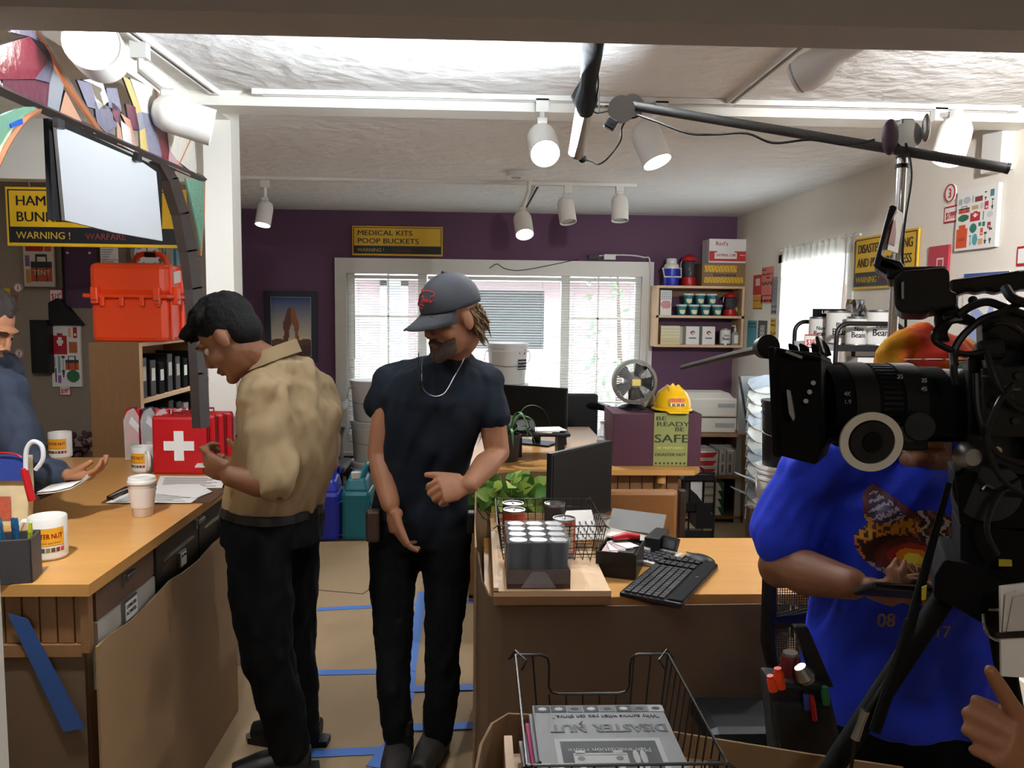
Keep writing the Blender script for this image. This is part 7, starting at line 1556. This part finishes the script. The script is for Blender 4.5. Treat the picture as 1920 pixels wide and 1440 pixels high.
# bandana
bdm = bpy.data.materials.new('tie_dye'); bdm.use_nodes = True; nt = bdm.node_tree; bs = nt.nodes['Principled BSDF']; n1 = nt.nodes.new('ShaderNodeTexNoise'); n1.inputs['Scale'].default_value = 11; n1.inputs['Detail'].default_value = 3; cr = nt.nodes.new('ShaderNodeValToRGB')
cr.color_ramp.elements[0].position = .36; cr.color_ramp.elements[0].color = lin('#c42a10'); cr.color_ramp.elements[1].position = .62; cr.color_ramp.elements[1].color = lin('#e0a01e'); e_ = cr.color_ramp.elements.new(.48); e_.color = lin('#ea6f14')
tc = nt.nodes.new('ShaderNodeTexCoord'); nt.links.new(tc.outputs['Object'], n1.inputs[0]); nt.links.new(n1.outputs[0], cr.inputs[0]); nt.links.new(cr.outputs[0], bs.inputs['Base Color']); bs.inputs['Roughness'].default_value = .85
b = MB(); cB = PY(1742,690,1.60)
b.ell(cB+V((0,.0,-.005)), (.100,.115,.085), Matrix.Rotation(.1,4,'Y'), 20, 14); b.ell(PY(1790,690,1.62), (.07,.09,.065))
b.tube([PY(1735,625,1.58),PY(1700,636,1.56),PY(1668,648,1.55),PY(1650,655,1.55)], [.03,.030,.022,.012], 10, sy=.8); b.tube([PY(1648,655,1.55),PY(1664,678,1.55),PY(1700,690,1.53)], [.012,.028,.035], 10)
rpart('bandana', b, bdm, op, .006, 5, disp=.018, dsize=.05)
# phone
q = (PY(1645,1105,1.36)+PY(1735,1112,1.36))/2; t = thing('smartphone', 'black phone held in both hands of the blue-shirted person', 'phone', q, .06); t.rotation_euler = (-.5, .08, .03); MB().box((0,0,0),(.145,.075,.012)).build('case', black, t, .004); MB().box((0,0,.0065),(.135,.066,.001)).build('screen', mat('screen_black','',.2), t)
# tool pouch at the hip with markers and tools
po = PY(1510,1330,1.5); t = wt('tool_pouch', 'black tool pouch full of pens and screwdrivers at the blue-shirted hip', 'pouch', po); nyl = mat('black_nylon','#101012',.8,bump=.3,bscale=60)
MB().poly([PY(1443,1275,1.5),PY(1555,1285,1.5),PY(1590,1430,1.5),PY(1460,1450,1.5)],(0,.07,0)).build('pouch_body', nyl, t, .012); MB().poly([PY(1452,1320,1.485),PY(1560,1322,1.485),PY(1580,1420,1.485),PY(1468,1432,1.485)],(0,.02,0)).build('front_pocket', nyl, t, .008)
MB().poly([PY(1490,1175,1.52),PY(1515,1175,1.52),PY(1565,1290,1.52),PY(1530,1290,1.52)],(0,.02,0)).build('hanging_strap', nyl, t, .004)
def tool(px0,py0,px1,py1,r0,r1,m,name,label,cat,y=1.52, second=None):
    a, c = PY(px0,py0,y), PY(px1,py1,y); q = wt(name, label, cat, c); MB().tube([a, a.lerp(c,.15), c], [r0*.8,r0,r1], 12).build('barrel', m, q)
    MB().cyl(a, a+(a-c).normalized()*.006, r0*.75, 10).build('end_cap', second or black, q)
tool(1482,1228,1482,1290,.020,.018,mat('wine_handle','#5a121c',.3),'screwdriver','dark red screwdriver handle standing in the hip pouch','screwdriver',1.53,steel)
tool(1459,1258,1464,1290,.010,.010,orange,'pliers_handle','orange tipped tool handle in the hip pouch, right of the other orange one','tool',1.50,orange); tool(1445,1272,1450,1295,.009,.009,orange,'pliers_handle','orange tipped tool handle at the far left of the hip pouch','tool',1.49,orange)
tool(1512,1272,1500,1250,.020,.012,steel,'torch','chrome rimmed torch head in the hip pouch','torch',1.49,steel)
tool(1522,1310,1528,1350,.006,.005,red,'marker','red marker clipped on the front of the hip pouch','marker',1.475,red); tool(1547,1293,1549,1320,.008,.007,mat('marker_green','#157a44',.4),'marker','green marker clipped on the hip pouch','marker',1.475,mat('marker_green','',.4)); tool(1511,1300,1513,1330,.006,.006,mat('marker_blue','#20408a',.4),'marker','blue pen clipped on the hip pouch','marker',1.475)
# --- hand at the right edge
hp = wt('person', 'person mostly out of frame, bare hand with raised thumb at the lower right', 'person', (1.12, 1.0, 0))
w = PY(1958,1425,1.06); bd = MB(); dv = (V(PY(1862,1372,1.04))-w).normalized(); hand(bd, w, dv, (-.1,.95,-.25), -1, curls=(1.2,1.25,1.25,1.25), thumb=(.6,-.05), s=1.08, tb=.05, tl=1.3, tdir=V(PY(1826,1240,1.02))-V(PY(1892,1340,1.05)))
el = V((1.13,.98,.84)); shh = V((1.30,.86,1.25)); 
limb(bd, [w, w.lerp(el,.3), w.lerp(el,.75), el, el.lerp(shh,.5), shh], [.032,.041,.047,.045,.05,.055]); hcc = V((1.55,.80,1.62)); Mh = frame((-.9,.3,-.1),(0,0,1)); head(bd, hcc, Mh); limb(bd, [V((1.53,.82,1.38)),V((1.54,.81,1.50))], [.08,.062]); loft(bd, [(V((1.50,.84,.9)),.14,.09,(.3,1,0)),(V((1.50,.84,1.36)),.14,.09,(.3,1,0))]); limb(bd,[V((1.42,.86,1.32)),shh],[.06,.055])
rpart('body', bd, skin, hp, .0042, 3); face_parts(hp, hcc, Mh)
sb = MB(); loft(sb, [(V((1.52,.82,.8)),.18,.12,(.3,1,0)),(V((1.52,.82,1.1)),.17,.12,(.3,1,0)),(V((1.52,.82,1.34)),.17,.10,(.3,1,0)),(V((1.52,.82,1.42)),.08,.07,(.3,1,0))], 24); limb(sb, [V((1.44,.84,1.34)),shh,shh.lerp(el,.45)], [.08,.075,.068]); limb(sb,[V((1.58,.70,1.34)),V((1.62,.62,1.1)),V((1.62,.62,.85))],[.08,.065,.05])
rpart('dark_shirt', sb, navy, hp, .01, 4, disp=.015); pb = MB(); limb(pb,[V((1.52,.74,.85)),V((1.54,.74,.45)),V((1.56,.74,.08))],[.11,.08,.06]); limb(pb,[V((1.52,.91,.85)),V((1.54,.93,.45)),V((1.56,.93,.08))],[.11,.08,.06]); rpart('trousers', pb, dark_pants, hp, .012, 3)
for y in (.74,.93): fb_ = MB(); foot(fb_, (1.56,y), (-1,.2,0)); rpart('shoe', fb_, black, hp, .01, 2)
hb = MB(); hb.ell(hcc+V((0,0,.045)), (.088,.092,.085)); rpart('hair', hb, hair_b, hp, .008, 2)

# ---------------------------------------------------------------- camera rig
RY = 1.22
rig = wt('cinema_camera', 'black cinema camera rig with matte box, long lens and top handle at the right', 'camera', PY(1720, 760, RY))
def q3(px, py, y=RY): return PY(px, py, y)
RT = ray(1690, 740); RT = RT/RT.y   # the rig is turned a little off the room axis
def slab(name, pts, y0, y1, m=black_mt, bevel=.003): return MB().poly([q3(x, y, y0) for x, y in pts], RT*(y1-y0)).build(name, m, rig, bevel)
slab('matte_box', [(1442,652),(1540,662),(1540,842),(1530,872),(1452,852),(1447,690)], 1.13, 1.29)
slab('matte_box_hood', [(1440,650),(1452,650),(1458,860),(1448,852)], 1.10, 1.32, bevel=.002)
slab('french_flag', [(1441,648),(1500,660),(1540,668),(1540,676),(1480,668),(1441,660)], 1.12, 1.30)
for x in (1477,1497,1520): slab('flag_clip', [(x,642),(x+16,648),(x+18,668),(x+2,664)], 1.15, 1.18)
slab('filter_tray', [(1528,630),(1534,629),(1545,662),(1532,662)], 1.16, 1.24, black)
MB().tube([q3(1545,668,1.2), q3(1542,652,1.2), q3(1538,640,1.2)], [.012,.010,.006], 8).build('tray_knob', black, rig)
slab('silver_strip', [(1475,656),(1505,668),(1503,673),(1472,661)], 1.11, 1.115, steel, 0); slab('latch_lever', [(1474,730),(1481,732),(1490,782),(1487,790),(1479,775)], 1.105, 1.115, greyp, .001)
for x, y in ((1525,718),(1518,735),(1511,752)): MB().cyl(q3(x,y,1.13), q3(x,y,1.12), .0035, 10).build('screw', steel, rig)
# flag arm with knob at left
MB().tube([q3(1280,690,1.62), q3(1377,665,1.38), q3(1436,652,1.24)], [.006,.0065,.007], 8).build('flag_arm', mat('dark_steel','#3a332e',.4,metal=.6), rig); MB().tube([q3(1430,652,1.24), q3(1441,650,1.22)], [.017,.019], 20).build('arm_knob', black, rig)
# lens barrel along x
def lx(x0, x1, yc, r, m, y=RY, name='lens_ring'): return MB().cyl(q3(x0, yc+16, y), q3(x1, yc+16, y), r*.93, 36).build(name, m, rig)
for k, (x0, x1, r) in enumerate(((1536,1570,.066),(1570,1612,.071),(1612,1660,.067),(1660,1700,.070),(1700,1750,.064),(1750,1800,.060),(1800,1830,.054))): lx(x0, x1, 742, r, black if k%2 else black_mt)
lx(1812, 1823, 735, .0615, mat('green_ring','#0f6a2c',.35), name='green_lens_ring')
for k in range(48):
    a = 2*PI*k/48; c = q3(1636,758); MB().box((c.x, c.y+.0632*math.cos(a), c.z+.0632*math.sin(a)), (.03,.003,.004), Matrix.Rotation(a,4,'X')).build('focus_tooth', black, rig)
for (x, y, s_) in ((1590,737,'4K'),(1590,752,'1.9'),(1690,705,'25'),(1735,712,'35'),(1735,728,'45')): q = q3(x,y,1.147); text(rig, s_, (q.x-.006,q.y,q.z-.004), .009, greyp)
for x in (1700,1740,1780): MB().span(tuple(q3(x,676,1.19)), tuple(q3(x+24,673,1.2))).build('scale_bar', steel, rig)
# lens lower support and follow focus
slab('lens_support', [(1560,830),(1600,820),(1800,820),(1800,800),(1560,800)], 1.17, 1.26); slab('focus_motor', [(1660,790),(1740,790),(1740,845),(1660,845)], 1.15, 1.22, black)
MB().cyl(q3(1725,800,1.14), q3(1725,800,1.12), .02, 24).build('gear_wheel', black, rig)
for (x0,x1,y,yy) in ((1694,1832,825,1.19),(1724,1790,817,1.25),(1815,1900,826,1.19)): MB().cyl(q3(x0,y,yy), q3(x1,y,yy), .0032, 8).build('support_rod', chrome, rig)
ff = q3(1632, 828, 1.08); Qd = Matrix.Rotation(PI/2,4,'X'); Rf = 62/1500*1.08*1.0
MB().lathe([(Rf*.74,.0),(Rf*.74,.004),(Rf,.004),(Rf,0)], ff, 56, Qd, sx=1, sy=.93, ring=True).build('white_focus_disc', mat('marking_disc','#c9c3b4',.7), rig)
MB().lathe([(0,.006),(Rf*.68,.006),(Rf*.745,.001),(Rf*.73,-.03),(0,-.03)], ff, 56, Qd, sy=.93).build('focus_knob', black, rig); MB().lathe([(0,.010),(Rf*.3,.009),(Rf*.34,.005),(0,.005)], ff, 32, Qd).build('knob_centre', black_mt, rig); MB().cyl(ff+V((0,.03,0)), ff+V((0,.13,.0)), .016, 12).build('focus_shaft', black, rig)
kq = q3(1816,855,1.10); MB().lathe([(0,.012),(.012,.012),(.018,.004),(.018,-.01),(0,-.01)], kq, 30, Qd).build('chrome_knob', steel, rig); MB().cyl(q3(1870,845,1.1), q3(1870,845,1.12), .006, 14).build('small_knob', chrome, rig); MB().cyl(q3(1705,812,1.13), q3(1705,812,1.15), .014, 16).build('wing_knob', black, rig)
# camera body
slab('camera_body', [(1815,668),(1990,640),(1990,905),(1830,890),(1815,820)], 1.14, 1.36, black)
slab('battery_plate', [(1925,640),(2060,640),(2060,880),(1925,880)], 1.12, 1.36)
slab('side_module', [(1840,690),(1990,680),(1990,820),(1840,820)], 1.11, 1.14, black); slab('lower_body', [(1790,885),(1990,885),(1990,1010),(1800,985)], 1.14, 1.34)
for (x,y) in ((1872,690),(1910,705),(1895,745),(1862,760),(1905,790),(1850,800)): MB().cyl(q3(x,y,1.11), q3(x,y,1.104), .005, 12).build('port_cap', black_metal, rig)
for k,(x,y) in enumerate(((1855,705),(1875,725),(1900,730),(1880,745))): MB().box(q3(x,y,1.108),(.02,.003,.003)).build('label_line', mat('label_grey','#4a4a4c',.6), rig)
slab('chrome_bracket', [(1838,655),(1862,650),(1868,720),(1850,735),(1842,700)], 1.13, 1.16, steel, .004); slab('cable_clamp', [(1828,640),(1885,630),(1890,672),(1835,676)], 1.12, 1.18, black, .008)
# EVF block and top handle
slab('viewfinder', [(1674,520),(1690,507),(1772,500),(1781,508),(1782,545),(1795,548),(1795,575),(1745,582),(1735,588),(1690,587),(1677,575)], 1.13, 1.23, black, .006)
slab('viewfinder_ledge', [(1662,500),(1772,498),(1779,505),(1779,520),(1662,524)], 1.14, 1.22, black, .005)
slab('eyepiece_frame', [(1690,530),(1695,527),(1695,560),(1690,560)], 1.125, 1.13, greyp, 0)
slab('top_handle', [(1780,524),(1900,508),(1990,500),(1990,540),(1915,542),(1900,548),(1885,544),(1868,550),(1850,544),(1832,550),(1815,545),(1797,553),(1780,560)], 1.17, 1.205, black, .005)
slab('handle_mount', [(1893,510),(1912,506),(1916,515),(1893,518)], 1.17, 1.2, black); slab('handle_front_post', [(1755,560),(1797,552),(1797,572),(1800,580),(1830,595),(1836,612),(1790,602),(1776,622),(1784,640),(1758,640),(1752,600)], 1.17, 1.2, black, .004)
slab('upper_plate', [(1840,592),(1990,575),(1990,660),(1845,668),(1842,640)], 1.15, 1.24, black, .004)
# flip monitor
slab('flip_monitor', [(1667,386),(1674,383),(1683,388),(1664,430),(1652,478),(1690,500),(1690,512),(1660,506),(1640,502),(1638,495),(1655,430)], 1.14, 1.20, black, .004)
MB().poly([q3(1676,390,1.15),q3(1691,401,1.25),q3(1680,475,1.25),q3(1660,468,1.15)],(.003,0,0)).build('monitor_glass', mat('monitor_grey','#6b6866',.3), rig)
MB().poly([q3(1672,414,1.148),q3(1681,412,1.20),q3(1674,462,1.20),q3(1662,458,1.148)],(.001,-.003,0)).build('pink_readout', mat('readout_pink','#b0475a',.5), rig); slab('monitor_hinge', [(1650,478),(1690,488),(1700,505),(1670,520),(1640,500)], 1.14, 1.2, black, .006)
# cables
def cable(pts, r, label=None, m=black): 
    P = [q3(*p) for p in pts]; MB().tube(smoothpath(P, 6), r, 8).build('cable', m, rig)
cable([(1800,600,1.16),(1775,605,1.14),(1753,622,1.13),(1754,640,1.13),(1780,655,1.12),(1810,664,1.12),(1845,660,1.12)], .0045)
cable([(1825,565,1.15),(1812,580,1.14),(1790,590,1.14),(1770,596,1.14)], .004); cable([(1790,660,1.12),(1788,690,1.11),(1792,720,1.11)], .005)
cable([(1920,565,1.12),(1880,585,1.12),(1840,600,1.12),(1805,630,1.12),(1788,660,1.12),(1790,685,1.11)], .0055); cable([(1920,590,1.14),(1880,575,1.13),(1850,566,1.13),(1820,575,1.13),(1795,592,1.13)], .006)
cable([(1885,540,1.13),(1900,560,1.11),(1930,570,1.10)], .007); cable([(1850,660,1.11),(1870,720,1.09),(1900,760,1.09),(1940,770,1.1)], .005); cable([(1830,700,1.11),(1836,780,1.1),(1870,850,1.09),(1930,870,1.1)], .0045)
cable([(1845,620,1.12),(1870,606,1.10),(1900,612,1.10),(1935,640,1.1)], .004); MB().ell(q3(1824,563,1.15), .0065, seg=10, rings=8).build('cable_tip', black, rig)
cable([(1900,720,1.09),(1870,760,1.08),(1850,830,1.08),(1880,900,1.08),(1930,930,1.1)], .004); cable([(1910,900,1.1),(1870,930,1.09),(1850,990,1.09),(1870,1040,1.09)], .004)
# tripod
tp = wt('camera_tripod', 'black camera tripod with fluid head under the cinema camera', 'tripod', (PY(1860,1000,1.24).x, 1.24, 0))
def tslab(name, pts, y0, y1, m=black_mt, bevel=.004): return MB().poly([q3(x, y, y0) for x, y in pts], RT*(y1-y0)).build(name, m, tp, bevel)
tslab('fluid_head', [(1800,985),(1990,985),(1990,1130),(1900,1150),(1820,1120),(1800,1060)], 1.14, 1.34); MB().cyl(q3(1850,920,1.13), q3(1850,920,1.20), .045, 28).build('tilt_drum', black, tp); MB().tube(smoothpath([q3(1842,918,1.125),q3(1850,910,1.125),q3(1862,915,1.125)],3), .002, 5).build('drum_glint_arc', steel, tp)  # short steel arc shaped as a highlight on the tilt drum
tslab('bowl_clamp', [(1770,1050),(1830,1060),(1880,1090),(1980,1130),(1980,1190),(1860,1180),(1790,1140),(1750,1120),(1752,1080)], 1.12, 1.32)
hub = q3(1850,1140,1.24)
feet = [(PY(1500,1500,1.1)), None]
lt = q3(1800,1075,1.16); ln = q3(1560,1440,1.16); dleg = (ln-lt); ft = lt+dleg*((lt.z-.01)/(lt.z-ln.z))
lb_ = [(lt, ft), (V((hub.x+.03,1.27,hub.z)), V((1.28,1.50,.01))), (V((hub.x+.06,1.18,hub.z)), V((1.02,.70,.01)))]
for a, c in lb_:
    l_ = MB().tube([a, a.lerp(c,.5)], [.017,.017], 10).build('leg', black_mt, tp); MB().tube([a.lerp(c,.45), c], [.0115,.0115], 10).build('lower_tube', black, l_); MB().cyl(a.lerp(c,.49), a.lerp(c,.51), .021, 12).build('leg_collar', black, l_); MB().lathe([(.025,0),(.025,.01),(.012,.03),(0,.03)], V((c.x,c.y,.0)), 14).build('rubber_foot', black, l_)
    for ch in l_.children: ch.location = (0,0,0); ch.data.transform(Matrix.Translation(-tp.location))
MB().tube([q3(1780,905,1.12), q3(1745,1030,1.12), q3(1705,1180,1.12), q3(1640,1370,1.13)], [.004,.006,.0075,.009], 8).build('pan_handle', black_mt, tp)
MB().tube(smoothpath([q3(1700,1160,1.1), q3(1672,1250,1.1), q3(1640,1310,1.09), q3(1626,1332,1.09)],4), .003, 6).build('video_cable', black, tp); MB().tube([q3(1622,1332,1.09),q3(1613,1358,1.09),q3(1603,1386,1.09)], [.0065,.0055,.0065], 12).build('silver_connector', steel, tp); MB().tube([q3(1603,1386,1.09),q3(1596,1440,1.1),q3(1592,1500,1.12)], .003, 6).build('video_cable', black, tp)
yt = mat('yellow_tape','#b0a01e',.6); tslab('yellow_tape', [(1728,1102),(1738,1098),(1736,1124),(1728,1126)], 1.095, 1.10, yt, 0); tslab('yellow_tape', [(1873,1049),(1897,1050),(1898,1062),(1873,1062)], 1.115, 1.12, yt, 0)
MB().tube(smoothpath([q3(1843,1150,1.09),q3(1847,1180,1.09),q3(1860,1196,1.09),q3(1885,1198,1.09),q3(1885,1150,1.09),q3(1852,1143,1.09)],4), .0022, 6).build('carabiner', chrome, tp)
nt_ = wt('camera_notes', 'white note sheets strapped to the tripod side at the right edge', 'papers', q3(1900,1200,1.05))
MB().poly([q3(1876,1100,1.06),q3(1990,1085,1.06),q3(1990,1275,1.06),q3(1878,1268,1.06)],(0,.004,0)).build('sheet', paper, nt_); MB().poly([q3(1885,1115,1.055),q3(1905,1108,1.055),q3(1895,1180,1.055),q3(1880,1185,1.055)],(.002,.002,0)).build('sheet', mat('ream_white','',.8), nt_); MB().poly([q3(1900,1120,1.052),q3(1990,1100,1.052),q3(1990,1180,1.052),q3(1888,1184,1.052)],(0,.001,0)).build('sheet', mat('grey_white','#c4c0ba',.8), nt_); MB().poly([q3(1868,1188,1.05),q3(1990,1180,1.05),q3(1990,1192,1.05),q3(1868,1198,1.05)],(0,.003,0)).build('black_strap', black, nt_)
# ---------------------------------------------------------------- light stand, boom and tube lamp
cy = 2.05
cs_ = wt('light_stand', 'chrome light stand with grip head rising behind the camera', 'light stand', (PY(1675,600,cy).x, cy, 0)); px_ = PY(1675,600,cy).x
topz = PY(1678,232,cy).z
MB().cyl((px_,cy,.25), (px_,cy,1.15), .0175, 14).build('lower_column', chrome, cs_); MB().cyl((px_,cy,1.1), (px_,cy,topz-.05), .0125, 14).build('riser', chrome, cs_)
MB().cyl((px_,cy,topz-.085), (px_,cy,topz-.06), .0165, 14).build('collar', black, cs_); MB().cyl((px_,cy,topz-.11), (px_,cy,topz-.1), .0165, 14).build('collar', black, cs_)
for k in range(3):
    a = k*2.094+PI/2; MB().tube([(px_,cy,.3),(px_+.1*math.cos(a),cy+.1*math.sin(a),.22),(px_+.28*math.cos(a),cy+.28*math.sin(a),.015)], .0125, 8).build('leg', chrome, cs_)
MB().span((px_-.018,cy-.02,topz-.07),(px_+.018,cy+.02,topz+.01)).build('grip_head', steel, cs_, .005)
for yy in (-.03,.03): MB().cyl((px_-.004+(.025 if yy>0 else -.0),cy+yy*1.0-.006,topz-.035), (px_-.004+(.025 if yy>0 else 0),cy+yy+.006,topz-.035), .034, 28).build('grip_disc', steel, cs_)
MB().ell((px_-.05,cy-.03,topz-.04),(.022,.012,.045)).build('wing_handle', mat('plum_handle','#3a2634',.5), cs_); MB().ell((px_+.03,cy-.05,topz-.02),(.01,.012,.035)).build('wing_handle', steel, cs_)
ba, bb = PY(1165,195,2.3), PY(1890,316,1.93)
bm2 = wt('light_boom', 'long black boom arm clamped to the light stand below the ceiling', 'boom arm', ba); MB().cyl(ba, bb, .0125, 16).build('tube', mat('boom_black','#2a2826',.55), bm2); MB().cyl(bb-(bb-ba).normalized()*.004, bb+(bb-ba).normalized()*.003, .0135, 16).build('end_cap', black, bm2)
gh = wt('boom_grip_head', 'silver grip head joining the tube lamp to the left end of the boom arm', 'clamp', ba); MB().box(PY(1170,205,2.3),(.075,.03,.034),Matrix.Rotation(.15,4,'Y')).build('block', steel, gh, .005); MB().cyl(PY(1165,205,2.27), PY(1165,205,2.25), .037, 28).build('disc', steel, gh); MB().cyl(PY(1185,200,2.33), PY(1185,200,2.31), .034, 28).build('disc', steel, gh); MB().box(PY(1145,232,2.25),(.032,.02,.03),Matrix.Rotation(.5,4,'Y')).build('wing_handle', black, gh, .004); MB().cyl(PY(1112,198,2.28), PY(1150,200,2.3), .007, 12).build('spigot', chrome, gh); MB().box(PY(1122,190,2.28),(.004,.03,.07)).build('bracket', steel, gh)
tl = wt('tube_light', 'glowing tube lamp wrapped in black cloth hanging from the boom arm', 'lamp', PY(1100,200,2.3))
ta, tb = PY(1083,292,2.36), PY(1118,40,1.98); wrapm = mat('black_cloth','#15171c',.85,bump=.5,bscale=25)
tm_ = PY(1097,205,2.24)
MB().tube([ta, tm_], [.019,.019], 14).build('silver_housing', steel, tl); dn = V((-1,-.1,-.12)).normalized()
b = MB().tube([ta+V((-.012,-.006,.006)), tm_+V((-.012,-.006,-.004))], [.0155,.0155], 14); b.build('glowing_tube', tube_m, tl)
w_ = MB().tube([tm_+V((0,0,-.01)), tm_.lerp(tb,.12), tm_.lerp(tb,.3), tm_.lerp(tb,.6), tb], [.022,.032,.022,.026,.032], 12); o = w_.build('black_cloth_wrap', wrapm, tl)
MB().poly([PY(1088,150,2.2),PY(1072,178,2.25),PY(1082,200,2.25),PY(1096,200,2.24)],(0,.02,0)).build('cloth_flap', wrapm, tl); MB().poly([PY(1112,70,2.02),PY(1126,70,2.02),PY(1110,170,2.2),PY(1100,170,2.2)],(.0,-.004,0)).build('grey_tape', greyp, tl)
MB().ell(PY(1092,298,2.36), .012, seg=10, rings=6).build('knot', black, tl)
MB().tube(smoothpath([PY(1092,300,2.35),PY(1108,302,2.34),PY(1122,308,2.33),PY(1140,296,2.3),PY(1163,265,2.3),PY(1166,240,2.28),PY(1176,225,2.27),PY(1196,218,2.27)],5), .0025, 6).build('thin_cable', black, tl)
MB().tube(smoothpath([PY(1116,120,2.1),PY(1122,150,2.12),PY(1118,185,2.18),PY(1110,200,2.2),PY(1118,212,2.22),PY(1140,208,2.25)],5), .0022, 6).build('thin_cable', black, tl)
tag(MB().tube(smoothpath([PY(1196,216,2.27),PY(1230,228,2.24),PY(1290,250,2.2),PY(1340,252,2.18),PY(1400,250,2.14),PY(1450,268,2.1),PY(1520,262,2.06),PY(1590,272,2.02),PY(1640,262,2.0)],5), .0035, 6).build('boom_cable', black), 'thin black cable swinging along under the boom arm', 'cable')
tag(MB().tube(smoothpath([PY(1698,268,2.0),PY(1706,300,2.0),PY(1708,340,1.98),PY(1696,420,1.97),PY(1692,480,1.97),PY(1696,520,1.97),PY(1698,620,1.97),PY(1690,680,1.97),PY(1700,900,1.99),PY(1700,1200,1.98)],5), .0035, 6).build('stand_cable', black), 'thin black cable hanging down beside the chrome stand', 'cable')
area_light('tube_glow', ta.lerp(tb,.55)+V((-.05,-.0,.0)), (-.6,-.0,.8), .05, .55, 32, (.85,.93,1), parent=None)
# ---------------------------------------------------------------- mesh chair behind the near desk
mc_ = wt('mesh_chair', 'black mesh-backed office chair between the desk and the blue shirt', 'chair', (PY(1485,1100,1.95).x, 2.0, 0)); y = 1.95
fr_ = [q3(1445,1020,y),q3(1440,1200,y),q3(1450,1260,y),q3(1540,1260,y),q3(1560,1200,y),q3(1560,1000,y),q3(1480,1005,y)]
MB().tube(fr_, .02, 8, closed=True).build('back_frame', black, mc_)
for (p0, p1) in (((1445,1060),(1560,1130)),((1445,1165),(1560,1150))): MB().tube([q3(*p0,y),q3(*p1,y)], .022, 8).build('cross_brace', black, mc_)
b = MB()
for k in range(26): x = 1446+4.5*k; b.tube([q3(x,1030,y),q3(x-4,1255,y)], .0012, 3)
for k in range(50): z = 1030+4.5*k; b.tube([q3(1446,z,y),q3(1560,z,y)], .0012, 3)
b.build('mesh_fabric', black, mc_)['kind'] = 'stuff'
cxm = mc_.location.x; MB().box((cxm,2.06,.46),(.40,.22,.07)).build('seat', black, mc_, .03); MB().cyl((cxm,2.06,.43),(cxm,2.06,.1),.028,12).build('gas_column', black_metal, mc_); MB().tube([(cxm,1.97,.62),(cxm,1.98,.44),(cxm,2.04,.43)], .02, 8).build('back_bracket', black, mc_)
for k in range(5):
    a = k*1.257; e = V((cxm+.13*math.cos(a), 2.06+.12*math.sin(a), .05)); MB().cyl((cxm,2.06,.1), e, .018, 8).build('base_spoke', black, mc_); MB().cyl(e+V((-.01,0,-.024)), e+V((.01,0,-.024)), .026, 10).build('caster', black, mc_)
